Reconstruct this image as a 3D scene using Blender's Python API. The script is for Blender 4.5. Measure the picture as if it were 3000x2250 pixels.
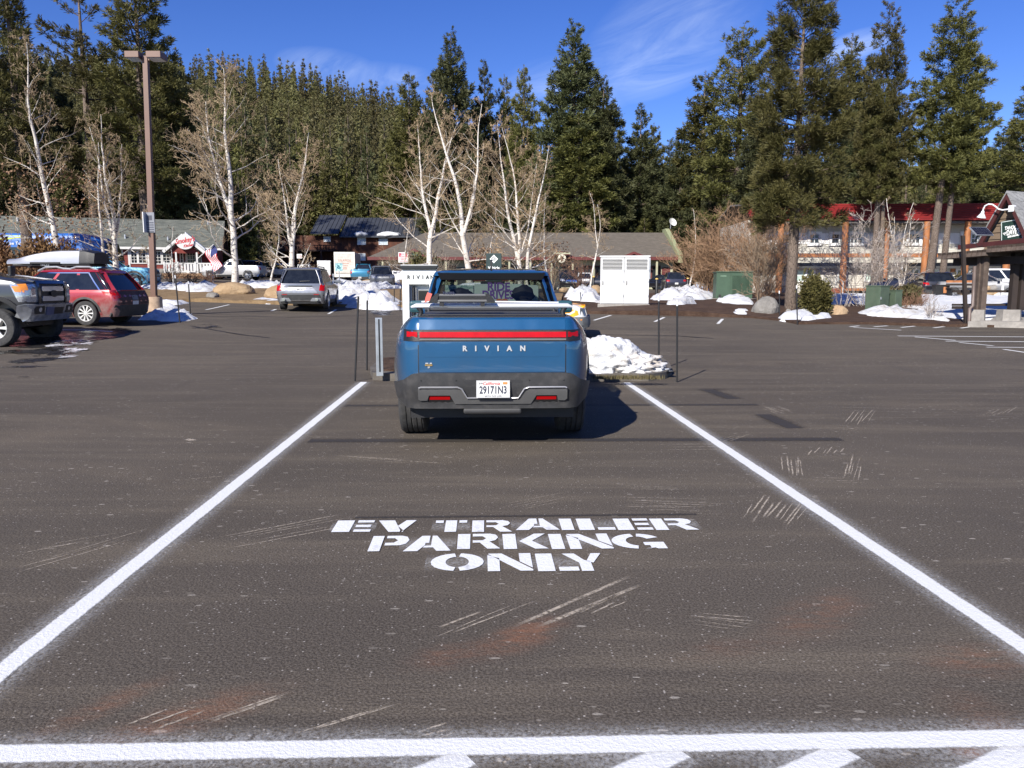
import bpy, bmesh, math, random
import numpy as np
from mathutils import Vector, Matrix, noise
from mathutils.geometry import delaunay_2d_cdt
R = math.radians
SC = bpy.context.scene
COL = SC.collection
for o in list(bpy.data.objects):
    bpy.data.objects.remove(o)

# ---------------------------------------------------------------- camera, sky, sun, exposure
EYE = 1.6
PITCH = math.atan(293 / 2250.0)
cam_d = bpy.data.cameras.new('camera')
cam_d.sensor_fit = 'HORIZONTAL'
cam_d.sensor_width = 36.0
cam_d.lens = 36.0 * 2250 / 3000
cam_d.clip_start = 0.05
cam_d.clip_end = 3000
cam = bpy.data.objects.new('camera', cam_d)
COL.objects.link(cam)
cam.location = (0, 0, EYE)
cam.rotation_euler = (R(90) - PITCH, 0, 0)
SC.camera = cam

SUN_EL, SUN_AZ = R(33.5), R(208)          # azimuth clockwise from +Y: behind the camera, to the left
world = bpy.data.worlds.new('World')
SC.world = world
world.use_nodes = True
wn, wl = world.node_tree.nodes, world.node_tree.links
wn.clear()
sky = wn.new('ShaderNodeTexSky')
sky.sky_type = 'NISHITA'
sky.sun_disc = False
sky.sun_elevation = SUN_EL
sky.sun_rotation = SUN_AZ
sky.altitude = 1900
sky.air_density = 1.0
sky.dust_density = 0.1
sky.ozone_density = 3.0
hsv = wn.new('ShaderNodeHueSaturation')
hsv.inputs['Saturation'].default_value = 1.27
hsv.inputs['Hue'].default_value = 0.522
wl.new(sky.outputs[0], hsv.inputs['Color'])
# thin cirrus: noise on the plane the view direction meets overhead, in a few wisps
tc = wn.new('ShaderNodeTexCoord')
sx = wn.new('ShaderNodeSeparateXYZ')
wl.new(tc.outputs['Generated'], sx.inputs[0])
def wmath(op, a, b=None, c=None, clamp=False):
    n = wn.new('ShaderNodeMath'); n.operation = op; n.use_clamp = clamp
    for i, v in enumerate((a, b, c)):
        if v is None: continue
        if isinstance(v, (int, float)): n.inputs[i].default_value = v
        else: wl.new(v, n.inputs[i])
    return n.outputs[0]
zc = wmath('MAXIMUM', sx.outputs[2], 0.02)
cu = wmath('DIVIDE', sx.outputs[0], zc)
cv = wmath('DIVIDE', sx.outputs[1], zc)
cb = wn.new('ShaderNodeCombineXYZ')
wl.new(cu, cb.inputs[0]); wl.new(cv, cb.inputs[1])
mp = wn.new('ShaderNodeMapping'); mp.vector_type = 'TEXTURE'
mp.inputs['Rotation'].default_value = (0, 0, R(-66))
mp.inputs['Scale'].default_value = (1.9, 0.62, 1)
wl.new(cb.outputs[0], mp.inputs['Vector'])
ns = wn.new('ShaderNodeTexNoise')
ns.inputs['Scale'].default_value = 1.6
ns.inputs['Detail'].default_value = 9
ns.inputs['Roughness'].default_value = 0.62
ns.inputs['Distortion'].default_value = 0.9
wl.new(mp.outputs[0], ns.inputs['Vector'])
wisp = None
#            u     v    ru   rv   strength   (where the wisps of the photograph drift)
for (u0, v0, ru, rv, st) in ((0.64, 3.5, 0.34, 1.0, 0.38), (0.30, 4.2, 0.40, 0.7, 0.28), (1.46, 3.43, 0.16, 0.30, 0.5),
                             (-0.86, 3.75, 0.24, 0.35, 0.35), (-0.63, 3.97, 0.30, 0.35, 0.3), (-3, 4, 1.5, 1, 0.5), (3.5, 2, 1.2, 1, .5), (0.5, -3, 2, 1, .5)):
    du = wmath('MULTIPLY', wmath('SUBTRACT', cu, u0), 1 / ru)
    dv = wmath('MULTIPLY', wmath('SUBTRACT', cv, v0), 1 / rv)
    d2 = wmath('ADD', wmath('MULTIPLY', du, du), wmath('MULTIPLY', dv, dv))
    g = wmath('MULTIPLY', wmath('SUBTRACT', 1.0, d2, clamp=True), st)
    wisp = g if wisp is None else wmath('MAXIMUM', wisp, g)
nr = wn.new('ShaderNodeMapRange')
nr.inputs['From Min'].default_value = 0.36
nr.inputs['From Max'].default_value = 0.78
wl.new(ns.outputs['Fac'], nr.inputs['Value'])
cf = wmath('MULTIPLY', nr.outputs[0], wisp, clamp=True)
mixc = wn.new('ShaderNodeMix'); mixc.data_type = 'RGBA'
wl.new(cf, mixc.inputs['Factor'])
wl.new(hsv.outputs[0], mixc.inputs[6])
mixc.inputs[7].default_value = (7.5, 8.4, 9.6, 1)
bg = wn.new('ShaderNodeBackground')
bg.inputs['Strength'].default_value = 0.094
wl.new(mixc.outputs[2], bg.inputs['Color'])
wo = wn.new('ShaderNodeOutputWorld')
wl.new(bg.outputs[0], wo.inputs['Surface'])

sun_d = bpy.data.lights.new('sun', 'SUN')
sun_d.energy = 4.9
sun_d.angle = R(0.53)
sun_d.color = (1.0, 0.95, 0.87)
sun = bpy.data.objects.new('sun', sun_d)
COL.objects.link(sun)
SUN_DIR = Vector((math.sin(SUN_AZ) * math.cos(SUN_EL), math.cos(SUN_AZ) * math.cos(SUN_EL), math.sin(SUN_EL)))
sun.rotation_euler = SUN_DIR.to_track_quat('Z', 'Y').to_euler()
sun.location = (-20, -30, 30)

SC.view_settings.view_transform = 'Standard'
SC.view_settings.look = 'None'
SC.view_settings.exposure = 0.74
SC.view_settings.gamma = 1.0
SC.view_settings.use_curve_mapping = False
SC.cycles.max_bounces = 6
SC.cycles.transparent_max_bounces = 12

# ---------------------------------------------------------------- terrain height and photo-ray helpers
_PY = [-60, 14, 20, 31.7, 38, 55, 75, 100, 140, 400, 900]
_PZ = [0, 0, .08, .47, .72, 1.6, 2.25, 2.4, 2.6, 3.2, 3.2]
_AX = [-200, -30, -17, -8, 5, 40, 200]
_AV = [1.0, 1.0, .70, .5, .2, .2, .2]
def zg(x, y):
    z = float(np.interp(y, _PY, _PZ))
    if y > 38:
        z = .72 + (z - .72) * float(np.interp(x, _AX, _AV))
    elif y > 17 and x < -8:
        z += .2 * min(1, (-x - 8) / 4) * min(1, (y - 17) / 4, (38 - y) / 10)
    return z
_c, _s = math.cos(PITCH), math.sin(PITCH)
def ray(px, py):
    u, v = (px - 1500) / 2250.0, (1125 - py) / 2250.0
    return Vector((u, _c + v * _s, -_s + v * _c))
def Q(px, py, Y):
    d = ray(px, py)
    return d * (Y / d.y) + Vector((0, 0, EYE))
def G(px, py, up=0.0):
    """where the sight line of a photo pixel meets the ground"""
    d = ray(px, py)
    t = 1.5
    while t < 260:
        p = d * t
        if EYE + p.z <= zg(p.x, p.y) + up: break
        t += 0.04 if t < 60 else .2
    return Vector((p.x, p.y, zg(p.x, p.y) + up))
def on(x, y, up=0.0):
    return Vector((x, y, zg(x, y) + up))
def atx(px, Y, up=0.0):
    """ground point at depth Y under photo column px"""
    x = (px - 1500) / 2250.0 * Y * 0.9916
    return on(x, Y, up)
def rnd(a, b): return random.uniform(a, b)

# ---------------------------------------------------------------- mesh helpers
class MB:
    def __init__(s): s.v = []; s.f = []; s.uv = None
    def add(s, vs, fs):
        b = len(s.v); s.v.extend([tuple(p) for p in vs]); s.f.extend([tuple(i + b for i in f) for f in fs]); return s
    def box(s, x0, x1, y0, y1, z0, z1, m=None):
        vs = [Vector(p) for p in ((x0, y0, z0), (x1, y0, z0), (x1, y1, z0), (x0, y1, z0), (x0, y0, z1), (x1, y0, z1), (x1, y1, z1), (x0, y1, z1))]
        if m is not None: vs = [m @ p for p in vs]
        return s.add(vs, [(3, 2, 1, 0), (4, 5, 6, 7), (0, 1, 5, 4), (1, 2, 6, 5), (2, 3, 7, 6), (3, 0, 4, 7)])
    def bar(s, a, b, w, h, up=(0, 0, 1)):
        """rectangular bar from a to b; w across, h along up"""
        a, b = Vector(a), Vector(b); d = (b - a).normalized(); up = Vector(up)
        r = d.cross(up)
        if r.length < 1e-4: r = d.cross(Vector((1, 0, 0)))
        r.normalize(); u = r.cross(d).normalized(); r *= w / 2; u *= h / 2
        vs = [a - r - u, a + r - u, a + r + u, a - r + u, b - r - u, b + r - u, b + r + u, b - r + u]
        return s.add(vs, [(0, 1, 2, 3), (7, 6, 5, 4), (4, 5, 1, 0), (5, 6, 2, 1), (6, 7, 3, 2), (7, 4, 0, 3)])
    def tube(s, pts, rad, n=8, caps=True):
        pts = [Vector(p) for p in pts]; m = len(pts)
        if isinstance(rad, (int, float)): rad = [rad] * m
        d0 = (pts[1] - pts[0]).normalized()
        r = d0.cross(Vector((0.12, 0.21, 1)))
        if r.length < 1e-3: r = d0.cross(Vector((1, 0, 0)))
        r.normalize(); b = len(s.v)
        for i, p in enumerate(pts):
            d = (pts[min(i + 1, m - 1)] - pts[max(i - 1, 0)]).normalized()
            r = (r - d * r.dot(d)).normalized(); u = d.cross(r)
            for k in range(n):
                a = 2 * math.pi * k / n
                q = p + (r * math.cos(a) + u * math.sin(a)) * rad[i]
                s.v.append((q.x, q.y, q.z))
        for i in range(m - 1):
            for k in range(n):
                k2 = (k + 1) % n
                s.f.append((b + i * n + k, b + i * n + k2, b + (i + 1) * n + k2, b + (i + 1) * n + k))
        if caps:
            s.f.append(tuple(b + k for k in reversed(range(n))))
            s.f.append(tuple(b + (m - 1) * n + k for k in range(n)))
        return s
    def cyl(s, a, b, r0, r1=None, n=16): return s.tube([a, b], [r0, r0 if r1 is None else r1], n)
    def lathe(s, prof, n=24, m=None, axis='z'):
        """prof: (radius, height) pairs round an axis"""
        b = len(s.v)
        for (r, h) in prof:
            for k in range(n):
                a = 2 * math.pi * k / n
                p = Vector((r * math.cos(a), r * math.sin(a), h)) if axis == 'z' else Vector((h, r * math.cos(a), r * math.sin(a)))
                if m is not None: p = m @ p
                s.v.append(tuple(p))
        for i in range(len(prof) - 1):
            for k in range(n):
                k2 = (k + 1) % n
                s.f.append((b + i * n + k, b + i * n + k2, b + (i + 1) * n + k2, b + (i + 1) * n + k))
        return s
    def prism(s, poly, fn0, fn1):
        """poly of 2-D points; fn0, fn1 map a 2-D point to the two 3-D faces"""
        n = len(poly)
        vs = [fn0(*p) for p in poly] + [fn1(*p) for p in poly]
        return s.add(vs, [tuple(reversed(range(n))), tuple(range(n, 2 * n))] + [(i, (i + 1) % n, (i + 1) % n + n, i + n) for i in range(n)])
    def build(s, name, m, parent=None, smooth=None, bevel=0, seg=2, loc=None, rot=None):
        me = bpy.data.meshes.new(name)
        me.from_pydata(s.v, [], s.f)
        bm = bmesh.new(); bm.from_mesh(me)
        bmesh.ops.recalc_face_normals(bm, faces=bm.faces)
        bm.to_mesh(me); bm.free()
        if s.uv is not None:
            lay = me.uv_layers.new(name='UVMap')
            for l in me.loops: lay.data[l.index].uv = s.uv[l.vertex_index]
        return link(name, me, m, parent, smooth, bevel, seg, loc, rot)
def link(name, me, m, parent=None, smooth=None, bevel=0, seg=2, loc=None, rot=None):
    if m is not None and not me.materials: me.materials.append(m)
    if smooth is not None:
        me.polygons.foreach_set('use_smooth', [True] * len(me.polygons))
        if smooth < 180: me.set_sharp_from_angle(angle=R(smooth))
    o = bpy.data.objects.new(name, me)
    COL.objects.link(o)
    if parent is not None: o.parent = parent
    if loc is not None: o.location = loc
    if rot is not None: o.rotation_euler = rot
    if bevel:
        b = o.modifiers.new('bevel', 'BEVEL'); b.width = bevel; b.segments = seg; b.limit_method = 'ANGLE'; b.angle_limit = R(40)
    return o
def empty(name, loc=(0, 0, 0), rz=0, label=None, cat=None, group=None):
    o = bpy.data.objects.new(name, None)
    COL.objects.link(o)
    o.location = loc; o.rotation_euler = (0, 0, rz); o.empty_display_size = .2
    return tag(o, label, cat, group)
def tag(o, label=None, cat=None, group=None, kind=None):
    if label: o['label'] = label
    if cat: o['category'] = cat
    if group: o['group'] = group
    if kind: o['kind'] = kind
    return o
def kids(o): return [c for c in o.children]
def copy_tree(o, parent=None):
    c = o.copy(); COL.objects.link(c)
    if parent is not None: c.parent = parent
    for ch in list(o.children): copy_tree(ch, c)
    return c
def box(name, m, parent, x0, x1, y0, y1, z0, z1, bevel=0, seg=2, mtx=None):
    return MB().box(x0, x1, y0, y1, z0, z1, mtx).build(name, m, parent, bevel=bevel, seg=seg)

def in_poly(x, y, poly):
    r = False; j = len(poly) - 1
    for i in range(len(poly)):
        xi, yi = poly[i]; xj, yj = poly[j]
        if (yi > y) != (yj > y) and x < (xj - xi) * (y - yi) / (yj - yi) + xi: r = not r
        j = i
    return r
def edge_dist(x, y, poly):
    best = 1e9; n = len(poly)
    for i in range(n):
        ax, ay = poly[i]; bx, by = poly[(i + 1) % n]
        dx, dy = bx - ax, by - ay; l2 = dx * dx + dy * dy or 1e-9
        t = max(0, min(1, ((x - ax) * dx + (y - ay) * dy) / l2))
        best = min(best, math.hypot(x - ax - t * dx, y - ay - t * dy))
    return best
def dens(poly, step):
    out = []; n = len(poly)
    for i in range(n):
        a, b = poly[i], poly[(i + 1) % n]
        k = max(1, int(math.hypot(b[0] - a[0], b[1] - a[1]) / step))
        for q in range(k): out.append((a[0] + (b[0] - a[0]) * q / k, a[1] + (b[1] - a[1]) * q / k))
    return out
def fill(poly, step):
    """triangulated polygon with interior points: (verts2d, tris, boundary count)"""
    bp = dens(poly, step); pts = list(bp)
    xs = [p[0] for p in bp]; ys = [p[1] for p in bp]
    x = min(xs) + step * .5; k = 0
    while x < max(xs):
        y = min(ys) + step * (.5 if k % 2 else .25)
        while y < max(ys):
            if in_poly(x, y, bp) and edge_dist(x, y, bp) > step * .35: pts.append((x, y))
            y += step
        x += step * .87; k += 1
    r = delaunay_2d_cdt([Vector(p) for p in pts], [], [list(range(len(bp)))], 1, 1e-5)
    return [tuple(p) for p in r[0]], [tuple(f) for f in r[2]]
def noise3(x, y, z=0.0, o=4): return noise.fractal(Vector((x, y, z)), 0.7, 2.0, o)

# ---------------------------------------------------------------- materials
MATS = {}
class NT:
    def __init__(s, name):
        s.m = bpy.data.materials.new(name); s.m.use_nodes = True
        s.n, s.l = s.m.node_tree.nodes, s.m.node_tree.links
        s.b = s.n['Principled BSDF']; s.out = s.n['Material Output']
    def new(s, t, **k):
        n = s.n.new(t)
        for a, v in k.items(): setattr(n, a, v)
        return n
    def setin(s, sock, v):
        if v is None: return
        if hasattr(v, 'links'): s.l.new(v, sock)
        elif isinstance(v, (tuple, list)) and len(v) == 3 and sock.type == 'RGBA': sock.default_value = (*v, 1)
        else: sock.default_value = v
    def math(s, op, a, b=None, c=None, clamp=False):
        n = s.new('ShaderNodeMath', operation=op, use_clamp=clamp)
        for i, v in enumerate((a, b, c)): s.setin(n.inputs[i], v)
        return n.outputs[0]
    def coord(s, kind='Object', scale=None, rot=None, loc=None):
        o = s.new('ShaderNodeTexCoord').outputs[kind]
        if scale is None and rot is None and loc is None: return o
        m = s.new('ShaderNodeMapping'); s.l.new(o, m.inputs[0])
        if scale is not None: m.inputs['Scale'].default_value = scale if isinstance(scale, tuple) else (scale,) * 3
        if rot is not None: m.inputs['Rotation'].default_value = rot
        if loc is not None: m.inputs['Location'].default_value = loc
        return m.outputs[0]
    def noise(s, vec, scale, detail=4, rough=.55, dist=0, out='Fac'):
        n = s.new('ShaderNodeTexNoise')
        s.l.new(vec, n.inputs['Vector'])
        n.inputs['Scale'].default_value = scale; n.inputs['Detail'].default_value = detail
        n.inputs['Roughness'].default_value = rough; n.inputs['Distortion'].default_value = dist
        return n.outputs[out]
    def voro(s, vec, scale, feature='F1', out='Distance', rnd_=1.0):
        n = s.new('ShaderNodeTexVoronoi', feature=feature)
        s.l.new(vec, n.inputs['Vector']); n.inputs['Scale'].default_value = scale; n.inputs['Randomness'].default_value = rnd_
        return n.outputs[out]
    def ramp(s, v, a, b, c0=0.0, c1=1.0):
        n = s.new('ShaderNodeMapRange'); n.interpolation_type = 'SMOOTHSTEP'
        s.setin(n.inputs['Value'], v); n.inputs['From Min'].default_value = a; n.inputs['From Max'].default_value = b
        n.inputs['To Min'].default_value = c0; n.inputs['To Max'].default_value = c1
        return n.outputs[0]
    def mix(s, f, a, b, mode='MIX'):
        n = s.new('ShaderNodeMix', data_type='RGBA', blend_type=mode)
        s.setin(n.inputs[0], f); s.setin(n.inputs[6], a); s.setin(n.inputs[7], b)
        return n.outputs[2]
    def bump(s, h, strength=.3, dist=.02):
        n = s.new('ShaderNodeBump'); s.l.new(h, n.inputs['Height'])
        n.inputs['Strength'].default_value = strength; n.inputs['Distance'].default_value = dist
        s.l.new(n.outputs[0], s.b.inputs['Normal'])
    def col(s, v): s.setin(s.b.inputs['Base Color'], v)
    def set(s, **k):
        for a, v in k.items(): s.setin(s.b.inputs[a.replace('_', ' ')], v)
    def alpha(s, a):
        t = s.new('ShaderNodeBsdfTransparent'); mx = s.new('ShaderNodeMixShader')
        s.setin(mx.inputs[0], a); s.l.new(t.outputs[0], mx.inputs[1]); s.l.new(s.b.outputs[0], mx.inputs[2])
        s.l.new(mx.outputs[0], s.out.inputs['Surface'])
def M(name, col, rough=.6, metal=0.0, var=.12, scale=4.0, bump=0.0, bscale=40.0, coat=0.0, spec=None, dirt=None, stretch=None):
    """plain surface whose colour wanders a little"""
    if name in MATS: return MATS[name]
    t = NT(name)
    c = t.coord('Object', stretch if stretch else None)
    n = t.noise(c, scale, 5, .6)
    lo = tuple(x * (1 - var) for x in col); hi = tuple(min(1, x * (1 + var)) for x in col)
    k = t.mix(t.ramp(n, .3, .7), lo, hi)
    if dirt:
        k = t.mix(t.math('MULTIPLY', t.ramp(t.noise(c, scale * 2.3, 6, .7), .42, .75), dirt[1]), k, dirt[0])
    t.col(k)
    t.set(Roughness=rough, Metallic=metal)
    if coat: t.set(Coat_Weight=coat, Coat_Roughness=.04)
    if spec is not None: t.set(Specular_IOR_Level=spec)
    if bump: t.bump(t.noise(c, bscale, 4, .6), bump)
    MATS[name] = t.m
    return t.m
def paint(name, col, metal=.0, rough=.32, coat=.9, dust=0.0):
    """car paint with a clear coat and road dust low on the body"""
    if name in MATS: return MATS[name]
    t = NT(name)
    c = t.coord('Object')
    k = t.mix(t.ramp(t.noise(c, 2.5, 5, .6), .35, .7), col, tuple(x * .9 for x in col))
    r = rough
    if dust:
        z = t.new('ShaderNodeSeparateXYZ'); t.l.new(c, z.inputs[0])
        f = t.math('MULTIPLY', t.math('MULTIPLY', t.ramp(z.outputs[2], 1.0, .35), t.ramp(t.noise(c, 5, 5, .7), .2, .7)), dust)
        k = t.mix(f, k, (.27, .25, .23))
        r = t.math('ADD', t.math('MULTIPLY', f, .5), rough, clamp=True)
    t.col(k); t.set(Roughness=r, Metallic=metal, Coat_Weight=coat, Coat_Roughness=.03)
    MATS[name] = t.m
    return t.m
def text(name, body, size, m, parent, loc, rot=(R(90), 0, 0), ext=.004, shear=0, sx=1, align='CENTER', bold=0, space=1):
    cu = bpy.data.curves.new(name, 'FONT')
    cu.body = body; cu.size = size; cu.extrude = ext; cu.shear = shear; cu.align_x = align; cu.align_y = 'CENTER'; cu.offset = bold
    cu.space_character = space; cu.resolution_u = 3
    cu.materials.append(m)
    o = bpy.data.objects.new(name, cu); COL.objects.link(o)
    if parent is not None: o.parent = parent
    o.location = loc; o.rotation_euler = rot; o.scale = (sx, 1, 1)
    TEXTS.append(o)
    return o
TEXTS = []
def texts_to_meshes():
    bpy.context.view_layer.update()
    dg = bpy.context.evaluated_depsgraph_get()
    for o in TEXTS:
        me = bpy.data.meshes.new_from_object(o.evaluated_get(dg)); nm = o.name
        q = bpy.data.objects.new('letters', me); COL.objects.link(q)
        q.parent = o.parent; q.location = o.location; q.rotation_euler = o.rotation_euler; q.scale = o.scale
        bpy.data.objects.remove(o); q.name = nm
    TEXTS.clear()

BLACK = M('black_plastic', (.010, .010, .011), .5, var=.2, bump=.15, bscale=120)
RUBBER = M('tyre_rubber', (.03, .03, .031), .85, var=.3, scale=9, dirt=((.12, .11, .10), .35))
CHROME = M('chrome', (.75, .76, .78), .12, 1.0, var=.05)
ALLOY = M('alloy', (.55, .56, .58), .28, 1.0, var=.08)
WHITE = M('white_paint', (.66, .66, .645), .4, var=.05, scale=2, dirt=((.45, .43, .40), .2))
TRIMW = M('white_trim', (.60, .59, .565), .55, var=.06, scale=3)
GLASSD = M('dark_glass', (.012, .014, .016), .05, var=.3, spec=.7)
REDL = M('red_lens', (.34, .003, .005), .3, var=.1, spec=.25)
AMBER = M('amber_lens', (.75, .25, .03), .15, var=.1, coat=.8)
LENS = M('clear_lens', (.45, .47, .5), .1, var=.25, scale=20, coat=1.0, metal=.5)
CONC = M('concrete', (.27, .25, .225), .9, var=.16, scale=6, bump=.25, bscale=60, dirt=((.22, .20, .18), .5))
PLATE = M('plate_white', (.62, .62, .60), .4, var=.03)
INK = M('dark_ink', (.015, .02, .05), .6)
GALV = M('galvanised', (.42, .44, .46), .45, .6, var=.12, scale=8)
# ---------------------------------------------------------------- ground
def K(*pts): return [(p[0] * 3000 / 2212, p[1] * 3000 / 2212) for p in pts]   # overview pixels to photo pixels
def asphalt(name, fine=True):
    t = NT(name)
    c = t.coord('Object')
    big = t.ramp(t.noise(c, .16, 6, .6), .3, .72)
    k = t.mix(big, (.078, .0645, .050), (.123, .102, .079))
    dp = t.ramp(t.noise(t.coord('Object', (.35, .8, 1), (0, 0, R(12))), .55, 7, .68, .5), .50, .70)
    k = t.mix(t.math('MULTIPLY', dp, .55), k, (.185, .148, .106))
    st = t.noise(t.coord('Object', (.22, 2.2, 1), (0, 0, R(6))), 1.0, 6, .65, .6)
    k = t.mix(t.math('MULTIPLY', t.ramp(st, .47, .68), .62), k, (.168, .138, .101))
    st2 = t.noise(t.coord('Object', (1.3, .3, 1), (0, 0, R(-18))), 1.2, 5, .7, .4)
    k = t.mix(t.math('MULTIPLY', t.ramp(st2, .55, .75), .28), k, (.054, .047, .044))
    ag = t.noise(c, 85, 3, .7)
    k = t.mix(t.ramp(ag, .35, .68), t.mix(.50, k, (.016, .014, .013)), t.mix(.24, k, (.24, .215, .195)))
    # pale flecks: chipped stones and dried salt
    vv = t.new('ShaderNodeTexVoronoi'); t.l.new(t.coord('Object', (.55, 1.5, 1), (0, 0, R(8))), vv.inputs['Vector']); vv.inputs['Scale'].default_value = 13
    sp = t.new('ShaderNodeSeparateColor'); t.l.new(vv.outputs['Color'], sp.inputs[0])
    size = t.math('MULTIPLY', sp.outputs[0], .20)
    wob = t.math('MULTIPLY', t.noise(c, 45, 3, .6), .12)
    fl = t.math('MULTIPLY', t.ramp(t.math('SUBTRACT', t.math('ADD', vv.outputs['Distance'], wob), size), .07, .02), t.ramp(sp.outputs[1], .22, .5))
    fl = t.math('MULTIPLY', fl, t.ramp(t.noise(c, .5, 3, .6), .35, .6))
    k = t.mix(t.math('MULTIPLY', fl, .75), k, (.38, .345, .30))
    vs = t.new('ShaderNodeTexVoronoi'); t.l.new(c, vs.inputs['Vector']); vs.inputs['Scale'].default_value = 48
    ss = t.new('ShaderNodeSeparateColor'); t.l.new(vs.outputs['Color'], ss.inputs[0])
    k = t.mix(t.math('MULTIPLY', t.ramp(vs.outputs['Distance'], .3, .12), t.ramp(ss.outputs[0], .84, .92)), k, (.34, .31, .28))
    # oil drips and damp spots
    od = t.new('ShaderNodeTexVoronoi'); t.l.new(t.coord('Object', (.55, 1.0, 1)), od.inputs['Vector']); od.inputs['Scale'].default_value = .8
    osp = t.new('ShaderNodeSeparateColor'); t.l.new(od.outputs['Color'], osp.inputs[0])
    of = t.math('MULTIPLY', t.ramp(t.math('ADD', od.outputs['Distance'], t.math('MULTIPLY', t.noise(c, 6, 4, .7), .22)), .26, .12), t.ramp(osp.outputs[2], .55, .8))
    k = t.mix(t.math('MULTIPLY', of, .6), k, (.038, .032, .028))
    # faint curved tyre arcs
    dvec = t.new('ShaderNodeVectorMath', operation='DISTANCE'); t.l.new(c, dvec.inputs[0]); dvec.inputs[1].default_value = (-9, 31, 0)
    cmb = t.new('ShaderNodeCombineXYZ'); t.l.new(t.math('MULTIPLY', dvec.outputs['Value'], 1.6), cmb.inputs[0])
    arc = t.noise(cmb.outputs[0], 1.2, 5, .75)
    k = t.mix(t.math('MULTIPLY', t.ramp(arc, .55, .72), t.math('MULTIPLY', t.ramp(t.noise(c, .1, 2, .5), .4, .62), .22)), k, (.17, .15, .135))
    # rust stains
    for (a, b, w, s) in ((K((1060, 1412), (1190, 1345)) + [.10, .85]), (K((900, 1440), (1040, 1400)) + [.09, .45]), (K((230, 1610), (560, 1500)) + [.10, .62]),
                         (K((110, 1580), (330, 1480)) + [.06, .5]), (K((1700, 1370), (1830, 1290)) + [.13, .42]), (K((1480, 1420), (1680, 1390)) + [.09, .2]),
                         (K((2020, 1440), (2200, 1420)) + [.12, .5]), (K((2060, 1630), (2130, 1620)) + [.07, .7]), (K((2080, 1500), (2200, 1640)) + [.12, .3])):
        A, B = G(*a), G(*b); m = (A + B) / 2; d = B - A
        mp = t.new('ShaderNodeMapping', vector_type='TEXTURE'); t.l.new(c, mp.inputs[0])
        mp.inputs['Location'].default_value = (m.x, m.y, 0); mp.inputs['Rotation'].default_value = (0, 0, math.atan2(d.y, d.x))
        mp.inputs['Scale'].default_value = (d.length * 1.0, w * 1.9, 50)
        ln = t.new('ShaderNodeVectorMath', operation='LENGTH'); t.l.new(mp.outputs[0], ln.inputs[0])
        f = t.math('MULTIPLY', t.math('POWER', t.ramp(ln.outputs['Value'], 1.0, .0), 1.3), t.ramp(t.noise(t.coord('Object', (.5, 1.6, 1), (0, 0, -math.atan2(d.y, d.x))), 8, 6, .78), .33, .72))
        k = t.mix(t.math('MULTIPLY', f, s * .72), k, (.32, .125, .06))
    t.col(k)
    t.set(Roughness=t.ramp(ag, .2, .8, .72, .95), Specular_IOR_Level=.10)
    h = t.math('ADD', ag, t.math('MULTIPLY', t.noise(c, 30, 3, .6), .6))
    t.bump(h, .55, .012)
    return t.m
ASPH = asphalt('asphalt')

xs = [-95, -60, -45, -30, -24, -17, -12, -8, -4, 0, 5, 10, 15, 20, 30, 40, 60, 95]
ys = [-60, -20, 0, 4, 8, 14, 17, 19, 20, 21, 24.5, 28, 31.7, 35, 38, 42, 46, 50, 55, 60, 65, 70, 75, 80, 90, 100, 120, 136]
def sheet(name, xs, ys, m, dz=0.0, fn=None):
    b = MB()
    vs = [(x, y, (fn(x, y) if fn else zg(x, y)) + dz) for y in ys for x in xs]
    n = len(xs)
    b.add(vs, [(j * n + i, j * n + i + 1, (j + 1) * n + i + 1, (j + 1) * n + i) for j in range(len(ys) - 1) for i in range(n - 1)])
    o = b.build(name, m, None, smooth=180)
    return tag(o, kind='structure')
lot = sheet('parking_lot', xs, ys, ASPH)

# wooded hill behind
def hill(x, y):
    base = zg(max(-90, min(90, x)), min(y, 136)) - .1
    if y < 120: return -1.5
    if y < 128: return base - .05
    k = (y - 128) / 215.0
    hr = float(np.interp(x / max(60, y) * 100, [-70, -45, -31, -22, -15, -5, 5, 15, 20, 80], [98, 98, 93, 88, 78, 60, 48, 42, 36, 34]))
    r = hr * (min(k, 1.0) ** 1.15)
    if k > 1: r = hr * max(.3, 1 - (k - 1) * .2)
    return base + r * .8 + 2.5 * noise3(x * .02, y * .02) * min(1, max(0, k * 4))
t = NT('forest_floor')
c = t.coord('Object')
k = t.mix(t.ramp(t.noise(c, .25, 6, .65), .35, .68), (.055, .042, .03), (.11, .085, .06))
k = t.mix(t.ramp(t.noise(c, .12, 6, .7), .60, .64), k, (.72, .74, .78))
t.col(k); t.set(Roughness=.95); t.bump(t.noise(c, 3, 5, .6), .4, .2)
FLOOR = t.m
hx = [-600, -400, -300, -240, -200, -160, -130, -100] + list(range(-90, 91, 15)) + [100, 130, 160, 200, 240, 300, 400, 600]
hy = [-400, -100, 60, 110, 119.9, 126, 140, 155, 170, 185, 200, 220, 240, 260, 280, 300, 320, 343, 370, 420, 520, 800]
sheet('wooded_hill', hx, hy, FLOOR, fn=hill)

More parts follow.
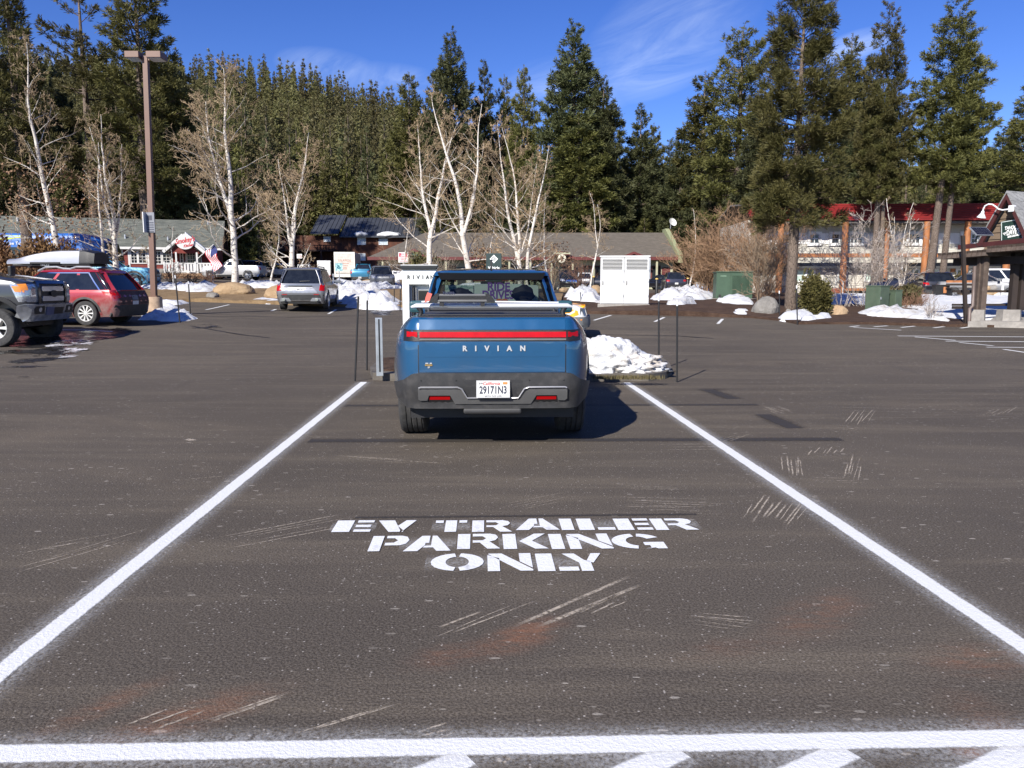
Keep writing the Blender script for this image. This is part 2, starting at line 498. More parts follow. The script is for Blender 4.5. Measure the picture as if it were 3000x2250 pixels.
# ---- draped regions
def drape(name, poly, m, step=.8, up=.10, fn=None, skirt=.16, kind='structure', smooth=180, parent=None, label=None):
    """polygon draped on the terrain, its edge turned down as a kerb or a bank"""
    v, f = fill(poly, step)
    bp = dens(poly, step); n0 = len(v)
    vs = [(x, y, zg(x, y) + up + (fn(x, y) if fn else 0)) for (x, y) in v]
    b = MB().add(vs, f)
    ring = [(x, y, zg(x, y) + up + (fn(x, y) if fn else 0)) for x, y in bp]
    low = [(x, y, zg(x, y) - skirt) for x, y in bp]
    n = len(bp)
    b.add(ring + low, [(i, (i + 1) % n, n + (i + 1) % n, n + i) for i in range(n)])
    o = b.build(name, m, parent, smooth=smooth if smooth < 180 else 45)
    return tag(o, label=label, kind=kind)
def gp(pts, s=1.0): return [(p.x, p.y) for p in (G(*q) for q in pts)]

def soil(name, a, b_, c_, sc=3.0, bump=.6):
    t = NT(name); c = t.coord('Object')
    k = t.mix(t.ramp(t.noise(c, sc, 7, .7), .3, .7), a, b_)
    k = t.mix(t.ramp(t.noise(c, sc * 9, 4, .7), .55, .75), k, c_)
    t.col(k); t.set(Roughness=.95, Specular_IOR_Level=.2); t.bump(t.noise(c, sc * 8, 5, .7), bump, .06)
    return t.m
GRASSM = soil('dry_grass', (.15, .10, .055), (.24, .165, .09), (.31, .23, .13), 1.6)
MULCH = soil('bark_mulch', (.045, .026, .018), (.085, .052, .036), (.16, .11, .08), 2.5, .9)
def snow_mat(name, dirt=.3):
    t = NT(name); c = t.coord('Object')
    n = t.noise(c, 2.2, 8, .68)
    k = t.mix(t.ramp(n, .3, .7), (.54, .555, .58), (.66, .665, .675))
    k = t.mix(t.math('MULTIPLY', t.ramp(t.noise(c, 1.9, 9, .78), .46, .66), dirt), k, (.34, .28, .21))
    k = t.mix(t.math('MULTIPLY', t.ramp(t.noise(c, 26, 4, .7), .66, .76), dirt), k, (.16, .12, .09))
    t.col(k); t.set(Roughness=.75, Specular_IOR_Level=.3, Subsurface_Weight=.0)
    h = t.math('ADD', t.noise(c, 7, 6, .65), t.math('MULTIPLY', t.noise(c, 30, 3, .6), .35))
    t.bump(h, .55, .09)
    return t.m
SNOW = snow_mat('snow', .12)
SNOWD = snow_mat('dirty_snow', .62)

# planting strips beyond the lot
def berm(x, y): return .06 * noise3(x * .5, y * .5) + .05
STRIPL = gp([(-60, 912), (250, 898), (430, 886), (560, 884), (830, 894), (1000, 899), (1175, 905), (1420, 911), (1640, 917)]) + gp([(1650, 866), (1400, 850), (1180, 838), (900, 836), (640, 834), (380, 835), (-60, 836)])
drape('planting_strip', STRIPL, GRASSM, .9, .10, berm, .2)
STRIPR = gp([(1640, 917), (1730, 920), (1950, 925), (2200, 932), (2290, 941), (2338, 951), (2420, 950), (2560, 951), (2700, 956), (2790, 958), (2830, 958)]) + \
         gp([(3080, 962), (3060, 880), (2700, 868), (2460, 862), (2380, 862)]) + gp([(2060, 858), (1900, 862), (1740, 866), (1650, 868)])
def mound(x, y):
    p = G(2060, 915); d = math.hypot((x - p.x) / 5.5, (y - p.y) / 3.0)
    return .04 * noise3(x * .7, y * .7) + .03 + .22 * max(0, 1 - d * d)
drape('planting_bed', STRIPR, MULCH, .8, .05, mound, .2)

# the charger island with its concrete kerb
isl = gp([(1092, 1113), (1160, 1117), (1400, 1118), (1700, 1118), (1900, 1117), (1950, 1110), (1968, 1098), (1960, 1080), (1935, 1062), (1700, 1055), (1400, 1053), (1190, 1055), (1110, 1070), (1085, 1095)])
island = drape('kerb_island', isl, M('old_kerb', (.10, .088, .074), .9, var=.25, scale=5, bump=.3, bscale=50, dirt=((.08, .07, .06), .6)), .35, .12, None, .02, smooth=30)
inner = [(x * .955 - .005, (y - 14.3) * .80 + 14.3) for x, y in isl]
drape('island_soil', inner, MULCH, .35, .135, lambda x, y: .02 * noise3(x * 3, y * 3) + .015, .0)
t = NT('mossy_grass'); c = t.coord('Object')
t.col(t.mix(t.ramp(t.noise(c, 12, 5, .7), .35, .65), (.06, .052, .022), (.13, .105, .05))); t.set(Roughness=.95)
MOSS = t.m
def grass_blades(name, spots, m, n, h, kind='stuff'):
    """short tufts of blades; spots: list of (x, y, z, spread x, spread y)"""
    b = MB()
    for (x, y, z, sx_, sy_) in spots:
        for i in range(n):
            px, py = x + random.gauss(0, sx_), y + random.gauss(0, sy_)
            a = rnd(0, 6.28); w = rnd(.006, .012); hh = h * rnd(.5, 1.2); l = rnd(-.6, .6) * hh
            b.add([(px - w * math.cos(a), py - w * math.sin(a), z - .03), (px + w * math.cos(a), py + w * math.sin(a), z - .03), (px + l * math.sin(a), py - l * math.cos(a), z + hh)], [(0, 1, 2)])
    return tag(b.build(name, m), kind=kind)
random.seed(5)
spots = []
for i in range(26):
    p = G(1745 + i * 7.4, 1108, .12); spots.append((p.x, p.y, .14, .05, .06))
grass_blades('grass', spots, MOSS, 26, .035)

# ---- paint on the asphalt
def spray(name, core, fuzz, col=(.66, .665, .665), grain=60, wear=.25):
    """sprayed paint: dense core, grainy overspray toward the strip's edges (UV v across)"""
    t = NT(name)
    u = t.new('ShaderNodeUVMap').outputs[0]; s = t.new('ShaderNodeSeparateXYZ'); t.l.new(u, s.inputs[0])
    d = t.math('ABSOLUTE', t.math('MULTIPLY', t.math('SUBTRACT', s.outputs[1], .5), 2.0))
    c = t.coord('Object')
    g = t.noise(c, grain, 4, .75); g2 = t.noise(c, 5, 4, .6)
    dd = t.math('ADD', d, t.math('MULTIPLY', t.math('SUBTRACT', g2, .5), core * .35))
    inside = t.ramp(t.math('ADD', dd, t.math('MULTIPLY', t.math('SUBTRACT', g, .5), core * .5)), core * 1.18, core * .88)
    fall = t.math('POWER', t.ramp(dd, 1.0, core), 2.2)
    mist = t.math('MULTIPLY', t.math('MULTIPLY', fall, fuzz), t.ramp(g, .30, .72))
    a = t.math('MAXIMUM', t.math('MULTIPLY', inside, t.ramp(g, .12, .36, 1 - wear, 1.0)), mist, clamp=True)
    t.col(col); t.set(Roughness=.7, Specular_IOR_Level=.25)
    t.bump(g, .5, .012)
    t.alpha(a)
    return t.m
def strip(name, A, B, w, m, dz=.004, parent=None, seg=1.0, kind='structure', wob=0):
    A, B = Vector(A), Vector(B); d = (B - A); L = d.length; d.normalize(); r = Vector((-d.y, d.x, 0)) * (w / 2)
    n = max(1, int(L / seg)); b = MB(); b.uv = []
    for i in range(n + 1):
        p = A.lerp(B, i / n)
        q = r * (wob * noise3(i * .7, A.x * 3)) if wob else Vector()
        for sgn, v in ((-1, 0), (1, 1)):
            e = p + r * sgn + q
            b.v.append((e.x, e.y, zg(e.x, e.y) + dz)); b.uv.append((i / n * L, v))
    b.f = [(2 * i, 2 * i + 1, 2 * i + 3, 2 * i + 2) for i in range(n)]
    o = b.build(name, m, parent)
    return tag(o, kind=kind) if parent is None else o
SPRAY = spray('sprayed_white_paint', .245, .42, wear=.5)
SPRAYT = spray('crisp_white_paint', .72, .35, (.62, .62, .60), 50, .45)
strip('painted_line', G(-420, 2330), G(1066, 1120), .42, SPRAY, .004)
strip('painted_line', G(3420, 2194), G(1836, 1122), .42, SPRAY, .004)
bl0, bl1 = G(-420, 2228), G(3420, 2174)
strip('painted_line', bl0, bl1, .40, SPRAY, .005)
for (a, b) in (((1370, 2222), (900, 2420)), ((1990, 2215), (1530, 2420)), ((2480, 2208), (2050, 2420)), ((3010, 2200), (2640, 2400))):
    strip('hatch_line', G(*a), G(*b), .42, SPRAY, .0025)
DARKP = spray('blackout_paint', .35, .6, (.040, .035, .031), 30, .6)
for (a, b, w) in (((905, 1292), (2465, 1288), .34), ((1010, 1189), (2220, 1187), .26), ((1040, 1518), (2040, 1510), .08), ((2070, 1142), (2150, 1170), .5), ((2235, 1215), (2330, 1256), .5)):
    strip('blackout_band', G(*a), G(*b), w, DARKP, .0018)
# other bay markings about the lot
for (a, b) in (((603, 908), (671, 893)), ((785, 915), (832, 897)), ((962, 920), (985, 907)), ((1160, 1100), (1172, 1080)), ((1740, 939), (1790, 924)), ((1918, 943), (1946, 930)), ((2103, 949), (2117, 935)),
               ((155, 967), (330, 972)), ((2490, 958), (2517, 955)), ((2560, 958), (2600, 955)), ((2640, 960), (2680, 956)), ((2735, 961), (2770, 957)), ((2815, 962), (2850, 957)),
               ((2500, 960), (2640, 968)), ((2630, 985), (3020, 988)), ((2680, 988), (2800, 998)), ((2770, 1000), (3020, 1002)), ((2810, 1004), (2910, 1014)), ((2890, 1018), (3020, 1019)), ((2940, 1024), (3020, 1036)), ((1720, 1007), (1800, 1010))):
    strip('bay_line', G(*a), G(*b), .14, SPRAYT, .006, seg=.8)
strip('bay_line', G(1106, 1103), G(1300, 960), .15, SPRAYT, .006, seg=.8)
DLINE = spray('thin_dark_line', .55, .5, (.02, .018, .018), 30, .3)  # thin wavering dark lines across the lot
for (a, b) in (((470, 925), (1160, 921)), ((1700, 979), (1990, 985)), ((1990, 985), (2090, 992)), ((560, 955), (790, 990)), ((1990, 985), (2050, 990))):
    strip('dark_line', G(*a), G(*b), .16, DLINE, .004, wob=.8)

# stencilled lettering, each letter a sheet of its own
STENCIL = {  # outlines in a 1 x 1 box, stencil bridges left open
 'E': [[(0, 0), (.46, 0), (.46, 1), (0, 1)], [(.56, .80), (1, .80), (1, 1), (.56, 1)], [(.56, .40), (.96, .40), (.96, .60), (.56, .60)], [(.56, 0), (1, 0), (1, .2), (.56, .2)]],
 'V': [[(.02, 1), (.44, 1), (.66, .12), (.66, 0), (.38, 0)], [(.56, .50), (.74, .12), (.74, 0), (.70, 0), (1, 1), (.74, 1)]],
 'T': [[(.32, 0), (.68, 0), (.68, 1), (.32, 1)], [(0, .78), (.25, .78), (.25, 1), (0, 1)], [(.75, .78), (1, .78), (1, 1), (.75, 1)]],
 'R': [[(0, 0), (.30, 0), (.30, 1), (0, 1)], [(.36, 1), (.78, 1), (.92, .92), (.97, .74), (.9, .55), (.76, .47), (1.0, 0), (.70, 0), (.53, .40), (.36, .40), (.36, .55), (.60, .55), (.68, .68), (.60, .82), (.36, .82)]],
 'A': [[(0, 0), (.30, 0), (.44, .38), (.44, .52), (.52, .52), (.52, 1), (.34, 1)], [(.57, 1), (.67, 1), (1, 0), (.70, 0), (.62, .22), (.40, .22), (.44, .34), (.57, .34)]],
 'I': [[(0, 0), (1, 0), (1, 1), (0, 1)]],
 'L': [[(0, 0), (.42, 0), (.42, 1), (0, 1)], [(.52, 0), (1, 0), (1, .22), (.52, .22)]],
 'P': [[(0, 0), (.30, 0), (.30, 1), (0, 1)], [(.38, 1), (.78, 1), (.93, .92), (1, .70), (.93, .46), (.78, .36), (.38, .36), (.38, .53), (.60, .53), (.70, .68), (.60, .83), (.38, .83)]],
 'K': [[(0, 0), (.30, 0), (.30, 1), (0, 1)], [(.37, .50), (.74, 1), (1, 1), (.66, .52), (1, 0), (.70, 0)]],
 'N': [[(0, 0), (.27, 0), (.27, .72), (0, .92)], [(.02, 1), (.33, 1), (1, .08), (1, 0), (.72, 0), (.02, .97)], [(.73, 1), (1, 1), (1, .16), (.73, .52)]],
 'O': [], 'G': [], 'Y': [[(.10, 1), (.42, 1), (.62, .62), (.78, .5), (.78, 0), (.48, 0), (.48, .46)], [(.68, .55), (.84, .45), (1.12, 1), (.86, 1)]],
}
def arc(cx, cy, rx, ry, a0, a1, n=10): return [(cx + rx * math.cos(R(a0 + (a1 - a0) * i / n)), cy + ry * math.sin(R(a0 + (a1 - a0) * i / n))) for i in range(n + 1)]
STENCIL['O'] = [arc(.5, .5, .5, .5, 97, 263) + arc(.5, .5, .22, .30, 263, 97), arc(.5, .5, .5, .5, 83, -83) + arc(.5, .5, .22, .30, -83, 83)]
STENCIL['G'] = [arc(.5, .5, .5, .5, 97, 263) + arc(.5, .5, .22, .30, 263, 97), arc(.5, .5, .5, .5, 83, 28) + arc(.5, .5, .24, .30, 28, 83),
                [(.58, .02), (.70, .02), (.70, .22), (.60, .22), (.60, .42), (1, .42), (1, 0), (.82, 0), (.78, .06)]]
t = NT('stencil_paint'); c = t.coord('Object')
g = t.noise(c, 55, 4, .75); g2 = t.noise(c, 7, 5, .65)
t.col((.68, .69, .71)); t.set(Roughness=.75, Specular_IOR_Level=.25); t.bump(g, .5, .012)
t.alpha(t.math('MULTIPLY', t.ramp(g, .20, .36, .35, 1.0), t.ramp(g2, .22, .42, .55, 1.0)))
STPAINT = t.m
word = empty('stall_lettering'); tag(word, kind='structure')
CR = lambda x, y: (950 + x / 1.993, 1500 + y / 1.993)
ROWS = (   # letters with their left and right edges at the foot, in crop pixels; foot left/right, head left/right corner heights
 ([('E', 40, 265), ('V', 285, 520), ('T', 640, 830), ('R', 862, 1095), ('A', 1118, 1376), ('I', 1388, 1462), ('L', 1492, 1705), ('E', 1718, 1926), ('R', 1940, 2182)], (42, 133), (2180, 108), (75, 60), (2110, 40)),
 ([('P', 252, 480), ('A', 458, 738), ('R', 775, 1028), ('K', 1048, 1312), ('I', 1330, 1408), ('N', 1438, 1694), ('G', 1702, 2000)], (252, 240), (1998, 219), (300, 156), (1950, 136)),
 ([('O', 612, 932), ('N', 955, 1222), ('L', 1250, 1486), ('Y', 1392, 1622)], (613, 357), (1590, 350), (650, 258), (1650, 250)))
LSHEETS = []
for letters, fl, fr, hl, hr in ROWS:
    F0, F1, H0 = G(*CR(*fl)), G(*CR(*fr)), G(*CR(*hl))
    ax = (F1 - F0).normalized(); ay = Vector((-ax.y, ax.x, 0))
    cap = (H0 - F0).dot(ay)
    for ch, x0, x1 in letters:
        fx = lambda x: fl[1] + (fr[1] - fl[1]) * (x - fl[0]) / (fr[0] - fl[0])
        P0, P1 = G(*CR(x0, fx(x0))), G(*CR(x1, fx(x1)))
        w = (P1 - P0).length
        b = MB()
        for poly in STENCIL[ch]:
            vs, fs = fill(poly, .25)
            b.add([tuple(P0 + ax * (u * w) + ay * (v * cap) + Vector((0, 0, .006))) for u, v in vs], fs)
        b.build('letter', STPAINT, word)
        # grainy overspray round the stencil
        cpt = P0 + ax * (w / 2)
        LSHEETS.append((cpt, w, cap, ax, ay))
MIST = spray('stencil_overspray', 1e-6, .34)
for (cpt, w, cap, ax, ay) in LSHEETS[::2]:
    b = MB(); b.uv = []
    for i in range(2):
        for v in (0, 1):
            p = cpt + ax * ((i - .5) * w * 1.2) + ay * (cap * .5 + (v - .5) * cap * 1.5)
            b.v.append((p.x, p.y, .0035)); b.uv.append((i, v))
    b.f = [(0, 1, 3, 2)]
    b.build('paint_mist', MIST, word)

# scrape marks left by a plough and by trailers
t = NT('scrape'); c = t.coord('Object')
t.col(t.mix(t.noise(c, 30, 3, .6), (.30, .25, .20), (.46, .40, .32))); t.set(Roughness=.9)
u = t.new('ShaderNodeUVMap').outputs[0]; s_ = t.new('ShaderNodeSeparateXYZ'); t.l.new(u, s_.inputs[0])
d = t.math('ABSOLUTE', t.math('MULTIPLY', t.math('SUBTRACT', s_.outputs[1], .5), 2.0))
e_ = t.math('ABSOLUTE', t.math('MULTIPLY', t.math('SUBTRACT', s_.outputs[0], .5), 2.0))
t.alpha(t.math('MULTIPLY', t.math('MULTIPLY', t.ramp(d, 1, .3), t.ramp(e_, 1, .5)), t.math('MULTIPLY', t.ramp(t.noise(c, 38, 4, .75), .32, .58), t.ramp(t.noise(c, 4, 4, .7), .26, .52))))
SCRAPE = t.m
random.seed(11)
sb = MB(); sb.uv = []
def scrape(a, b, w, n=1, step=(0, 0), jit=6):
    for i in range(n):
        A = G(a[0] + step[0] * i + rnd(-jit, jit), a[1] + step[1] * i + rnd(-jit, jit) * .5); B = G(b[0] + step[0] * i + rnd(-jit, jit), b[1] + step[1] * i + rnd(-jit, jit) * .5)
        A, B = A.lerp(B, rnd(-.05, .22) if n > 1 else 0), A.lerp(B, rnd(.62, 1.12) if n > 1 else 1)
        d = (B - A); L = d.length; d.normalize(); r = Vector((-d.y, d.x, 0)); ww = w * rnd(.4, 1.0); m = 8; b0 = len(sb.v)
        for k_ in range(m + 1):
            p = A.lerp(B, k_ / m) + r * ((.004 * noise3(k_ * .8, i * 3.1, A.x)))
            for q, v in ((-1, 0), (1, 1)):
                e = p + r * (q * ww / 2); sb.v.append((e.x, e.y, zg(e.x, e.y) + .0028)); sb.uv.append((k_ / m, v))
        sb.f += [(b0 + 2 * k_, b0 + 2 * k_ + 1, b0 + 2 * k_ + 3, b0 + 2 * k_ + 2) for k_ in range(m)]
def ks(p): return (p[0] * 3000 / 2212, p[1] * 3000 / 2212)
for (a, b, w, n, st) in (((1095, 1362), (1365, 1246), .05, 1, (0, 0)), ((1145, 1365), (1395, 1260), .045, 1, (0, 0)), ((915, 1378), (1120, 1298), .022, 3, (26, 2)), ((1240, 1330), (1330, 1290), .02, 3, (40, -2)),
                         ((475, 1192), (845, 1122), .018, 5, (-8, -9)), ((0, 1250), (300, 1165), .02, 4, (10, -9)), ((30, 1200), (260, 1160), .015, 3, (20, -8)),
                         ((1598, 1128), (1642, 1072), .022, 10, (17, 2)), ((1694, 1030), (1690, 985), .02, 6, (11, 1)), ((1745, 985), (1765, 965), .02, 6, (17, 0)), ((1818, 1040), (1832, 985), .018, 5, (11, 1)), ((1710, 1040), (1885, 1044), .014, 3, (0, -5)),
                         ((1285, 1076), (1590, 1084), .013, 6, (2, 5)), ((1300, 1048), (1480, 1050), .012, 4, (4, 5)), ((1475, 1325), (1650, 1345), .014, 5, (0, 9)),
                         ((1635, 880), (1690, 900), .02, 6, (8, -2)), ((1825, 920), (1850, 885), .02, 6, (11, 0)), ((1780, 918), (1900, 930), .014, 3, (0, 5)), ((2080, 900), (2210, 895), .014, 3, (0, 6)), ((2120, 900), (2160, 880), .014, 5, (14, 0)),
                         ((250, 1588), (420, 1520), .02, 3, (60, -6)), ((620, 1592), (845, 1528), .02, 2, (12, 4)), ((430, 1570), (640, 1500), .02, 3, (14, -3)), ((880, 1600), (960, 1575), .016, 3, (30, 4)), ((660, 980), (1000, 1002), .02, 3, (30, 6)),
                         ((1380, 960), (1610, 958), .016, 4, (0, 5)), ((1540, 955), (1610, 935), .014, 3, (20, 0)), ((550, 1025), (380, 1040), .015, 1, (0, 0)), ((1700, 880), (2212, 890), .02, 2, (0, 10)), ((1090, 1110), (1250, 1075), .012, 5, (-12, -3)), ((1380, 1090), (1560, 1096), .012, 4, (0, 6)),
                         ((1080, 1640), (1086, 1655), .04, 3, (10, 0)), ((400, 955), (420, 950), .3, 1, (0, 0)), ((2000, 1270), (2060, 1290), .02, 4, (30, 20))):
    scrape(ks(a), ks(b), w, n, st)
tag(sb.build('scrape_marks', SCRAPE), kind='stuff')

# meltwater beside the parked trucks
t = NT('wet_asphalt'); c = t.coord('Object')
n1 = t.noise(c, .9, 6, .7, .8)
u = t.new('ShaderNodeUVMap').outputs[0]; s_ = t.new('ShaderNodeSeparateXYZ'); t.l.new(u, s_.inputs[0])
t.col(t.mix(t.ramp(t.noise(c, 20, 4, .6), .4, .7), (.012, .011, .011), (.03, .027, .026))); t.set(Roughness=t.ramp(t.noise(c, 3, 4, .6), .4, .6, .22, .6), Specular_IOR_Level=.35)
t.alpha(t.ramp(t.math('SUBTRACT', n1, t.math('MULTIPLY', s_.outputs[0], .34)), .34, .40))
WET = t.m
def puddle(pts, name='wet_patch', m=None, step=.5, dz=.005):
    poly = gp(pts); v, f = fill(poly, step)
    b = MB(); b.uv = []
    for x, y in v:
        b.v.append((x, y, zg(x, y) + dz)); b.uv.append((max(0, 1 - edge_dist(x, y, poly) / 1.1), 0))
    b.f = f
    return tag(b.build(name, m or WET), kind='structure')
puddle([(-60, 985), (150, 968), (400, 955), (500, 965), (430, 985), (330, 1005), (250, 1040), (150, 1100), (60, 1150), (-80, 1190)])
puddle([(545, 935), (640, 945), (740, 985), (720, 995), (600, 965), (560, 980), (540, 960)])
puddle([(1020, 898), (1190, 905), (1200, 930), (1040, 925)])
t = NT('slush_glint'); c = t.coord('Object')  # white colour puts sun glints on the wet ground into the slush
t.col(t.mix(t.noise(c, 6, 5, .7), (.6, .58, .6), (.85, .85, .86))); t.set(Roughness=.25); t.bump(t.noise(c, 9, 5, .7), .5, .05)
u = t.new('ShaderNodeUVMap').outputs[0]; s_ = t.new('ShaderNodeSeparateXYZ'); t.l.new(u, s_.inputs[0])
t.alpha(t.ramp(t.math('SUBTRACT', t.noise(c, 2.2, 6, .75, 1.0), t.math('MULTIPLY', s_.outputs[0], .10)), .44, .49))
puddle([(130, 1015), (190, 990), (250, 995), (275, 1005), (240, 1040), (190, 1056), (170, 1050), (180, 1030)], 'slush_glint_patch', t.m, .3, .009)

# snow lying on the strips
def snow(name, pts, h, m=None, step=.30, edge=.5, rough=.35, up=.10, kind='stuff', seed=0, fq=1.3):
    poly = gp(pts); n = len(poly)
    p2 = []
    for i, (x, y) in enumerate(dens(poly, step * 1.3)):
        k = .25 * noise3(x * 1.9 + seed, y * 1.9); p2.append((x + k * edge, y + .6 * k * edge))
    v, f = fill(p2, step)
    b = MB()
    edge = min(edge, .6 * max(edge_dist(x, y, p2) for x, y in v))
    for x, y in v:
        e = min(1, edge_dist(x, y, p2) / edge)
        e = math.sqrt(e * (2 - e)) if edge < .3 else e * (1.6 - .6 * e)
        z = up * min(1, e * 4 + .1) + e * h * max(.15, 1 + rough * 2.2 * noise3(x * fq * 1.5 + seed, y * fq * 1.5, 3, 5)) + min(1, e * 2) * .20 * rough * noise3(x * 4.0, y * 4.0, seed, 4) - .03 * (1 - e)
        b.v.append((x, y, zg(x, y) + z))
    b.f = f
    o = b.build(name, m or SNOW, None, smooth=180)
    if kind: tag(o, kind=kind)
    return o
snow('snow_bank', [(540, 842), (600, 838), (660, 842), (640, 862), (600, 866), (560, 862), (480, 858), (390, 850), (390, 838), (460, 838)], .2, SNOWD, .4, 1.2, .7)
snow('snow_bank', [(690, 836), (760, 838), (860, 840), (980, 838), (1100, 840), (1180, 838), (1180, 852), (1060, 856), (960, 860), (800, 852), (720, 852)], .25, SNOWD, .4, 1.2, .7)
snow('snow_bank', [(965, 852), (1060, 856), (1120, 872), (1178, 888), (1176, 908), (1120, 911), (1060, 905), (985, 898), (960, 880)], .36, SNOWD, .35, 1.5, .7)
snow('snow_strip', [(720, 884), (832, 882), (850, 893), (780, 892)], .05, SNOW, .35, .25)
snow('snow_strip', [(560, 888), (440, 886), (430, 892), (520, 894)], .06, SNOW, .35, .25)
snow('snow_bank', [(1690, 862), (1750, 864), (1765, 882), (1765, 893), (1700, 888), (1660, 884), (1655, 868)], .26, SNOWD, .3, 1.0, .8)
snow('snow_bank', [(1910, 872), (1960, 862), (2040, 858), (2095, 862), (2096, 880), (2040, 884), (1950, 884), (1900, 886)], .26, SNOWD, .3, 1.1, .8)
snow('snow_bank', [(1936, 917), (1960, 900), (1990, 893), (2030, 890), (2046, 897), (2020, 905), (2020, 914), (1970, 916)], .10, SNOWD, .3, .5, .7, up=.28)
snow('snow_patch', [(2096, 888), (2150, 876), (2200, 884), (2216, 902), (2190, 904), (2140, 896)], .10, SNOW, .35, .8, .6, up=.16)
snow('snow_patch', [(2124, 922), (2140, 916), (2200, 924), (2198, 930), (2150, 930)], .12, SNOW, .25, .25, .5)
snow('snow_patch', [(2270, 938), (2300, 928), (2352, 922), (2395, 926), (2390, 936), (2350, 943), (2300, 944)], .16, SNOW, .3, .35, .4)
snow('snow_patch', [(2330, 945), (2392, 932), (2420, 924), (2440, 936), (2500, 926), (2490, 932), (2420, 940), (2370, 946)], .13, SNOW, .3, .3, .4)
snow('snow_bank', [(2500, 920), (2580, 916), (2650, 920), (2740, 930), (2790, 945), (2790, 951), (2720, 944), (2640, 937), (2560, 932), (2505, 928)], .12, SNOWD, .3, .5, .7)
snow('snow_field', [(2400, 872), (2480, 866), (2640, 872), (2760, 866), (3060, 880), (3060, 940), (2960, 950), (2800, 946), (2690, 925), (2640, 906), (2500, 896), (2390, 900)], .10, SNOW, .6, .8, .4)
snow('snow_field', [(2640, 858), (2720, 850), (2900, 858), (3060, 870), (3060, 884), (2760, 870)], .35, SNOW, .6, .6, .4)
# pile under the lamp post
lampile = snow('snow_pile', [(395, 938), (430, 912), (480, 905), (530, 908), (572, 922), (578, 934), (540, 944), (450, 942)], .13, SNOWD, .25, .9, .6, up=.02, kind=None)
tag(lampile, 'low white snow heap round the foot of the brown lamp post', 'snow pile')

# the craggy snow heap beside the blue pickup
def snow_heap(name, cx, cy, z, rx, ry, h, seed, label):
    bm = bmesh.new(); bmesh.ops.create_icosphere(bm, subdivisions=6, radius=1)
    for v in bm.verts:
        p = v.co.copy()
        prof = 1.0
        n1 = noise3(p.x * 1.5 + seed, p.y * 1.5, p.z * 1.5, 3); n2 = noise.turbulence(Vector((p.x * 3.2, p.y * 3.2 + seed, p.z * 3.2)), 4, True, noise_basis='VORONOI_F2F1')
        n3 = noise3(p.x * 11, p.y * 11, p.z * 11 + seed, 3)
        k = 1 + .34 * n1 + .13 * (n2 - .6) + .05 * n3
        hh = h * (1.0 if p.x < -.1 else 1.0 - .45 * min(1, (p.x + .1) / .75))
        v.co = Vector((p.x * rx * k, p.y * ry * k, max(-.02, p.z * hh * k)))
    me = bpy.data.meshes.new(name); bm.to_mesh(me); bm.free()
    o = link(name, me, SNOWD2, None, smooth=180, loc=(cx, cy, z))
    return tag(o, label, 'snow pile')
SNOWD2 = snow_mat('heap_snow', .75)
snow_heap('snow_pile', 1.68, 13.35, .12, .93, .56, .53, 3.0, 'craggy dirty white snow heap on the island beside the blue pickup')
# ---------------------------------------------------------------- buildings
class Face:
    """vertical facade through ground points A (left) and B (right); local x runs along it, y away from the viewer, z up from the root"""
    def __init__(s, A, B, z0=None):
        s.A, s.B = Vector((A[0], A[1], 0)), Vector((B[0], B[1], 0))
        s.d = (s.B - s.A).normalized(); s.n = Vector((-s.d.y, s.d.x, 0)); s.L = (s.B - s.A).length
        s.z0 = zg(*((s.A + s.B) / 2).xy) if z0 is None else z0
        s.rz = math.atan2(s.d.y, s.d.x)
    def at(s, px, py, back=0.0):
        d = ray(px, py); t = ((s.A + s.n * back).dot(s.n)) / (d.dot(s.n))
        p = d * t
        return (p - s.A).dot(s.d), p.z + EYE - s.z0
    def root(s, name, label, cat): return empty(name, (s.A.x, s.A.y, s.z0), s.rz, label, cat)
def pxy(px, Y): return ((px - 1500) / 2250.0 * Y * .9916, Y)
def window(parent, x0, x1, z0, z1, y, frame, pane, nx=2, ny=2, t=.09, mt=.035, d=.06):
    b = MB()
    b.box(x0 - t, x1 + t, y - d, y + .02, z1, z1 + t); b.box(x0 - t, x1 + t, y - d, y + .02, z0 - t, z0)
    b.box(x0 - t, x0, y - d, y + .02, z0, z1); b.box(x1, x1 + t, y - d, y + .02, z0, z1)
    f = b.build('window', frame, parent)
    if nx + ny == 3:
        if nx == 2: MB().box((x0 + x1 - mt) / 2, (x0 + x1 + mt) / 2, y - .03, y - .005, z0, z1).build('muntin', frame, f)
        else: MB().box(x0, x1, y - .03, y - .005, (z0 + z1 - mt) / 2, (z0 + z1 + mt) / 2).build('muntin', frame, f)
    elif nx + ny > 3:
        m_ = MB()
        for i in range(1, nx):
            x = x0 + (x1 - x0) * i / nx; m_.box(x - mt / 2, x + mt / 2, y - .03, y - .005, z0, z1)
        for j in range(1, ny):
            z = z0 + (z1 - z0) * j / ny; m_.box(x0, x1, y - .034, y - .004, z - mt / 2, z + mt / 2)
        tag(m_.build('muntin_grid', frame, f), kind='stuff')
    MB().box(x0, x1, y - .002, y + .02, z0, z1).build('pane', pane, f)
    return f
def clap(b, x0, x1, z0, z1, y, row=.18, d=.025):
    """lapped boards"""
    z = z0
    while z < z1 - 1e-3:
        zt = min(z + row, z1)
        b.add([(x0, y - d, z), (x1, y - d, z), (x1, y - .004, zt), (x0, y - .004, zt), (x0, y + .05, z), (x1, y + .05, z), (x1, y + .05, zt), (x0, y + .05, zt)],
              [(0, 1, 2, 3), (4, 7, 6, 5), (0, 4, 5, 1), (3, 2, 6, 7), (0, 3, 7, 4), (1, 5, 6, 2)])
        z = zt
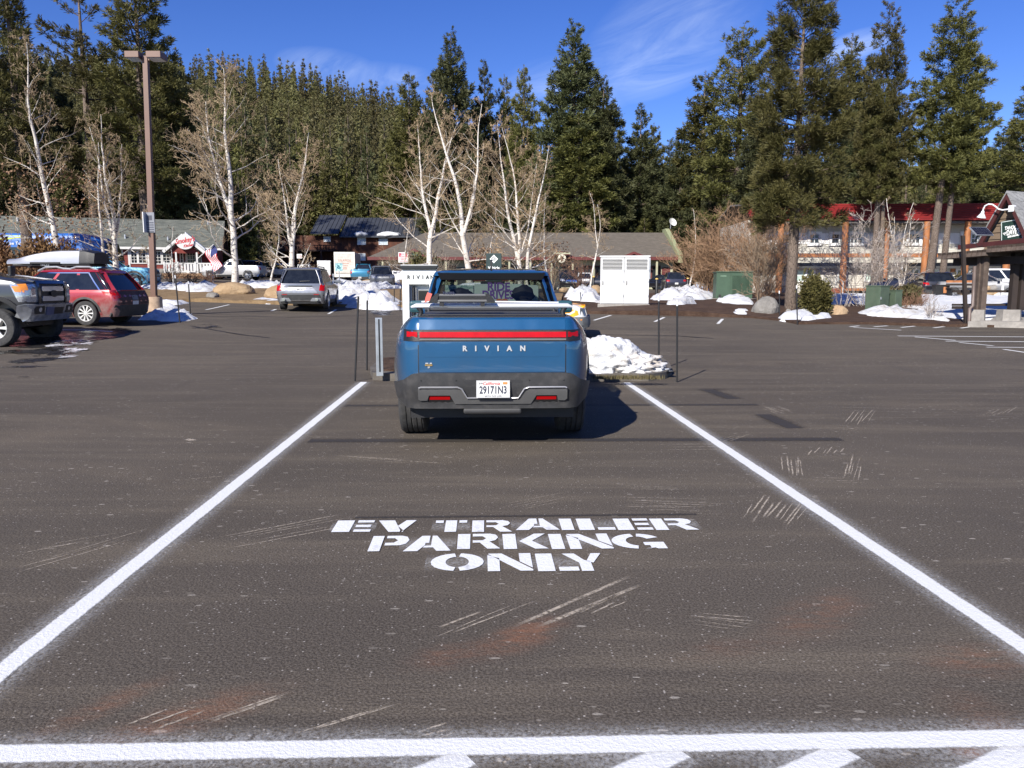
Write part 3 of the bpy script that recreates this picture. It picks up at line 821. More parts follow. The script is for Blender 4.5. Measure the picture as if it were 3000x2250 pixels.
def slope(b, x0, x1, y0, z0, y1, z1, t=.12):
    """roof slab from eave (y0, z0) to ridge (y1, z1)"""
    b.add([(x0, y0, z0), (x1, y0, z0), (x1, y1, z1), (x0, y1, z1), (x0, y0, z0 - t), (x1, y0, z0 - t), (x1, y1, z1 - t), (x0, y1, z1 - t)],
          [(0, 1, 2, 3), (7, 6, 5, 4), (0, 4, 5, 1), (1, 5, 6, 2), (2, 6, 7, 3), (3, 7, 4, 0)])
def shingle_mat(name, a, b_, row=4.0):
    t = NT(name); c = t.coord('Object')
    st = t.noise(t.coord('Object', (.9, row, row)), 1.4, 5, .65)
    br = t.new('ShaderNodeTexBrick'); t.l.new(t.coord('Object', None, (R(-62), 0, 0)), br.inputs['Vector'])
    br.inputs['Scale'].default_value = 1.0; br.inputs['Brick Width'].default_value = .33; br.inputs['Row Height'].default_value = .15; br.inputs['Mortar Size'].default_value = .012
    br.inputs['Color1'].default_value = (.8, .8, .8, 1); br.inputs['Color2'].default_value = (1.15, 1.15, 1.15, 1); br.inputs['Mortar'].default_value = (.55, .55, .55, 1)
    k = t.mix(t.ramp(st, .35, .66), a, b_)
    k = t.mix(.7, k, br.outputs['Color'], 'MULTIPLY')
    t.col(k); t.set(Roughness=.9); t.bump(t.noise(c, 14, 3, .6), .35, .03)
    return t.m
def striped_siding(name, col, row, dark=.55):
    return M(name, col, .7, var=.08, scale=1.5)

# ---- A: red restaurant with the oval sign
FA = Face(pxy(-70, 68), pxy(642, 74), 2.12)
A = FA.root('restaurant', 'long red restaurant with grey shingle roof, white windows and a gabled porch', 'restaurant')
REDW = M('barn_red', (.17, .028, .02), .75, var=.18, scale=3)
SHINA = shingle_mat('grey_green_shingles', (.075, .082, .07), (.15, .155, .13))
STONE = M('grey_stone', (.23, .22, .2), .9, var=.3, scale=2.5, bump=.5, bscale=8)
GLA = M('window_glass', (.02, .024, .028), .08, var=.5, scale=1.2, spec=.6)
La = FA.L; zeave = 2.86; zr = 5.75
b = MB(); clap(b, 0, La, .9, 2.75, 0, .22); b.build('wall', REDW, A)
box('stone_base', STONE, A, 0, La, -.06, .1, -.5, .9)
gw = MB(); gw.prism([(0, -.5), (9, -.5), (9, 2.75), (4.5, 5.6), (0, 2.75)], lambda u, v: (La - .02, u + .06, v), lambda u, v: (La - .2, u + .06, v)); gw.build('gable_wall', REDW, A)
b = MB(); slope(b, -.6, La + .55, -.55, zeave, 4.5, zr); slope(b, -.6, La + .55, 9.5, zeave, 4.5, zr + .002); b.build('roof', SHINA, A)
rf = MB().box(-.6, La + .55, -.60, -.553, zeave - .22, zeave - .01); rf.build('fascia', TRIMW, A)
b = MB(); b.bar((La + .53, -.6, zeave - .16), (La + .53, 4.5, zr - .16), .08, .25); b.bar((La + .53, 9.5, zeave - .16), (La + .53, 4.5, zr - .16), .08, .25); b.build('barge_board', M('dark_brown_trim', (.05, .03, .022), .7), A)
for (p0, p1, nx) in (((384, 735), (402, 770), 2), ((406, 735), (428, 770), 2), ((453, 737), (472, 772), 2), ((477, 737), (498, 772), 2)):
    x0, z1 = FA.at(*p0); x1, z0 = FA.at(*p1)
    window(A, x0, x1, z0, z1, -.03, TRIMW, GLA, nx, 4)
for px in (358, 378, 434, 451, 503):
    x, _ = FA.at(px, 750); box('trim_board', TRIMW, A, x - .08, x + .08, -.075, -.028, .9, 2.62)
for (px, py) in ((373, 700), (497, 705), (606, 653), (55, 640), (35, 643)):
    x, z = FA.at(px, py, 2.0); y = -.55 + (z - zeave) / (zr - zeave) * 5.05
    MB().cyl((x, y, z - .15), (x, y, z + .35), .09, n=8).build('roof_vent', GALV, A)
# porch: posts, rail, gable roof with snow
xl, _ = FA.at(487, 725); xr, _ = FA.at(604, 725); xm = (xl + xr) / 2
zl = 2.45; za = 4.0; yf = -2.6
b = MB()
for (xa, xb_) in ((xl, xm), (xr, xm)):
    dx = xb_ - xa
    b.add([(xa, yf, zl), (xb_, yf, za), (xb_, 3.2, za), (xa, 3.2, zl), (xa, yf, zl - .12), (xb_, yf, za - .12), (xb_, 3.2, za - .12), (xa, 3.2, zl - .12)],
          [(0, 1, 2, 3), (7, 6, 5, 4), (0, 4, 5, 1), (1, 5, 6, 2), (2, 6, 7, 3), (3, 7, 4, 0)])
b.build('porch_roof', SHINA, A)
b = MB(); b.bar((xl, yf - .03, zl - .1), (xm, yf - .03, za - .1), .06, .26); b.bar((xr, yf - .035, zl - .1), (xm, yf - .035, za - .1), .06, .26); b.build('barge_board', TRIMW, A)
b = MB(); b.add([(xr + .12, yf - .1, zl + .0), (xm + .15, yf - .1, za - .1), (xm + .15, 2.6, za - .1), (xr + .12, 2.6, zl), (xr + .12, yf - .1, zl + .22), (xm + .2, yf - .1, za + .18), (xm + .2, 2.6, za + .18), (xr + .12, 2.6, zl + .25)],
        [(3, 2, 1, 0), (4, 5, 6, 7), (0, 1, 5, 4), (1, 2, 6, 5), (2, 3, 7, 6), (3, 0, 4, 7)]); b.build('roof_snow', SNOW, A, bevel=.08)
b = MB(); b.prism([(xl + .4, zl - .2), (xr - .4, zl - .2), (xm, za - .35)], lambda u, v: (u, yf + .25, v), lambda u, v: (u, yf + .35, v)); b.build('porch_gable', REDW, A)
for px in (516, 577):
    x, _ = FA.at(px, 760, -2.4); box('porch_post', TRIMW, A, x - .07, x + .07, yf + .2, yf + .34, .2, zl - .1)
box('porch_floor', M('porch_boards', (.30, .18, .10), .8, var=.2), A, xl - .2, xr + .9, yf, -.08, .15, .45)
box('porch_skirt', M('porch_lattice', (.20, .11, .06), .85, var=.2), A, xl - .1, xr + .8, yf + .06, -.1, -.4, .15)
xr2 = xr + .8
b = MB(); b.box(xl, xr2, yf + .2, yf + .28, 1.30, 1.40); b.box(xl, xr2, yf + .2, yf + .28, .55, .63); b.build('porch_rail', TRIMW, A)
n = 16
for i in range(n):
    x = xl + (xr2 - xl) * (i + .5) / n
    box('baluster', TRIMW, A, x - .09, x + .09, yf + .215, yf + .265, .63, 1.30)
for x in (xl + .02, xm - .6, xm + .9, xr2 - .05): box('rail_post', TRIMW, A, x - .07, x + .07, yf + .17, yf + .31, .3, 1.5)
x0, z1 = FA.at(549, 737); x1, z0 = FA.at(572, 772)
dr = box('door', TRIMW, A, x0 - .2, x1 + .2, -.10, -.03, .45, z1 + .22)
f = window(A, x0, x1, z0, z1, -.12, TRIMW, GLA, 3, 3, .05)
for (a, c) in ((529, 536), (582, 589)):
    x0, z1 = FA.at(a, 737); x1, z0 = FA.at(c, 773); window(A, x0, x1, z0, z1, -.05, TRIMW, GLA, 1, 3)
# oval sign hung in the porch gable
sx0, sz1 = FA.at(514, 686, -2.75); sx1, sz0 = FA.at(569, 731, -2.75)
cxs, czs, rxs, rzs = (sx0 + sx1) / 2, (sz0 + sz1) / 2, (sx1 - sx0) / 2, (sz1 - sz0) / 2
sgn = empty('oval_sign', FA.A + FA.d * cxs + FA.n * -2.8 + Vector((0, 0, FA.z0 + czs)), FA.rz, 'white oval sign with red script on the restaurant porch gable', 'sign')
REDI = M('red_ink', (.55, .03, .03), .5)
ov = [(rxs * math.cos(R(a)), rzs * math.sin(R(a))) for a in range(0, 360, 10)]
b = MB(); b.prism(ov, lambda u, v: (u, 0, v), lambda u, v: (u, .14, v)); b.build('board', M('sign_white', (.62, .61, .59), .45, var=.05), sgn)
text('lettering', "Smokey's", .62, REDI, sgn, (-.02, -.012, .12), (R(90), R(-12), 0), .006, .45, .72, bold=.012)
text('lettering', "Kitchen", .36, REDI, sgn, (.25, -.012, -.32), (R(90), R(-12), 0), .006, .45, .75, bold=.006)
# flag on a slanted pole at the porch corner
fl = empty('flag', Q(580, 757, 70.2), 0, 'striped national flag hanging from a slanted pole at the restaurant porch', 'flag')
p0 = Q(580, 757, 70.2); p1 = Q(626, 716, 69.8) - p0
MB().cyl((0, 0, 0), p1, .035, n=8).build('pole', TRIMW, fl)
def flagcloth(u, v):      # u along the pole from the tip, v down the fly
    a = p1 * (1.0 - .52 * u)
    drop = Vector((.62, -.15, -1.75)) * (v * 1.08)
    return a + drop + Vector((.10 * math.sin(v * 7 + u * 3), .16 * math.sin(v * 9 + u * 4), .03 * math.sin(u * 9)))
FR, FW, FB = M('flag_red', (.5, .03, .05), .8), M('flag_white', (.75, .72, .72), .8), M('flag_blue', (.02, .03, .12), .8)
for col_, nm, sel in ((FR, 'red_stripes', 0), (FW, 'white_stripes', 1), (FB, 'blue_field', 2)):
    b = MB()
    for i in range(13):
        if sel == 2:
            if i > 6: continue
        elif i % 2 != sel: continue
        for j in range(14):
            if (sel == 2) != (i < 7 and j < 6): continue
            q = [flagcloth((i + a) / 13, (j + c_) / 14) for a, c_ in ((0, 0), (1, 0), (1, 1), (0, 1))]
            b.add(q, [(0, 1, 2, 3)])
    b.build(nm, col_, fl)

# ---- B: brown timber lodge behind
FB_ = Face(pxy(800, 112), pxy(1260, 112), zg(-25, 112))
Bq = FB_.root('timber_lodge', 'dark brown two storey timber lodge with blue grey metal roof behind the trucks', 'lodge')
WOODB = M('red_brown_boards', (.075, .023, .010), .8, var=.35, scale=1.2, stretch=(4, 4, .4), dirt=((.05, .02, .012), .5))
METR = M('blue_grey_metal_roof', (.055, .06, .072), .45, .3, var=.1, scale=.5)
def zb(py): return FB_.at(1000, py)[1]
def xb(px): return FB_.at(px, 690)[0]
box('wall', WOODB, Bq, xb(805), xb(1235), 0, 10, -1, zb(690))
b = MB(); slope(b, xb(915), xb(996), -1.0, zb(685), 5, zb(640) + .9); b.build('roof', METR, Bq)
b = MB(); slope(b, xb(998), xb(1240), -.8, zb(694), 5, zb(648) + .9); b.build('roof', METR, Bq)
for (pa, pb, py0, py1, yy, rr) in ((915, 996, 685, 640, -1.0, .9), (998, 1240, 694, 648, -.8, .9)):
    x = xb(pa); xe = xb(pb)
    b = MB()
    while x < xe:
        b.bar((x, yy, zb(py0) + .03), (x, 5, zb(py1) + rr + .03), .08, .10); x += .62
    tag(b.build('roof_ribs', METR, Bq), kind='stuff')
for (p0, p1) in (((950, 694), (968, 707)), ((1048, 697), (1071, 716)), ((1111, 700), (1135, 716)), ((1052, 744), (1070, 762))):
    x0, z1 = FB_.at(*p0); x1, z0 = FB_.at(*p1); window(Bq, x0, x1, z0, z1, -.05, M('pale_frame', (.5, .5, .5), .6), M('sky_pane', (.45, .52, .6), .1, var=.3, scale=.6), 2, 1, .08)
DKB = M('deck_brown', (.045, .02, .013), .8, var=.3)
box('balcony', DKB, Bq, xb(800), xb(990), -2.2, -.05, zb(738), zb(733)); 
b = MB()
for i in range(24): x = xb(800) + (xb(990) - xb(800)) * i / 23; b.box(x - .04, x + .04, -2.2, -2.12, zb(733), zb(722))
b.box(xb(800), xb(990), -2.22, -2.1, zb(722), zb(722) + .12); b.build('balcony_rail', DKB, Bq)
for px in (810, 880, 950, 988): box('deck_post', DKB, Bq, xb(px) - .12, xb(px) + .12, -2.2, -1.96, -1, zb(738))
def lump(b, x, y, z, rx, ry, rz_, seed):
    bm = bmesh.new(); bmesh.ops.create_icosphere(bm, subdivisions=3, radius=1)
    for v in bm.verts:
        k = 1 + .3 * noise3(v.co.x * 1.6 + seed, v.co.y * 1.6, v.co.z * 1.6); v.co = Vector((x + v.co.x * rx * k, y + v.co.y * ry * k, z + v.co.z * rz_ * k))
    b.add([v.co for v in bm.verts], [[v.index for v in f.verts] for f in bm.faces]); bm.free()
b = MB(); lump(b, xb(1058), -.3, zb(687), 1.0, .8, .4, 1); lump(b, xb(1140), -.3, zb(688), 1.6, .8, .4, 4); b.build('roof_snow', SNOW, Bq, smooth=180)

# ---- C: long single storey shop row
FC = Face(pxy(1085, 84), pxy(1985, 84), 1.25)
Cq = FC.root('shop_row', 'long low shop row with brown shingle roof and maroon eaves', 'shop building')
SHINC = shingle_mat('brown_shingles', (.10, .085, .067), (.135, .115, .092))
MAR = M('maroon_trim', (.10, .017, .016), .6, var=.12)
SAGE = M('sage_boards', (.36, .35, .24), .8, var=.1, scale=2)
Lc = FC.L
def zc_(py): return FC.at(1500, py)[1]
def xc(px): return FC.at(px, 750)[0]
ze, zrg = zc_(753), zc_(688) + .75
b = MB(); clap(b, .6, Lc - .3, -.6, ze - .2, 1.2, .3); b.build('wall', SAGE, Cq)
b = MB()
x0, x1, xr0 = -.2, Lc - .1, xc(1222)
b.add([(x0, 0, ze), (x1, 0, ze), (x1, 8, zrg), (xr0, 8, zrg), (x0, 16, ze), (x1, 16, ze), (x0, 0, ze - .1), (x1, 0, ze - .1), (x1, 8, zrg - .1), (xr0, 8, zrg - .1), (x0, 16, ze - .1), (x1, 16, ze - .1)],
      [(0, 1, 2, 3), (3, 2, 5, 4), (0, 3, 4), (9, 8, 7, 6), (10, 11, 8, 9), (10, 9, 6), (0, 6, 7, 1), (4, 5, 11, 10), (0, 4, 10, 6), (1, 7, 8, 2), (2, 8, 11, 5)])
b.build('roof', SHINC, Cq)
b = MB(); b.box(x0 - .05, x1 + .05, -.12, -.004, ze - .32, ze + .02); b.build('fascia', MAR, Cq)
b = MB(); b.prism([(-.2, ze - .6), (-.2, ze + .25), (7.6, zrg + .45), (9.2, zrg + .45), (9.2, ze - .6)], lambda u, v: (x1 + .08, u, v), lambda u, v: (x1 + .55, u, v)); b.build('end_parapet', M('pale_green_boards', (.25, .27, .15), .8, var=.15), Cq)
for i, px in enumerate(range(1105, 1975, 29)):
    xx = xc(px)
    if i % 3 != 2:
        f = window(Cq, xx, xx + .82, .75, 2.25, 1.17, MAR, GLA, 2 if i % 2 else 1, 1, .10)
    else:
        box('door', MAR if i % 2 else M('dark_door', (.03, .03, .03), .5), Cq, xx, xx + .9, 1.12, 1.19, .0, 2.15)
for px in range(1120, 1980, 62): box('veranda_post', SAGE, Cq, xc(px) - .1, xc(px) + .1, .1, .3, -.6, ze - .1)
for (px, py) in ((1213, 729), (1645, 737), (1857, 738)):
    x, z = FC.at(px, py, -.6); hw = 1.35; zt = z; zl_ = ze - .05
    b = MB()
    for sgn_ in (-1, 1):
        xa = x + sgn_ * hw
        b.add([(xa, -.7, zl_), (x, -.7, zt), (x, 3.2, zt), (xa, 1.0, zl_), (xa, -.7, zl_ - .1), (x, -.7, zt - .1), (x, 3.2, zt - .1), (xa, 1.0, zl_ - .1)], [(0, 1, 2, 3), (7, 6, 5, 4), (0, 4, 5, 1), (1, 5, 6, 2), (2, 6, 7, 3), (3, 7, 4, 0)])
    dm = b.build('dormer_roof', SHINC, Cq)
    b = MB(); b.bar((x - hw, -.75, zl_ - .08), (x, -.75, zt - .08), .08, .26); b.bar((x + hw, -.755, zl_ - .08), (x, -.755, zt - .08), .08, .26); b.build('barge_board', MAR, dm)
b = MB(); b.prism([(0.45 * math.cos(R(a)), .45 * math.sin(R(a))) for a in range(0, 360, 20)], lambda u, v: (u, 0, v), lambda u, v: (u, .08, v))
sx_, sz_ = FC.at(1646, 757, -1.2)
rs = empty('round_sign', FC.A + FC.d * sx_ + FC.n * -1.2 + Vector((0, 0, FC.z0 + sz_)), FC.rz, 'round cream sign hung under the middle gable of the shop row', 'sign')
b.build('board', M('cream_board', (.6, .57, .45), .6), rs)
b = MB(); b.prism([(0.2 * math.cos(R(a)) , .26 * math.sin(R(a))) for a in range(0, 360, 30)], lambda u, v: (u, -.012, v), lambda u, v: (u, -.001, v)); b.build('emblem', M('brown_print', (.15, .1, .06), .7), rs)
MB().box(-.9, .9, .02, .08, .45, .62).build('bracket', SAGE, rs)
gx, gz = FC.at(1214, 752, -1.2)
gs = empty('shop_sign', FC.A + FC.d * gx + FC.n * -1.25 + Vector((0, 0, FC.z0 + gz)), FC.rz, 'dark green shop sign with pale lettering under the left gable of the shop row', 'sign')
box('board', M('sign_green', (.03, .07, .045), .5), gs, -.6, .6, 0, .08, -.3, .32)
for z, n_ in ((.12, 5), (-.12, 6)):
    b = MB()
    for i in range(n_): b.box(-.45 + i * .9 / n_, -.45 + i * .9 / n_ + .09, -.008, 0, z - .07, z + .07)
    b.build('print_row', M('pale_print', (.6, .6, .55), .6), gs)
ds = empty('satellite_dish', FC.A + FC.d * (x1 + .6) + FC.n * 7 + Vector((0, 0, FC.z0 + zrg + .5)), 0, 'white satellite dish on the end parapet of the shop row', 'dish')
b = MB(); b.lathe([(.02, .0), (.2, .03), (.4, .11), (.5, .2), (.5, .22), (.4, .14), (.02, .03)], 20, Matrix.Translation((.1, -.2, .55)) @ Matrix.Rotation(R(62), 4, 'X') @ Matrix.Rotation(R(25), 4, 'Y')); b.build('reflector', WHITE, ds, smooth=40)
b = MB(); b.cyl((0, 0, -.1), (0, 0, .5), .04, n=8); b.cyl((0, 0, .45), (.1, -.2, .55), .03, n=6); b.cyl((.1, -.3, .4), (.1, -.75, .75), .02, n=6); b.build('mast', GALV, ds)

# ---- D: two storey inn with red metal roof and log columns
FD = Face(pxy(2190, 58), pxy(3080, 57.4), 1.0)
D = FD.root('inn', 'pale clapboard two storey inn with red metal roof and tall log columns', 'inn')
REDR = M('red_metal_roof', (.27, .03, .03), .45, .1, var=.08, scale=.7)
CREAM = M('cream_clapboard', (.46, .44, .385), .75, var=.06, scale=1.5)
LOG = M('orange_log', (.30, .115, .04), .65, var=.25, scale=3, stretch=(3, 3, .5))
def zd(py, px=2600): return FD.at(px, py)[1]
def xd(px, py=740): return FD.at(px, py)[0]
Ld = FD.L
b = MB(); clap(b, .2, Ld, -.5, zd(766), 1.2, .165, .03); clap(b, .2, Ld, zd(766), zd(640), 1.2, .165, .03); tag(b.build('siding', CREAM, D), kind='stuff')
b = MB(); b.prism([(1.24, -.5), (10, -.5), (10, zd(640)), (1.24, zd(640))], lambda u, v: (.2, u, v), lambda u, v: (.4, u, v)); b.build('end_wall', CREAM, D)
nrow = 8; ya, za_, yb_, zb_ = -.45, zd(646) , 1.9, zd(602) + .35
for i in range(nrow):
    y0 = ya + (yb_ - ya) * i / nrow; z0 = za_ + (zb_ - za_) * i / nrow; y1 = ya + (yb_ - ya) * (i + .62) / nrow; z1 = za_ + (zb_ - za_) * (i + .62) / nrow
    b = MB(); b.add([(.0, y0 - .14, z0 + .11), (Ld, y0 - .14, z0 + .11), (Ld, y1, z1 - .03), (.0, y1, z1 - .03), (0, y0 - .10, z0 - .02), (Ld, y0 - .10, z0 - .02), (Ld, y1 + .03, z1 - .12), (0, y1 + .03, z1 - .12)],
            [(0, 1, 2, 3), (7, 6, 5, 4), (0, 4, 5, 1), (1, 5, 6, 2), (2, 6, 7, 3), (3, 7, 4, 0)]); b.build('roof_panel', REDR, D)
b = MB(); slope(b, 0, Ld, yb_, zb_ - .02, 6, zb_ + .3); slope(b, 0, Ld, 10, zb_ - .5, 6, zb_ + .31); b.build('flat_roof', M('roof_felt', (.12, .11, .1), .9), D)
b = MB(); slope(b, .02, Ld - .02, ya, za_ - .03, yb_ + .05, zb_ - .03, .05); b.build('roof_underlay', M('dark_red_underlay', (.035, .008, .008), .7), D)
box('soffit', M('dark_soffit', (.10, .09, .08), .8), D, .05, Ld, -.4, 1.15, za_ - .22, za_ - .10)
for px in (2280, 2466, 2586, 2702, 2820, 2940):
    x = xd(px); MB().lathe([(0, -.5), (.24, -.5), (.235, za_ * .5), (.215, za_ - .12), (0, za_ - .12)], 12, Matrix.Translation((x, -.45, 0))).build('log_column', LOG, D, smooth=40)
box('beam', LOG, D, .1, Ld, -.30, -.05, zd(754), zd(743))
box('canopy', M('dark_canopy', (.05, .05, .05), .6), D, .1, Ld, .55, 1.15, zd(786), zd(769))
for (a, c, nx) in ((2300, 2322, 2), (2388, 2412, 2), (2452, 2472, 1), (2484, 2540, 5), (2620, 2640, 2), (2680, 2712, 3), (2842, 2856, 1), (2868, 2896, 3), (2910, 2940, 2)):
    window(D, xd(a), xd(c), zd(709), zd(684), 1.13, WHITE, GLA, nx, 2, .22, .06)
box('window_band', WHITE, D, .25, Ld, 1.155, 1.168, zd(712), zd(680))
GRNP = M('pale_pane', (.42, .52, .46), .12, var=.25, scale=1.2)
for (a, c, pn, nx) in ((2342, 2378, GRNP, 1), (2478, 2500, GRNP, 1), (2704, 2716, GLA, 1), (2738, 2752, GRNP, 2), (2766, 2790, GRNP, 2), (2834, 2846, GLA, 1), (2928, 2950, GLA, 2), (2560, 2590, GRNP, 2)):
    window(D, xd(a), xd(c), zd(822), zd(791), 1.17, WHITE, pn, nx, 2, .12, .05)
for (a, c) in ((2386, 2402), (2898, 2912)):
    dd_ = box('door', WHITE, D, xd(a) - .15, xd(c) + .15, 1.1, 1.16, .1, zd(786)); box('door_pane', GLA, dd_, xd(a), xd(c), 1.085, 1.11, .45, zd(790))
box('plaque', LOG, D, xd(2813), xd(2826), 1.1, 1.15, zd(797), zd(779))
STEP = M('red_brown_steps', (.22, .07, .04), .8, var=.2)
for i in range(4): box('step', STEP, D, xd(2398), xd(2452), -1.7 + i * .35, -1.3 + i * .35, -.35 + i * .17, -.2 + i * .17)
box('deck', LOG, D, xd(2390), xd(2560), -.25, 1.1, .1, .28)
for px in (2404, 2450): MB().tube([(xd(px), -1.6, -.3), (xd(px), -1.6, .75), (xd(px), -.2, 1.2), (xd(px), -.2, .28)], .03, 6).build('handrail', WHITE, D)

# ---- E: ski shop gable with a timber pergola, right edge
FE = Face(pxy(2882, 28.2), pxy(3130, 25.6), .28)
E = FE.root('ski_shop', 'brown board gabled ski shop front with maroon rakes at the right edge', 'shop')
BRN = M('brown_boards', (.14, .10, .068), .75, var=.12, scale=2, stretch=(.6, 3, 3))
DRK = M('dark_timber', (.024, .016, .013), .75, var=.25, scale=2.5)
TIM = M('weathered_timber', (.072, .051, .040), .8, var=.2, scale=3, dirt=((.24, .20, .17), .25))
GSH = shingle_mat('grey_shingles', (.19, .19, .19), (.26, .26, .255))
ax_, az_ = FE.at(2967, 577); lx_, lz_ = FE.at(2892, 711); sl = (az_ - lz_) / (ax_ - lx_)
rx_ = ax_ + (ax_ - lx_) * 1.05; rz_ = az_ - (rx_ - ax_) * sl
zrow = lz_ - .6; row = .235
while zrow < az_ - .15:
    zt = min(zrow + row - .012, az_ - .1)
    hw0 = (az_ - zrow) / sl; hw1 = max(.01, (az_ - zt) / sl)
    b = MB(); b.add([(ax_ - hw0, -.02, zrow), (ax_ + hw0, -.02, zrow), (ax_ + hw1, .012, zt), (ax_ - hw1, .012, zt), (ax_ - hw0, .08, zrow), (ax_ + hw0, .08, zrow), (ax_ + hw1, .08, zt), (ax_ - hw1, .08, zt)],
            [(0, 1, 2, 3), (7, 6, 5, 4), (0, 4, 5, 1), (1, 5, 6, 2), (2, 6, 7, 3), (3, 7, 4, 0)]); b.build('plank', BRN, E)
    zrow += row
b = MB(); b.prism([(lx_, lz_), (rx_, lz_), (ax_, az_)], lambda u, v: (u, .085, v), lambda u, v: (u, .3, v)); b.build('wall', DRK, E)
b = MB(); e = Vector((0, -.32, 0))
for sgn_, ex, ez in ((-1, lx_ - .06, lz_ - .1), (1, rx_ + .06, rz_ - .1)): b.bar(Vector((ex, -.30, ez)), Vector((ax_ - sgn_ * -.0, -.30 - .003 * sgn_, az_ + .06)), .10, .13)
DMAR = M('dark_maroon', (.055, .012, .011), .6, var=.15)
b.build('rake_board', DMAR, E)
b = MB()
for sgn_, ex, ez in ((-1, lx_ - .2, lz_ - .22), (1, rx_ + .2, rz_ - .22)):
    b.add([(ex, -.36, ez + .14), (ax_, -.36, az_ + .2), (ax_, 9, az_ + .2), (ex, 9, ez + .14), (ex, -.36, ez + .06), (ax_, -.36, az_ + .12), (ax_, 9, az_ + .12), (ex, 9, ez + .06)], [(0, 1, 2, 3), (7, 6, 5, 4), (0, 4, 5, 1), (1, 5, 6, 2), (2, 6, 7, 3), (3, 7, 4, 0)])
b.build('roof', GSH, E)
# hanging board sign
s0x, s1z = FE.at(2938, 648, -.15); s1x, s0z = FE.at(2993, 713, -.15)
sw, sh = (s1x - s0x), (s1z - s0z)
sg = empty('shop_sign', FE.A + FE.d * ((s0x + s1x) / 2) + FE.n * -.16 + Vector((0, 0, FE.z0 + (s0z + s1z) / 2)), FE.rz, 'dark green ski shop sign with white lettering on the brown gable', 'sign')
sg.rotation_euler = (0, R(-5), FE.rz)
box('board', M('board_green', (.012, .032, .024), .5, var=.1), sg, -sw / 2, sw / 2, 0, .05, -sh / 2, sh / 2)
b = MB()
for (x0, x1, z0, z1) in ((-sw / 2, sw / 2, sh / 2 - .015, sh / 2 + .012), (-sw / 2, sw / 2, -sh / 2 - .012, -sh / 2 + .012), (-sw / 2 - .012, -sw / 2 + .01, -sh / 2, sh / 2), (sw / 2 - .01, sw / 2 + .012, -sh / 2, sh / 2)): b.box(x0, x1, -.012, .052, z0, z1)
b.build('frame', M('pale_edge', (.5, .55, .52), .5), sg)
WT = M('white_print', (.8, .8, .78), .6)
text('lettering', 'TAHOE', .16, WT, sg, (-.06, -.006, .16), (R(90), 0, 0), .004, .2, .72, bold=.006)
text('lettering', "DAVE'S", .25, WT, sg, (.03, -.006, .0), (R(90), R(-4), 0), .004, .2, .56, bold=.006)
text('lettering', 'SKIS & BOARDS', .088, WT, sg, (.07, -.006, -.135), (R(90), R(-4), 0), .004, .2, .72, bold=.004)
b = MB()
for i in range(3): b.add([(-.33, -.006, .0), (-.17 - .03 * i, -.006, .05 - .05 * i), (-.17 - .03 * i, -.006, .02 - .05 * i)], [(0, 1, 2)])
b.build('speed_marks', WT, sg)
# gooseneck lamp over the sign
lx, lz = FE.at(2964, 611, -.35)
gl = empty('gooseneck_lamp', FE.A + FE.d * lx + FE.n * -.35 + Vector((0, 0, FE.z0 + lz)), FE.rz, 'white gooseneck lamp with cone shade over the ski shop sign', 'lamp')
WH = M('lamp_white', (.66, .66, .66), .3, var=.03)
box('junction_box', WH, gl, -.09, .09, -.06, .1, -.11, .11, .012)
b = MB(); b.tube([(-.05, -.06, -.02), (-.22, -.15, -.04), (-.33, -.2, .0), (-.42, -.25, .10), (-.5, -.3, .17), (-.6, -.35, .19), (-.70, -.38, .14), (-.745, -.4, .03), (-.75, -.4, -.06)], .027, 8); b.build('arm', WH, gl, smooth=60)
b = MB(); b.lathe([(.03, .02), (.05, .0), (.055, -.06), (.14, -.2), (.15, -.22), (.13, -.2), (.045, -.06), (.0, -.05)], 18, Matrix.Translation((-.75, -.4, -.05)) @ Matrix.Rotation(R(12), 4, 'Y')); b.build('shade', WH, gl, smooth=40)
b = MB(); b.lathe([(0, -.24), (.03, -.23), (.04, -.2), (.02, -.14)], 10, Matrix.Translation((-.75, -.4, -.05)) @ Matrix.Rotation(R(12), 4, 'Y')); b.build('bulb', M('bulb_glass', (.7, .7, .65), .2), gl, smooth=60)

# pergola: rafters whose cut ends show, beams, posts, rails, pedestals
FP = Face(pxy(2752, 26.6), pxy(3110, 22.9), .26)
P_ = FP.root('pergola', 'brown timber pergola on concrete pedestals in front of the ski shop', 'pergola')
nraf = 25
for i in range(nraf):
    px = 2763 + i * 14.5
    yt = 744 - (px - 2757) * .078 - (9 if px > 2905 else 0)
    x, z = FP.at(px, yt + 7, 0)
    b = MB()
    b.prism([(-.16, -.10), (-.12, .02), (-.16, .10), (2.6, .10), (2.6, -.10)], lambda u, v: (x + .15 * u - .075, u, z + v), lambda u, v: (x + .15 * u + .065, u, z + v))
    b.build('rafter', TIM, P_)
x0, z0 = FP.at(2800, 778, .7); x1, z1 = FP.at(2800, 757, .7)
box('beam', DRK, P_, x0, FP.L, .55, .75, z0, z1)
x0, z0 = FP.at(2797, 731, 1.0); _, z1 = FP.at(2797, 718, 1.0)
MB().bar((x0, 1.2, (z0 + z1) / 2), (x0 + 2.4, 1.1, (z0 + z1) / 2 + .12), .1, z1 - z0).build('fascia', DMAR, P_)
b = MB(); x1_, z1_ = FP.at(2900, 700, 1.5); b.add([(x0, 1.25, z1 + .0), (x0 + 3.6, 1.15, z1 + .02), (x0 + 3.6, 2.0, z1 + .1), (x0 + .3, 2.0, z1 + .08)], [(0, 1, 2, 3)]); b.add([(x0, 1.25, z1 - .06), (x0 + 3.6, 1.15, z1 - .04), (x0 + 3.6, 2.0, z1 + .04), (x0 + .3, 2.0, z1 + .02)], [(3, 2, 1, 0)]); b.build('lean_to_roof', GSH, P_)
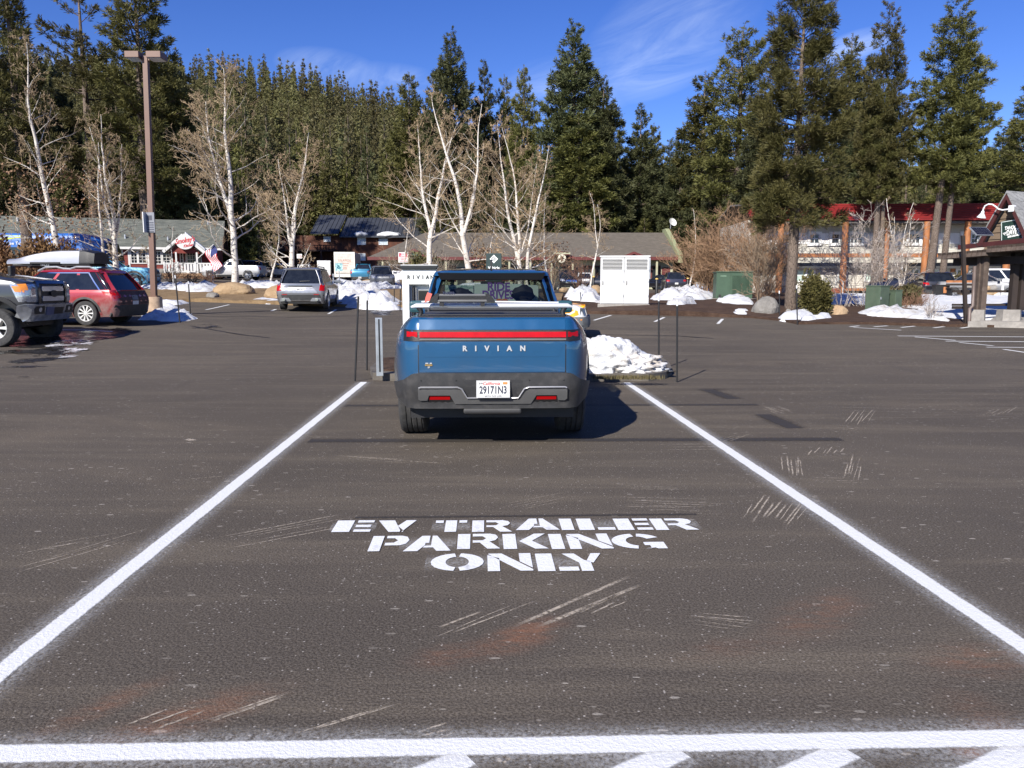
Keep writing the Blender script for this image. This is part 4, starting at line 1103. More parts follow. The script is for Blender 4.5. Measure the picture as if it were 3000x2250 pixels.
# ground level things are set in world space at Y about 25
def wpost(name, px0, px1, py0, py1, Y, m, dep=None, parent=P_, up=0):
    a, c_ = Q(px0, py1, Y), Q(px1, py1, Y); w = c_.x - a.x; z0 = zg(a.x, Y) - .05 + up if py1 is None or py1 > 945 else a.z; z1 = Q(px0, py0, Y).z
    inv = parent.matrix_basis.inverted() if parent else Matrix()
    return MB().box(a.x, c_.x, Y, Y + (dep or w), z0, z1, inv).build(name, m, parent)
bpy.context.view_layer.update()
for (a, c_, Y) in ((2843, 2894, 25.05), (2942, 3000, 24.6)):
    p, q = Q(a, 950, Y), Q(c_, 950, Y); zt = Q(a, 908, Y).z; zb2 = zg(p.x, Y) - .05; w = q.x - p.x
    inv = P_.matrix_basis.inverted()
    b = MB(); ch = .12
    pl = [(p.x, Y + ch), (p.x + ch, Y), (q.x - ch, Y), (q.x, Y + ch), (q.x, Y + w - ch), (q.x - ch, Y + w), (p.x + ch, Y + w), (p.x, Y + w - ch)]
    cx_, cy_ = (p.x + q.x) / 2, Y + w / 2
    b.prism(pl, lambda u, v: inv @ Vector((u, v, zb2)), lambda u, v: inv @ Vector((cx_ + (u - cx_) * .9, cy_ + (v - cy_) * .9, zt))); b.build('pedestal', CONC, P_)
wpost('post', 2873, 2888, 740, 909, 25.25, TIM, .2); wpost('post', 2860, 2871, 745, 909, 25.4, TIM, .16)
wpost('post', 2961, 2977, 735, 910, 24.9, DRK, .2); wpost('post', 2986, 3004, 735, 910, 24.9, DRK, .2)
for (y0, y1, px0, px1, Y, m_) in ((850, 857, 2792, 3060, 25.7, DRK), (890, 896, 2792, 3060, 25.7, DRK), (897, 905, 2792, 2862, 25.55, DRK)):
    a, c_ = Q(px0, y1, Y), Q(px1, y1, Y); MB().box(a.x, c_.x, Y, Y + .08, a.z, Q(px0, y0, Y).z, P_.matrix_basis.inverted()).build('rail', m_, P_)
inv = P_.matrix_basis.inverted()
b = MB(); b.tube([inv @ Q(2856, 780, 25.0), inv @ Q(2853, 832, 25.0), inv @ Q(2850, 896, 25.0), inv @ Q(2841, 905, 24.95), inv @ Q(2839, 950, 24.9), inv @ Q(2835, 955, 24.85)], .055, 10); b.build('downspout', M('brown_pipe', (.13, .095, .08), .5), P_, smooth=50)
b = MB(); b.add([inv @ G(2880, 958, .05), inv @ G(3080, 964, .05), inv @ G(3080, 961, .05), inv @ G(2900, 955, .05)], [(0, 1, 2, 3)])
walk = gp([(2835, 959), (2900, 959), (3090, 964), (3090, 925), (2935, 925), (2900, 955)])
drape('walkway', walk, CONC, .6, .19, None, .1)
# ---------------------------------------------------------------- trees
def np_mesh(name, verts, tris, m):
    me = bpy.data.meshes.new(name)
    me.vertices.add(len(verts)); me.vertices.foreach_set('co', np.asarray(verts, np.float32).ravel())
    n = len(tris); me.loops.add(n * 3); me.loops.foreach_set('vertex_index', np.asarray(tris, np.int32).ravel())
    me.polygons.add(n); me.polygons.foreach_set('loop_start', np.arange(0, n * 3, 3, dtype=np.int32))
    me.update(); me.validate()
    if m: me.materials.append(m)
    return me
def foliage_mat(name, a, b, tip, sc=.8, trans=.22):
    t = NT(name); c = t.coord('Object'); oi = t.new('ShaderNodeObjectInfo')
    n = t.noise(c, sc, 4, .65)
    k = t.mix(t.ramp(n, .3, .7), a, b)
    k = t.mix(t.math('MULTIPLY', t.ramp(t.noise(c, sc * 3.7, 3, .6), .55, .8), .6), k, tip)
    hs = t.new('ShaderNodeHueSaturation'); t.l.new(k, hs.inputs['Color'])
    t.l.new(t.math('MULTIPLY_ADD', oi.outputs['Random'], .5, .75), hs.inputs['Value'])
    t.l.new(t.math('MULTIPLY_ADD', oi.outputs['Random'], .03, .485), hs.inputs['Hue'])
    t.col(hs.outputs[0]); t.set(Roughness=.6, Specular_IOR_Level=.25)
    tr = t.new('ShaderNodeBsdfTranslucent'); t.l.new(hs.outputs[0], tr.inputs[0])
    mx = t.new('ShaderNodeMixShader'); mx.inputs[0].default_value = trans
    t.l.new(t.b.outputs[0], mx.inputs[1]); t.l.new(tr.outputs[0], mx.inputs[2]); t.l.new(mx.outputs[0], t.out.inputs['Surface'])
    return t.m
PINE_A = foliage_mat('pine_needles', (.080, .080, .025), (.138, .128, .042), (.20, .17, .065))
PINE_B = foliage_mat('fir_needles', (.060, .068, .030), (.100, .104, .045), (.14, .13, .06))
PINE_H = foliage_mat('hill_needles', (.092, .088, .036), (.152, .136, .056), (.19, .16, .07), .3)
t = NT('pine_bark'); c = t.coord('Object', (1, 1, .25))
v = t.voro(c, 17, 'DISTANCE_TO_EDGE')
t.col(t.mix(t.ramp(v, .0, .10), (.055, .042, .035), t.mix(t.ramp(t.noise(c, 3, 5, .6), .3, .7), (.12, .092, .075), (.19, .148, .118))))
t.set(Roughness=.95, Specular_IOR_Level=.15); t.bump(v, .9, .05)
BARK = t.m
def unit(v): return v / (np.linalg.norm(v, axis=-1, keepdims=True) + 1e-9)
def pine_meshes(seed, H, cb, Rm, dens_, nn, nl, nw, mat, dh=.5, nb=5, pw=.8, gap=.12, droop=-8, tr=.36, limbs=True, rough=.3):
    g = np.random.default_rng(seed)
    tb = MB(); P, D, Z = [], [], []
    tb.tube([(0, 0, -.6), (0, 0, 0), (.02 * H * .2 * g.normal(), 0, H * .3), (.03, .02, H * .7), (0, 0, H * .99)], [tr * 1.25, tr, tr * .8, tr * .38, .02], 10)
    h = cb
    while h < H - .25:
        s = (H - h) / (H - cb)
        env = Rm * (s ** pw) * (1 - .30 * max(0, s - .72) / .28)
        n = max(3, int(nb * (.6 + .4 * s) + g.random()))
        a0 = g.random() * 6.28
        for i in range(n):
            if g.random() < gap: continue
            az = a0 + 6.283 * i / n + g.normal() * .3
            L = max(.25, env * (1 + rough * (g.random() * 1.6 - 1.0)))
            el = math.radians(droop * s + 42 * (1 - s) ** 1.5 + g.normal() * 7)
            d = np.array([math.cos(az), math.sin(az), 0]); lat = np.array([-d[1], d[0], 0])
            h0 = h + g.normal() * dh * .65
            def pt(t_): return np.array([0, 0, h0])[None] + d[None] * (L * t_)[:, None] + np.array([0, 0, 1.])[None] * (L * (math.tan(el) * t_ + .20 * t_ ** 2))[:, None]
            if limbs and L > Rm * .3:
                q = pt(np.array([0, .35, .7, .95])); tb.tube(q.tolist(), [max(.02, .028 * L), .02 * L, .013 * L, .01], 4, False)
            m = max(2, int(L * dens_ * (.7 + .6 * g.random())))
            tt = 1 - (g.random(m) ** 1.5) * .72
            off = (g.random(m) * 2 - 1) * L * .30 * (1.15 - .8 * tt)
            p = pt(tt) + lat[None] * off[:, None] + np.array([0, 0, 1.])[None] * ((g.random(m) - .40) * .40 * min(1.5, L))[:, None]
            dd = unit(d[None] * .7 + lat[None] * (np.sign(off) * .45)[:, None] + np.array([0, 0, .55])[None] + g.normal(size=(m, 3)) * .32)
            P.append(p); D.append(dd); Z.append(np.full(m, .42 + .58 * min(1, s * 4.5)))
        h += dh * (.75 + .5 * g.random())
    # leader
    m = 6; P.append(np.array([[0, 0, H - .12 * k] for k in range(m)])); D.append(unit(np.tile([0, 0, 1.], (m, 1)) + g.normal(size=(m, 3)) * .25)); Z.append(np.full(m, .36))
    Z = np.concatenate(Z); P = np.concatenate(P); D = np.concatenate(D); T = len(P)
    nd = unit(D[:, None, :] + g.normal(size=(T, nn, 3)) * .52)
    ln = nl * (.65 + .6 * g.random((T, nn, 1))) * Z[:, None, None]
    base = P[:, None, :] + g.normal(size=(T, nn, 3)) * nl * .10
    w = unit(np.cross(nd, g.normal(size=(T, nn, 3)))) * nw * .5 * Z[:, None, None] ** .5
    v0 = base - w * .35; v1 = base + nd * ln * .62 - w; v2 = base + nd * ln; v3 = base + nd * ln * .62 + w
    V = np.stack([v0, v1, v2, v3], 2).reshape(-1, 3)
    k = np.arange(T * nn)[:, None] * 4
    tri = np.concatenate([k + [0, 1, 2], k + [0, 2, 3]], 1).reshape(-1, 3)
    cm = np_mesh('crown', V, tri, mat)
    tmp = bpy.data.meshes.new('trunk'); tmp.from_pydata(tb.v, [], tb.f); tmp.materials.append(BARK); tmp.polygons.foreach_set('use_smooth', [True] * len(tmp.polygons)); tmp.update()
    return tmp, cm
PROTO = {
 'near': (pine_meshes(1, 14, 4.3, 2.35, 42, 11, .27, .026, PINE_A, .34, 6, .55, .12, -14, .23), 14, 2.35),
 'jeffA': (pine_meshes(2, 24, 6, 3.9, 15, 9, .42, .065, PINE_A, .55, 7, .62, .08, -10, .42), 24, 3.9),
 'jeffB': (pine_meshes(3, 24, 7, 3.4, 15, 9, .42, .065, PINE_A, .55, 6, .50, .10, -4, .40), 24, 3.4),
 'sparse': (pine_meshes(4, 26, 7, 3.4, 15, 9, .42, .065, PINE_A, .85, 5, .45, .20, 0, .40, rough=.5), 26, 3.4),
 'coneA': (pine_meshes(5, 24, 3, 4.2, 16, 8, .45, .080, PINE_B, .5, 7, .70, .05, -12, .38), 24, 4.2),
 'coneB': (pine_meshes(6, 22, 2.5, 3.4, 16, 8, .45, .080, PINE_B, .5, 7, .8, .05, -12, .34), 22, 3.4),
 'coneC': (pine_meshes(7, 22, 3, 3.2, 16, 8, .45, .080, PINE_A, .52, 6, .58, .08, -6, .34), 22, 3.2),
}
for nm, sd, pw, mt in (('fillA', 8, .95, PINE_B), ('fillB', 9, .75, PINE_A), ('fillC', 10, 1.1, PINE_H)):
    PROTO[nm] = (pine_meshes(sd, 20, 2.0, 3.2, 5.0, 7, .75, .17, mt, .75, 5, pw, .1, -10, .30, False), 20, 3.2)
NTREE = 0
def pine(base, height, halfw, proto, label, group=None, rz=None, lean=(0, 0)):
    (tm, cm), H, Rm = PROTO[proto]
    e = empty('pine_tree', base, rnd(0, 6.28) if rz is None else rz, label, 'pine tree', group)
    e.rotation_euler[0], e.rotation_euler[1] = lean
    sx_ = halfw / Rm
    e.scale = (sx_, sx_, height / H)
    for nm, me in (('trunk', tm), ('crown', cm)):
        o = bpy.data.objects.new(nm, me); COL.objects.link(o); o.parent = e
    return e
random.seed(21)
def pine_px(px, ytop, Y, hw, proto, label, group=None, lean=(0, 0), pxb=None):
    b = atx(px if pxb is None else pxb, Y, -.1); z = Q(px, ytop, Y).z
    return pine(b, z - b.z, hw * 1.22 * Y / 2250, proto, label, group, lean=lean)
BIG = (
 (40, -60, 86, 120, 'jeffA', 'dense pine at the far left edge behind the restaurant roof'),
 (288, -110, 84, 105, 'sparse', 'open thin crowned pine just left of the brown lamp post'),
 (447, -120, 83, 122, 'jeffB', 'tall bushy topped pine directly behind the lamp post heads'),
 (160, 142, 88, 55, 'coneB', 'small dark pine showing in the gap left of the lamp post, between two big pines'),
 (212, 176, 92, 60, 'coneA', 'pointed pine low in the gap between the left edge pine and the thin crowned pine'),
 (372, 165, 95, 55, 'coneB', 'slender pine under the left head of the lamp post'),
 (545, 195, 88, 85, 'coneA', 'broad dark pine right of the lamp post at the foot of the hill'),
 (1208, 213, 125, 75, 'coneC', 'dark narrow pine rising above the hill left of the tallest centre pine'),
 (1328, 96, 112, 100, 'coneA', 'tall pointed pine behind the forked white birch left of the pickup roof'),
 (1278, 212, 118, 55, 'coneC', 'shorter pine leaning on the left side of the tall pointed centre pine'),
 (1421, 178, 116, 60, 'coneB', 'spire topped pine just right of the tall pointed centre pine'),
 (1478, 220, 120, 46, 'coneC', 'thin small spire between the spire topped pine and the rounded dark pine'),
 (1534, 192, 112, 58, 'coneC', 'rounded dark pine above the twin stemmed birch'),
 (1676, 70, 107, 128, 'coneA', 'massive broad pine rising behind the right of the blue pickup'),
 (1760, 232, 105, 95, 'coneA', 'dense pine on the right shoulder of the massive broad pine'),
 (1690, 330, 103, 110, 'coneC', 'low bushy pine in front of the massive broad pine'),
 (1868, 306, 108, 75, 'coneB', 'pointed pine standing alone in the dip of the skyline'),
 (1905, 362, 118, 55, 'coneC', 'small twin of the pointed pine in the dip of the skyline'),
 (1952, 412, 130, 50, 'coneB', 'lowest small pine in the dip of the skyline'),
 (1985, 378, 105, 70, 'coneB', 'pine at the foot of the right hand tree wall, beside the sky dip'),
 (2047, 212, 105, 85, 'coneC', 'double topped pine left of the tall knobbly pine'),
 (2150, 86, 84, 105, 'jeffB', 'tall knobbly pine behind the bare orange willow'),
 (2215, 300, 76, 95, 'coneA', 'broad pine filling the gap left of the near pine'),
 (2458, 100, 76, 75, 'coneC', 'slim pine whose tip shows right of the near pine'),
 (2516, 160, 100, 55, 'coneB', 'short pine between the slim pine and the tall pine above the red roof'),
 (2553, 162, 98, 50, 'coneC', 'short pine close against the left side of the tall pine above the red roof'),
 (2490, 330, 72, 110, 'coneA', 'spreading fir just above the red roof'),
 (2993, 205, 62, 110, 'jeffA', 'pine at the right edge above the ski shop gable'),
 (2905, 380, 80, 100, 'coneA', 'dark fir low behind the ski shop gable'),
)
for (px, yt, Y, hw, pr, lb) in BIG: pine_px(px, yt, Y, hw, pr, lb)
near = pine(atx(2318, 30.6, -.05), Q(2335, -60, 30.6).z - .4, 172 * 30.6 / 2250, 'near', 'near pine with bare lower trunk standing beside the grey boulder', None, 1.0, (R(0), R(.8)))
# bare trunks in front of the red roof
for (pb, yb, pt, ytp, r, lb) in ((2718, 815, 2757, 545, .26, 'wide pine on a thick leaning bare trunk before the right half of the red roof'), (2757, 818, 2787, 575, .21, 'pine on a thinner leaning trunk right of the thick one before the red roof'),
                                 (2560, 815, 2572, 585, .22, 'tall pine on an upright bare trunk before the middle of the red roof'), (2577, 815, 2588, 600, .15, 'slim bare pine trunk touching the upright one before the red roof')):
    Y = 55.2; a = atx(pb, Y, -.2); z = Q(pt, ytp, Y)
    e = empty('pine_tree', a, 0, lb, 'pine tree')
    v_ = z - a
    MB().tube([(0, 0, 0), v_ * .5, v_, v_ * 1.35], [r * 1.15, r, r * .85, r * .6], 10).build('trunk', BARK, e, smooth=60)
    (tm, cm), H, Rm = PROTO['jeffA']
    cpx, cyt, chw = {2718: (2815, 2, 118), 2757: (2870, 120, 75), 2560: (2614, 24, 82), 2577: (2560, 250, 70)}[pb]
    T_ = Q(cpx, cyt, Y); sz = (T_.z - z.z) / 18.0; o = bpy.data.objects.new('crown', cm); COL.objects.link(o); o.parent = e
    sx_ = chw * 1.2 * Y / 2250 / Rm; o.scale = (sx_, sx_, sz); o.location = Vector(((T_.x + z.x) / 2 - a.x, 0, z.z - a.z - 6 * sz + .3)); o.rotation_euler[2] = rnd(0, 6)
# dark trunk behind the bus belongs to the left edge pine's neighbour
e = empty('pine_tree', atx(86, 50, -.2), .5, 'dark furrowed pine trunk in front of the blue bus', 'pine tree')
MB().tube([(0, 0, 0), (.05, 0, 4), (.05, .1, 9), (0, 0, 20)], [.36, .31, .25, .05], 12).build('trunk', BARK, e, smooth=60)
o = bpy.data.objects.new('crown', PROTO['jeffA'][0][1]); COL.objects.link(o); o.parent = e; o.scale = (.82, .82, .86); o.location = (-.6, 0, 1.4)

SKYL = ([-400, 0, 200, 560, 700, 900, 1150, 1300, 1500, 1600, 1750, 1850, 1950, 2010, 2100, 2300, 2500, 2700, 2900, 3400],
        [150, 215, 240, 215, 240, 260, 300, 335, 335, 360, 380, 420, 455, 420, 345, 320, 290, 290, 320, 300])
cnt = 0
for Y, step, lo, hi in ((88, 62, 160, 320), (103, 58, 90, 260), (120, 54, 50, 200), (140, 52, 20, 160), (165, 52, 5, 110)):
    px = -260 + rnd(0, step)
    while px < 3260:
        yt = float(np.interp(px, *SKYL)) + rnd(lo, hi)
        pr = random.choice(('fillA', 'fillB', 'fillC', 'coneB', 'coneC') if Y < 110 else ('fillA', 'fillB', 'fillC'))
        if Y < 100 and (780 < px < 1990): px += step; continue
        x = (px - 1500) / 2250 * Y * .99; y = Y + rnd(-6, 6)
        if 92 < Y < 130 and 770 < px < 1260: y = max(y, 126)
        if 95 < Y < 110 and 1000 < px < 2060: y = max(y, 104)
        zb_ = hill(x, y) if y > 120 else zg(x, y)
        z = Q(px, yt, y).z
        if z - zb_ > 4:
            pine(Vector((x, y, zb_ - .2)), z - zb_, rnd(2.4, 3.5) * max(.75, min(1.15, (z - zb_) / 20)), pr, 'dark green conifer in the forest belt behind the buildings', 'forest belt conifers'); cnt += 1
        px += step * rnd(.7, 1.3)
# the hillside wood, one mass
pts = []
random.seed(3)
y = 158
while y < 372:
    sp = 3.9 + (y - 158) * .006
    x = -270 + rnd(0, sp)
    while x < 230:
        xx, yy = x + rnd(-1.8, 1.8), y + rnd(-1.8, 1.8)
        if abs(xx / yy) < .78: pts.append((xx, yy, hill(xx, yy) - .3))
        x += sp
    y += sp
protos = []
pc = bpy.data.collections.new('conifer_kinds')
for i, (sd, pw, rm) in enumerate(((31, 1.1, 1.9), (32, 1.25, 1.6), (33, .95, 1.75))):
    tm, cm = pine_meshes(sd, 16, .8, rm, 5.0, 5, .75, .26, PINE_H, .85, 5, pw, .05, -10, .2, False)
    bm = bmesh.new(); bm.from_mesh(cm); bm.from_mesh(tm); me = bpy.data.meshes.new('conifer'); bm.to_mesh(me); bm.free(); me.materials.append(PINE_H)
    o = bpy.data.objects.new('conifer', me); pc.objects.link(o)
me = bpy.data.meshes.new('hillside_forest'); me.from_pydata(pts, [], [])
hf = bpy.data.objects.new('hillside_forest', me); COL.objects.link(hf); tag(hf, kind='stuff')
ng = bpy.data.node_groups.new('scatter_conifers', 'GeometryNodeTree')
ng.interface.new_socket('Geometry', in_out='INPUT', socket_type='NodeSocketGeometry'); ng.interface.new_socket('Geometry', in_out='OUTPUT', socket_type='NodeSocketGeometry')
gi, go = ng.nodes.new('NodeGroupInput'), ng.nodes.new('NodeGroupOutput')
ci = ng.nodes.new('GeometryNodeCollectionInfo'); ci.inputs['Collection'].default_value = pc; ci.inputs['Separate Children'].default_value = True; ci.inputs['Reset Children'].default_value = True
ip = ng.nodes.new('GeometryNodeInstanceOnPoints'); ip.inputs['Pick Instance'].default_value = True
rv = ng.nodes.new('FunctionNodeRandomValue'); rv.data_type = 'FLOAT_VECTOR'; rv.inputs[0].default_value = (0, 0, 0); rv.inputs[1].default_value = (.06, .06, 6.28)
rs_ = ng.nodes.new('FunctionNodeRandomValue'); rs_.data_type = 'FLOAT'; rs_.inputs[2].default_value = .5; rs_.inputs[3].default_value = 1.45; rs_.inputs['Seed'].default_value = 4
L_ = ng.links.new
L_(gi.outputs[0], ip.inputs['Points']); L_(ci.outputs[0], ip.inputs['Instance']); L_(rv.outputs[0], ip.inputs['Rotation']); L_(rs_.outputs[1], ip.inputs['Scale']); L_(ip.outputs[0], go.inputs[0])
md = hf.modifiers.new('scatter', 'NODES'); md.node_group = ng

# ---- bare white barked birches
t = NT('birch_bark'); c = t.coord('Object')
k = t.mix(t.ramp(t.noise(c, 2.2, 5, .6), .35, .7), (.62, .585, .53), (.45, .40, .35))
bl = t.noise(t.coord('Object', (2.0, 2.0, 5.5)), 2.2, 4, .6)
k = t.mix(t.ramp(bl, .585, .63), k, (.04, .032, .028))
k = t.mix(t.math('MULTIPLY', t.ramp(t.noise(t.coord('Object', (3, 3, 22)), 2, 3, .6), .55, .7), .35), k, (.25, .2, .17))
t.col(k); t.set(Roughness=.8); t.bump(bl, .3, .02)
BIRCH = t.m
TWIG = M('birch_twigs', (.31, .225, .135), .8, var=.25, scale=1)
TWIGP = M('pale_twigs', (.27, .215, .165), .8, var=.25, scale=1)
def branch(bw, bt, p, d, L, r, lev, rg, up=.48, wig=.17, ns=5, spread=(35, 70), kidn=(6, 5, 4), rmin=.0075):
    pts = [p.copy()]; rad = [r]; dirs = [d.copy()]
    for i in range(ns):
        d = (d + Vector((rg.gauss(0, wig), rg.gauss(0, wig), rg.gauss(0, wig * .7) + up * (.22 if lev else .1)))).normalized()
        p = p + d * (L / ns); pts.append(p.copy()); rad.append(max(rmin, r * (1 - .82 * (i + 1) / ns))); dirs.append(d.copy())
    (bw if r > .017 else bt).tube(pts, rad, 6 if r > .05 else (4 if r > .02 else 3), False)
    if lev < len(kidn):
        n = kidn[lev]
        for j in range(n):
            q = .22 + .76 * (j + rg.random()) / n
            k = min(ns - 1, int(q * ns)); f = q * ns - k
            o = pts[k].lerp(pts[k + 1], f); dd = dirs[k]
            side = dd.cross(Vector((rg.gauss(0, 1), rg.gauss(0, 1), rg.gauss(0, 1)))).normalized()
            a = R(rg.uniform(*spread))
            nd = (dd * math.cos(a) + side * math.sin(a)).normalized()
            branch(bw, bt, o, nd, L * rg.uniform(.32, .62) * (1.1 - q * .45), max(rmin, rad[k] * .55), lev + 1, rg, up, wig, 4, spread, kidn, rmin)
def birch(px, pyb, ytop, Y, label, r0=.17, fork=None, lean=0, nb=18, seed=1, leaves=0, span=.30, twig=TWIG, lo=.2, kidn=(5, 4, 4)):
    rg = random.Random(seed); b = atx(px, Y, -.15) if pyb is None else G(px, pyb, -.1)
    if pyb is not None: Y = b.y
    H = Q(px, ytop, Y).z - b.z
    e = empty('birch_tree', b, 0, label, 'birch tree')
    bw, bt = MB(), MB()
    def leader(p, d, L, r, n, lo_, ns=14):
        pts, rad, dirs = [p.copy()], [r], [d.copy()]
        for i in range(ns):
            d = (d + Vector((rg.gauss(0, .07), rg.gauss(0, .07), .10))).normalized(); p = p + d * (L / ns)
            pts.append(p.copy()); rad.append(max(.014, r * (1 - .93 * ((i + 1) / ns) ** .9))); dirs.append(d.copy())
        bw.tube(pts, rad, 9, False)
        for j in range(n):
            q = lo_ + (1 - lo_) * ((j + rg.random()) / n) ** .9
            k = min(ns - 1, int(q * ns)); o = pts[k].lerp(pts[k + 1], q * ns - k)
            az = rg.uniform(0, 6.28); el = R(rg.uniform(5, 45) + 25 * q)
            nd = Vector((math.cos(az) * math.cos(el), math.sin(az) * math.cos(el), math.sin(el)))
            LL = H * span * .82 * rg.uniform(.6, 1.15) * (1.15 - .85 * q)
            branch(bw, bt, o, nd, LL, max(.013, rad[k] * rg.uniform(.22, .38)), 0, rg, kidn=kidn)
        return pts, rad, dirs
    d0 = Vector((lean, 0, 1)).normalized()
    if not fork: leader(Vector((0, 0, 0)), d0, H, r0, nb, lo)
    else:
        fh, arms = fork
        pts, rad, dirs = [Vector((0, 0, 0))], [r0 * 1.1], [d0]; p = Vector((0, 0, 0)); d = d0.copy(); ns = 7
        for i in range(ns):
            d = (d + Vector((rg.gauss(0, .06), rg.gauss(0, .05), .05))).normalized(); p = p + d * (H * fh / ns); pts.append(p.copy()); rad.append(r0 * (1 - .25 * (i + 1) / ns)); dirs.append(d.copy())
        bw.tube(pts, rad, 9, False)
        for j in range(max(2, nb // 4)):
            q = rg.uniform(.45, 1); k = min(ns - 1, int(q * ns)); az = rg.uniform(0, 6.28); el = R(rg.uniform(0, 40))
            branch(bw, bt, pts[k].lerp(pts[k + 1], q * ns - k), Vector((math.cos(az) * math.cos(el), math.sin(az) * math.cos(el), math.sin(el))), H * span * .8 * rg.uniform(.7, 1.2), rad[k] * .30, 0, rg, kidn=kidn)
        for (ax, ay, fl_, rr) in arms:
            leader(pts[-1].copy(), Vector((ax, ay, 1)).normalized(), H * (1 - fh) * fl_, r0 * rr, int(nb * .75), .06, 12)
    bw.build('trunk', BIRCH, e, smooth=60); bt.build('twigs', twig, e)
    if leaves:
        v = []; f = []
        for i in range(leaves):
            z = H * rg.uniform(.28, .52); a = rg.uniform(0, 6.28); q = H * .2 * math.sqrt(rg.random()); p = Vector((q * math.cos(a), q * math.sin(a), z))
            n = Vector((rg.gauss(0, 1), rg.gauss(0, 1), rg.gauss(0, 1))).normalized(); u_ = n.orthogonal().normalized() * .07; w_ = n.cross(u_) * .8; k = len(v)
            v += [p - u_, p + w_, p + u_, p - w_]; f.append((k, k + 1, k + 2, k + 3))
        MB().add(v, f).build('dead_leaves', M('dead_leaf', (.20, .11, .06), .8, var=.4, scale=3), e)
    return e
birch(172, None, 130, 44, 'white birch behind the red wagon roof box with brown dead leaves low in its crown', .22, None, -.03, 26, 41, 900, .30)
birch(345, None, 340, 47, 'grey white birch immediately left of the lamp post', .19, (.30, ((-.22, .1, .95, .62), (.10, -.1, 1.0, .7), (.32, .05, .8, .5))), 0, 20, 42)
birch(318, None, 420, 46, 'thinner birch stem crossing the trunk left of the lamp post', .12, None, .05, 12, 58, 0, .26)
birch(688, 868, 190, 40, 'tall white birch growing beside the big tan boulder', .21, (.36, ((-.30, .05, .78, .6), (.06, 0, 1.0, .78))), -.05, 30, 43, 0, .33, kidn=(5, 5, 4))
birch(862, None, 372, 46, 'white birch directly behind the silver SUV', .19, (.28, ((-.25, .1, .75, .5), (.0, 0, 1.0, .75), (.30, -.05, .85, .5))), -.05, 20, 44, 0, .33)
birch(1258, None, 335, 50, 'broad white birch behind the charging station', .21, (.36, ((-.22, .1, .95, .6), (.20, -.1, 1.0, .7))), -.03, 26, 45, 0, .38)
birch(1378, None, 255, 48, 'forked white birch with long rising arms behind the left of the pickup roof', .21, (.30, ((-.10, .1, 1.0, .75), (.36, 0, .92, .62))), -.03, 18, 46, 0, .26, lo=.3)
birch(1528, None, 345, 48, 'twin stemmed white birch behind the right of the pickup roof', .18, (.22, ((-.16, .1, 1.0, .72), (.14, -.1, .95, .66), (.4, .1, .7, .4))), 0, 22, 47, 0, .34)
birch(1545, None, 420, 47.5, 'second slimmer stem beside the twin stemmed birch', .14, None, .03, 14, 48, 0, .3)
birch(1728, 858, 560, 40, 'young slender white birch left of the white cabinet', .085, (.45, ((-.08, 0, 1.0, .7), (.16, .05, .8, .5))), .02, 14, 49, 0, .25)
birch(1610, None, 560, 52, 'small bare aspen behind the pickup right pillar', .10, None, .0, 16, 50, 400, .35)
birch(1425, None, 600, 55, 'small tan aspen just left of the dark charger sign', .08, None, .0, 16, 51, 500, .4)
birch(1180, None, 640, 62, 'small bare tree in front of the shop row left end', .09, None, 0, 14, 52, 0, .4, TWIGP)
birch(463, None, 600, 52, 'thin pale sapling right of the lamp post', .055, None, .0, 12, 53, 0, .25)
birch(508, None, 660, 52, 'short dark sapling in front of the oval sign', .05, None, .02, 10, 54, 0, .3, M('dark_twigs', (.13, .10, .08), .8, var=.2))
birch(2018, None, 610, 62, 'pale bare tree at the right end of the shop row', .08, None, .0, 16, 55, 0, .22)
birch(2640, None, 570, 42, 'tan many stemmed bare tree before the red roof', .075, (.10, ((-.12, 0, 1.0, .7), (.08, .05, .95, .7), (.24, 0, .8, .5), (-.28, 0, .8, .5))), 0, 16, 56, 0, .18, M('tan_twigs', (.22, .165, .105), .8, var=.2))
birch(790, None, 620, 60, 'leaning grey bare tree behind the white pickup trucks', .10, None, .1, 14, 57, 0, .35, TWIGP)

# ---- shrubs
def shrub(px, pyb, ytop, hwpx, label, col, n=24, seed=1, r=.016, kidn=(5, 4, 3), Y=None, up=.3, wig=.2, name='bare_shrub', cat='shrub', lean=1.0, group=None):
    rg = random.Random(seed); b = G(px, pyb, -.03) if Y is None else atx(px, Y, -.05)
    H = Q(px, ytop, b.y).z - b.z; W = hwpx * b.y / 2250
    e = empty(name, b, 0, label, cat, group)
    bt = MB()
    for i in range(n):
        a = rg.uniform(0, 6.28); s = math.sqrt(rg.random())
        d = Vector((math.cos(a) * s * W / H * lean, math.sin(a) * s * W / H * lean, 1)).normalized()
        branch(bt, bt, Vector((math.cos(a) * s * W * .25, math.sin(a) * s * W * .25, 0)), d, H * rg.uniform(.6, 1.0) / max(.55, d.z), r, 0, rg, up, wig, 5, (20, 55), kidn, r * .42)
    bt.build('stems', col, e)
    return e
ORW = M('orange_willow', (.225, .135, .075), .8, var=.3, scale=1)
TANW = M('tan_willow', (.20, .145, .095), .8, var=.3, scale=1)
GRYW = M('grey_stems', (.34, .29, .255), .8, var=.25, scale=1)
REDS = M('red_brown_stems', (.16, .085, .055), .85, var=.3, scale=1)
shrub(2150, None, 632, 85, 'tall orange brown bare willow behind the green transformer', ORW, 54, 1, .015, (5, 4, 3), 47)
shrub(2070, None, 690, 60, 'lower orange willow left of the transformer, beside the shop row end', ORW, 46, 2, .018, (5, 5, 3), 48)
shrub(2235, None, 650, 65, 'bushy tan willow right of the transformer behind the grey boulder', ORW, 50, 3, .018, (5, 5, 3), 45)
shrub(2225, 893, 660, 45, 'upright bare tan shrub in front of the transformer right end', TANW, 16, 4, .016, (5, 4, 3))
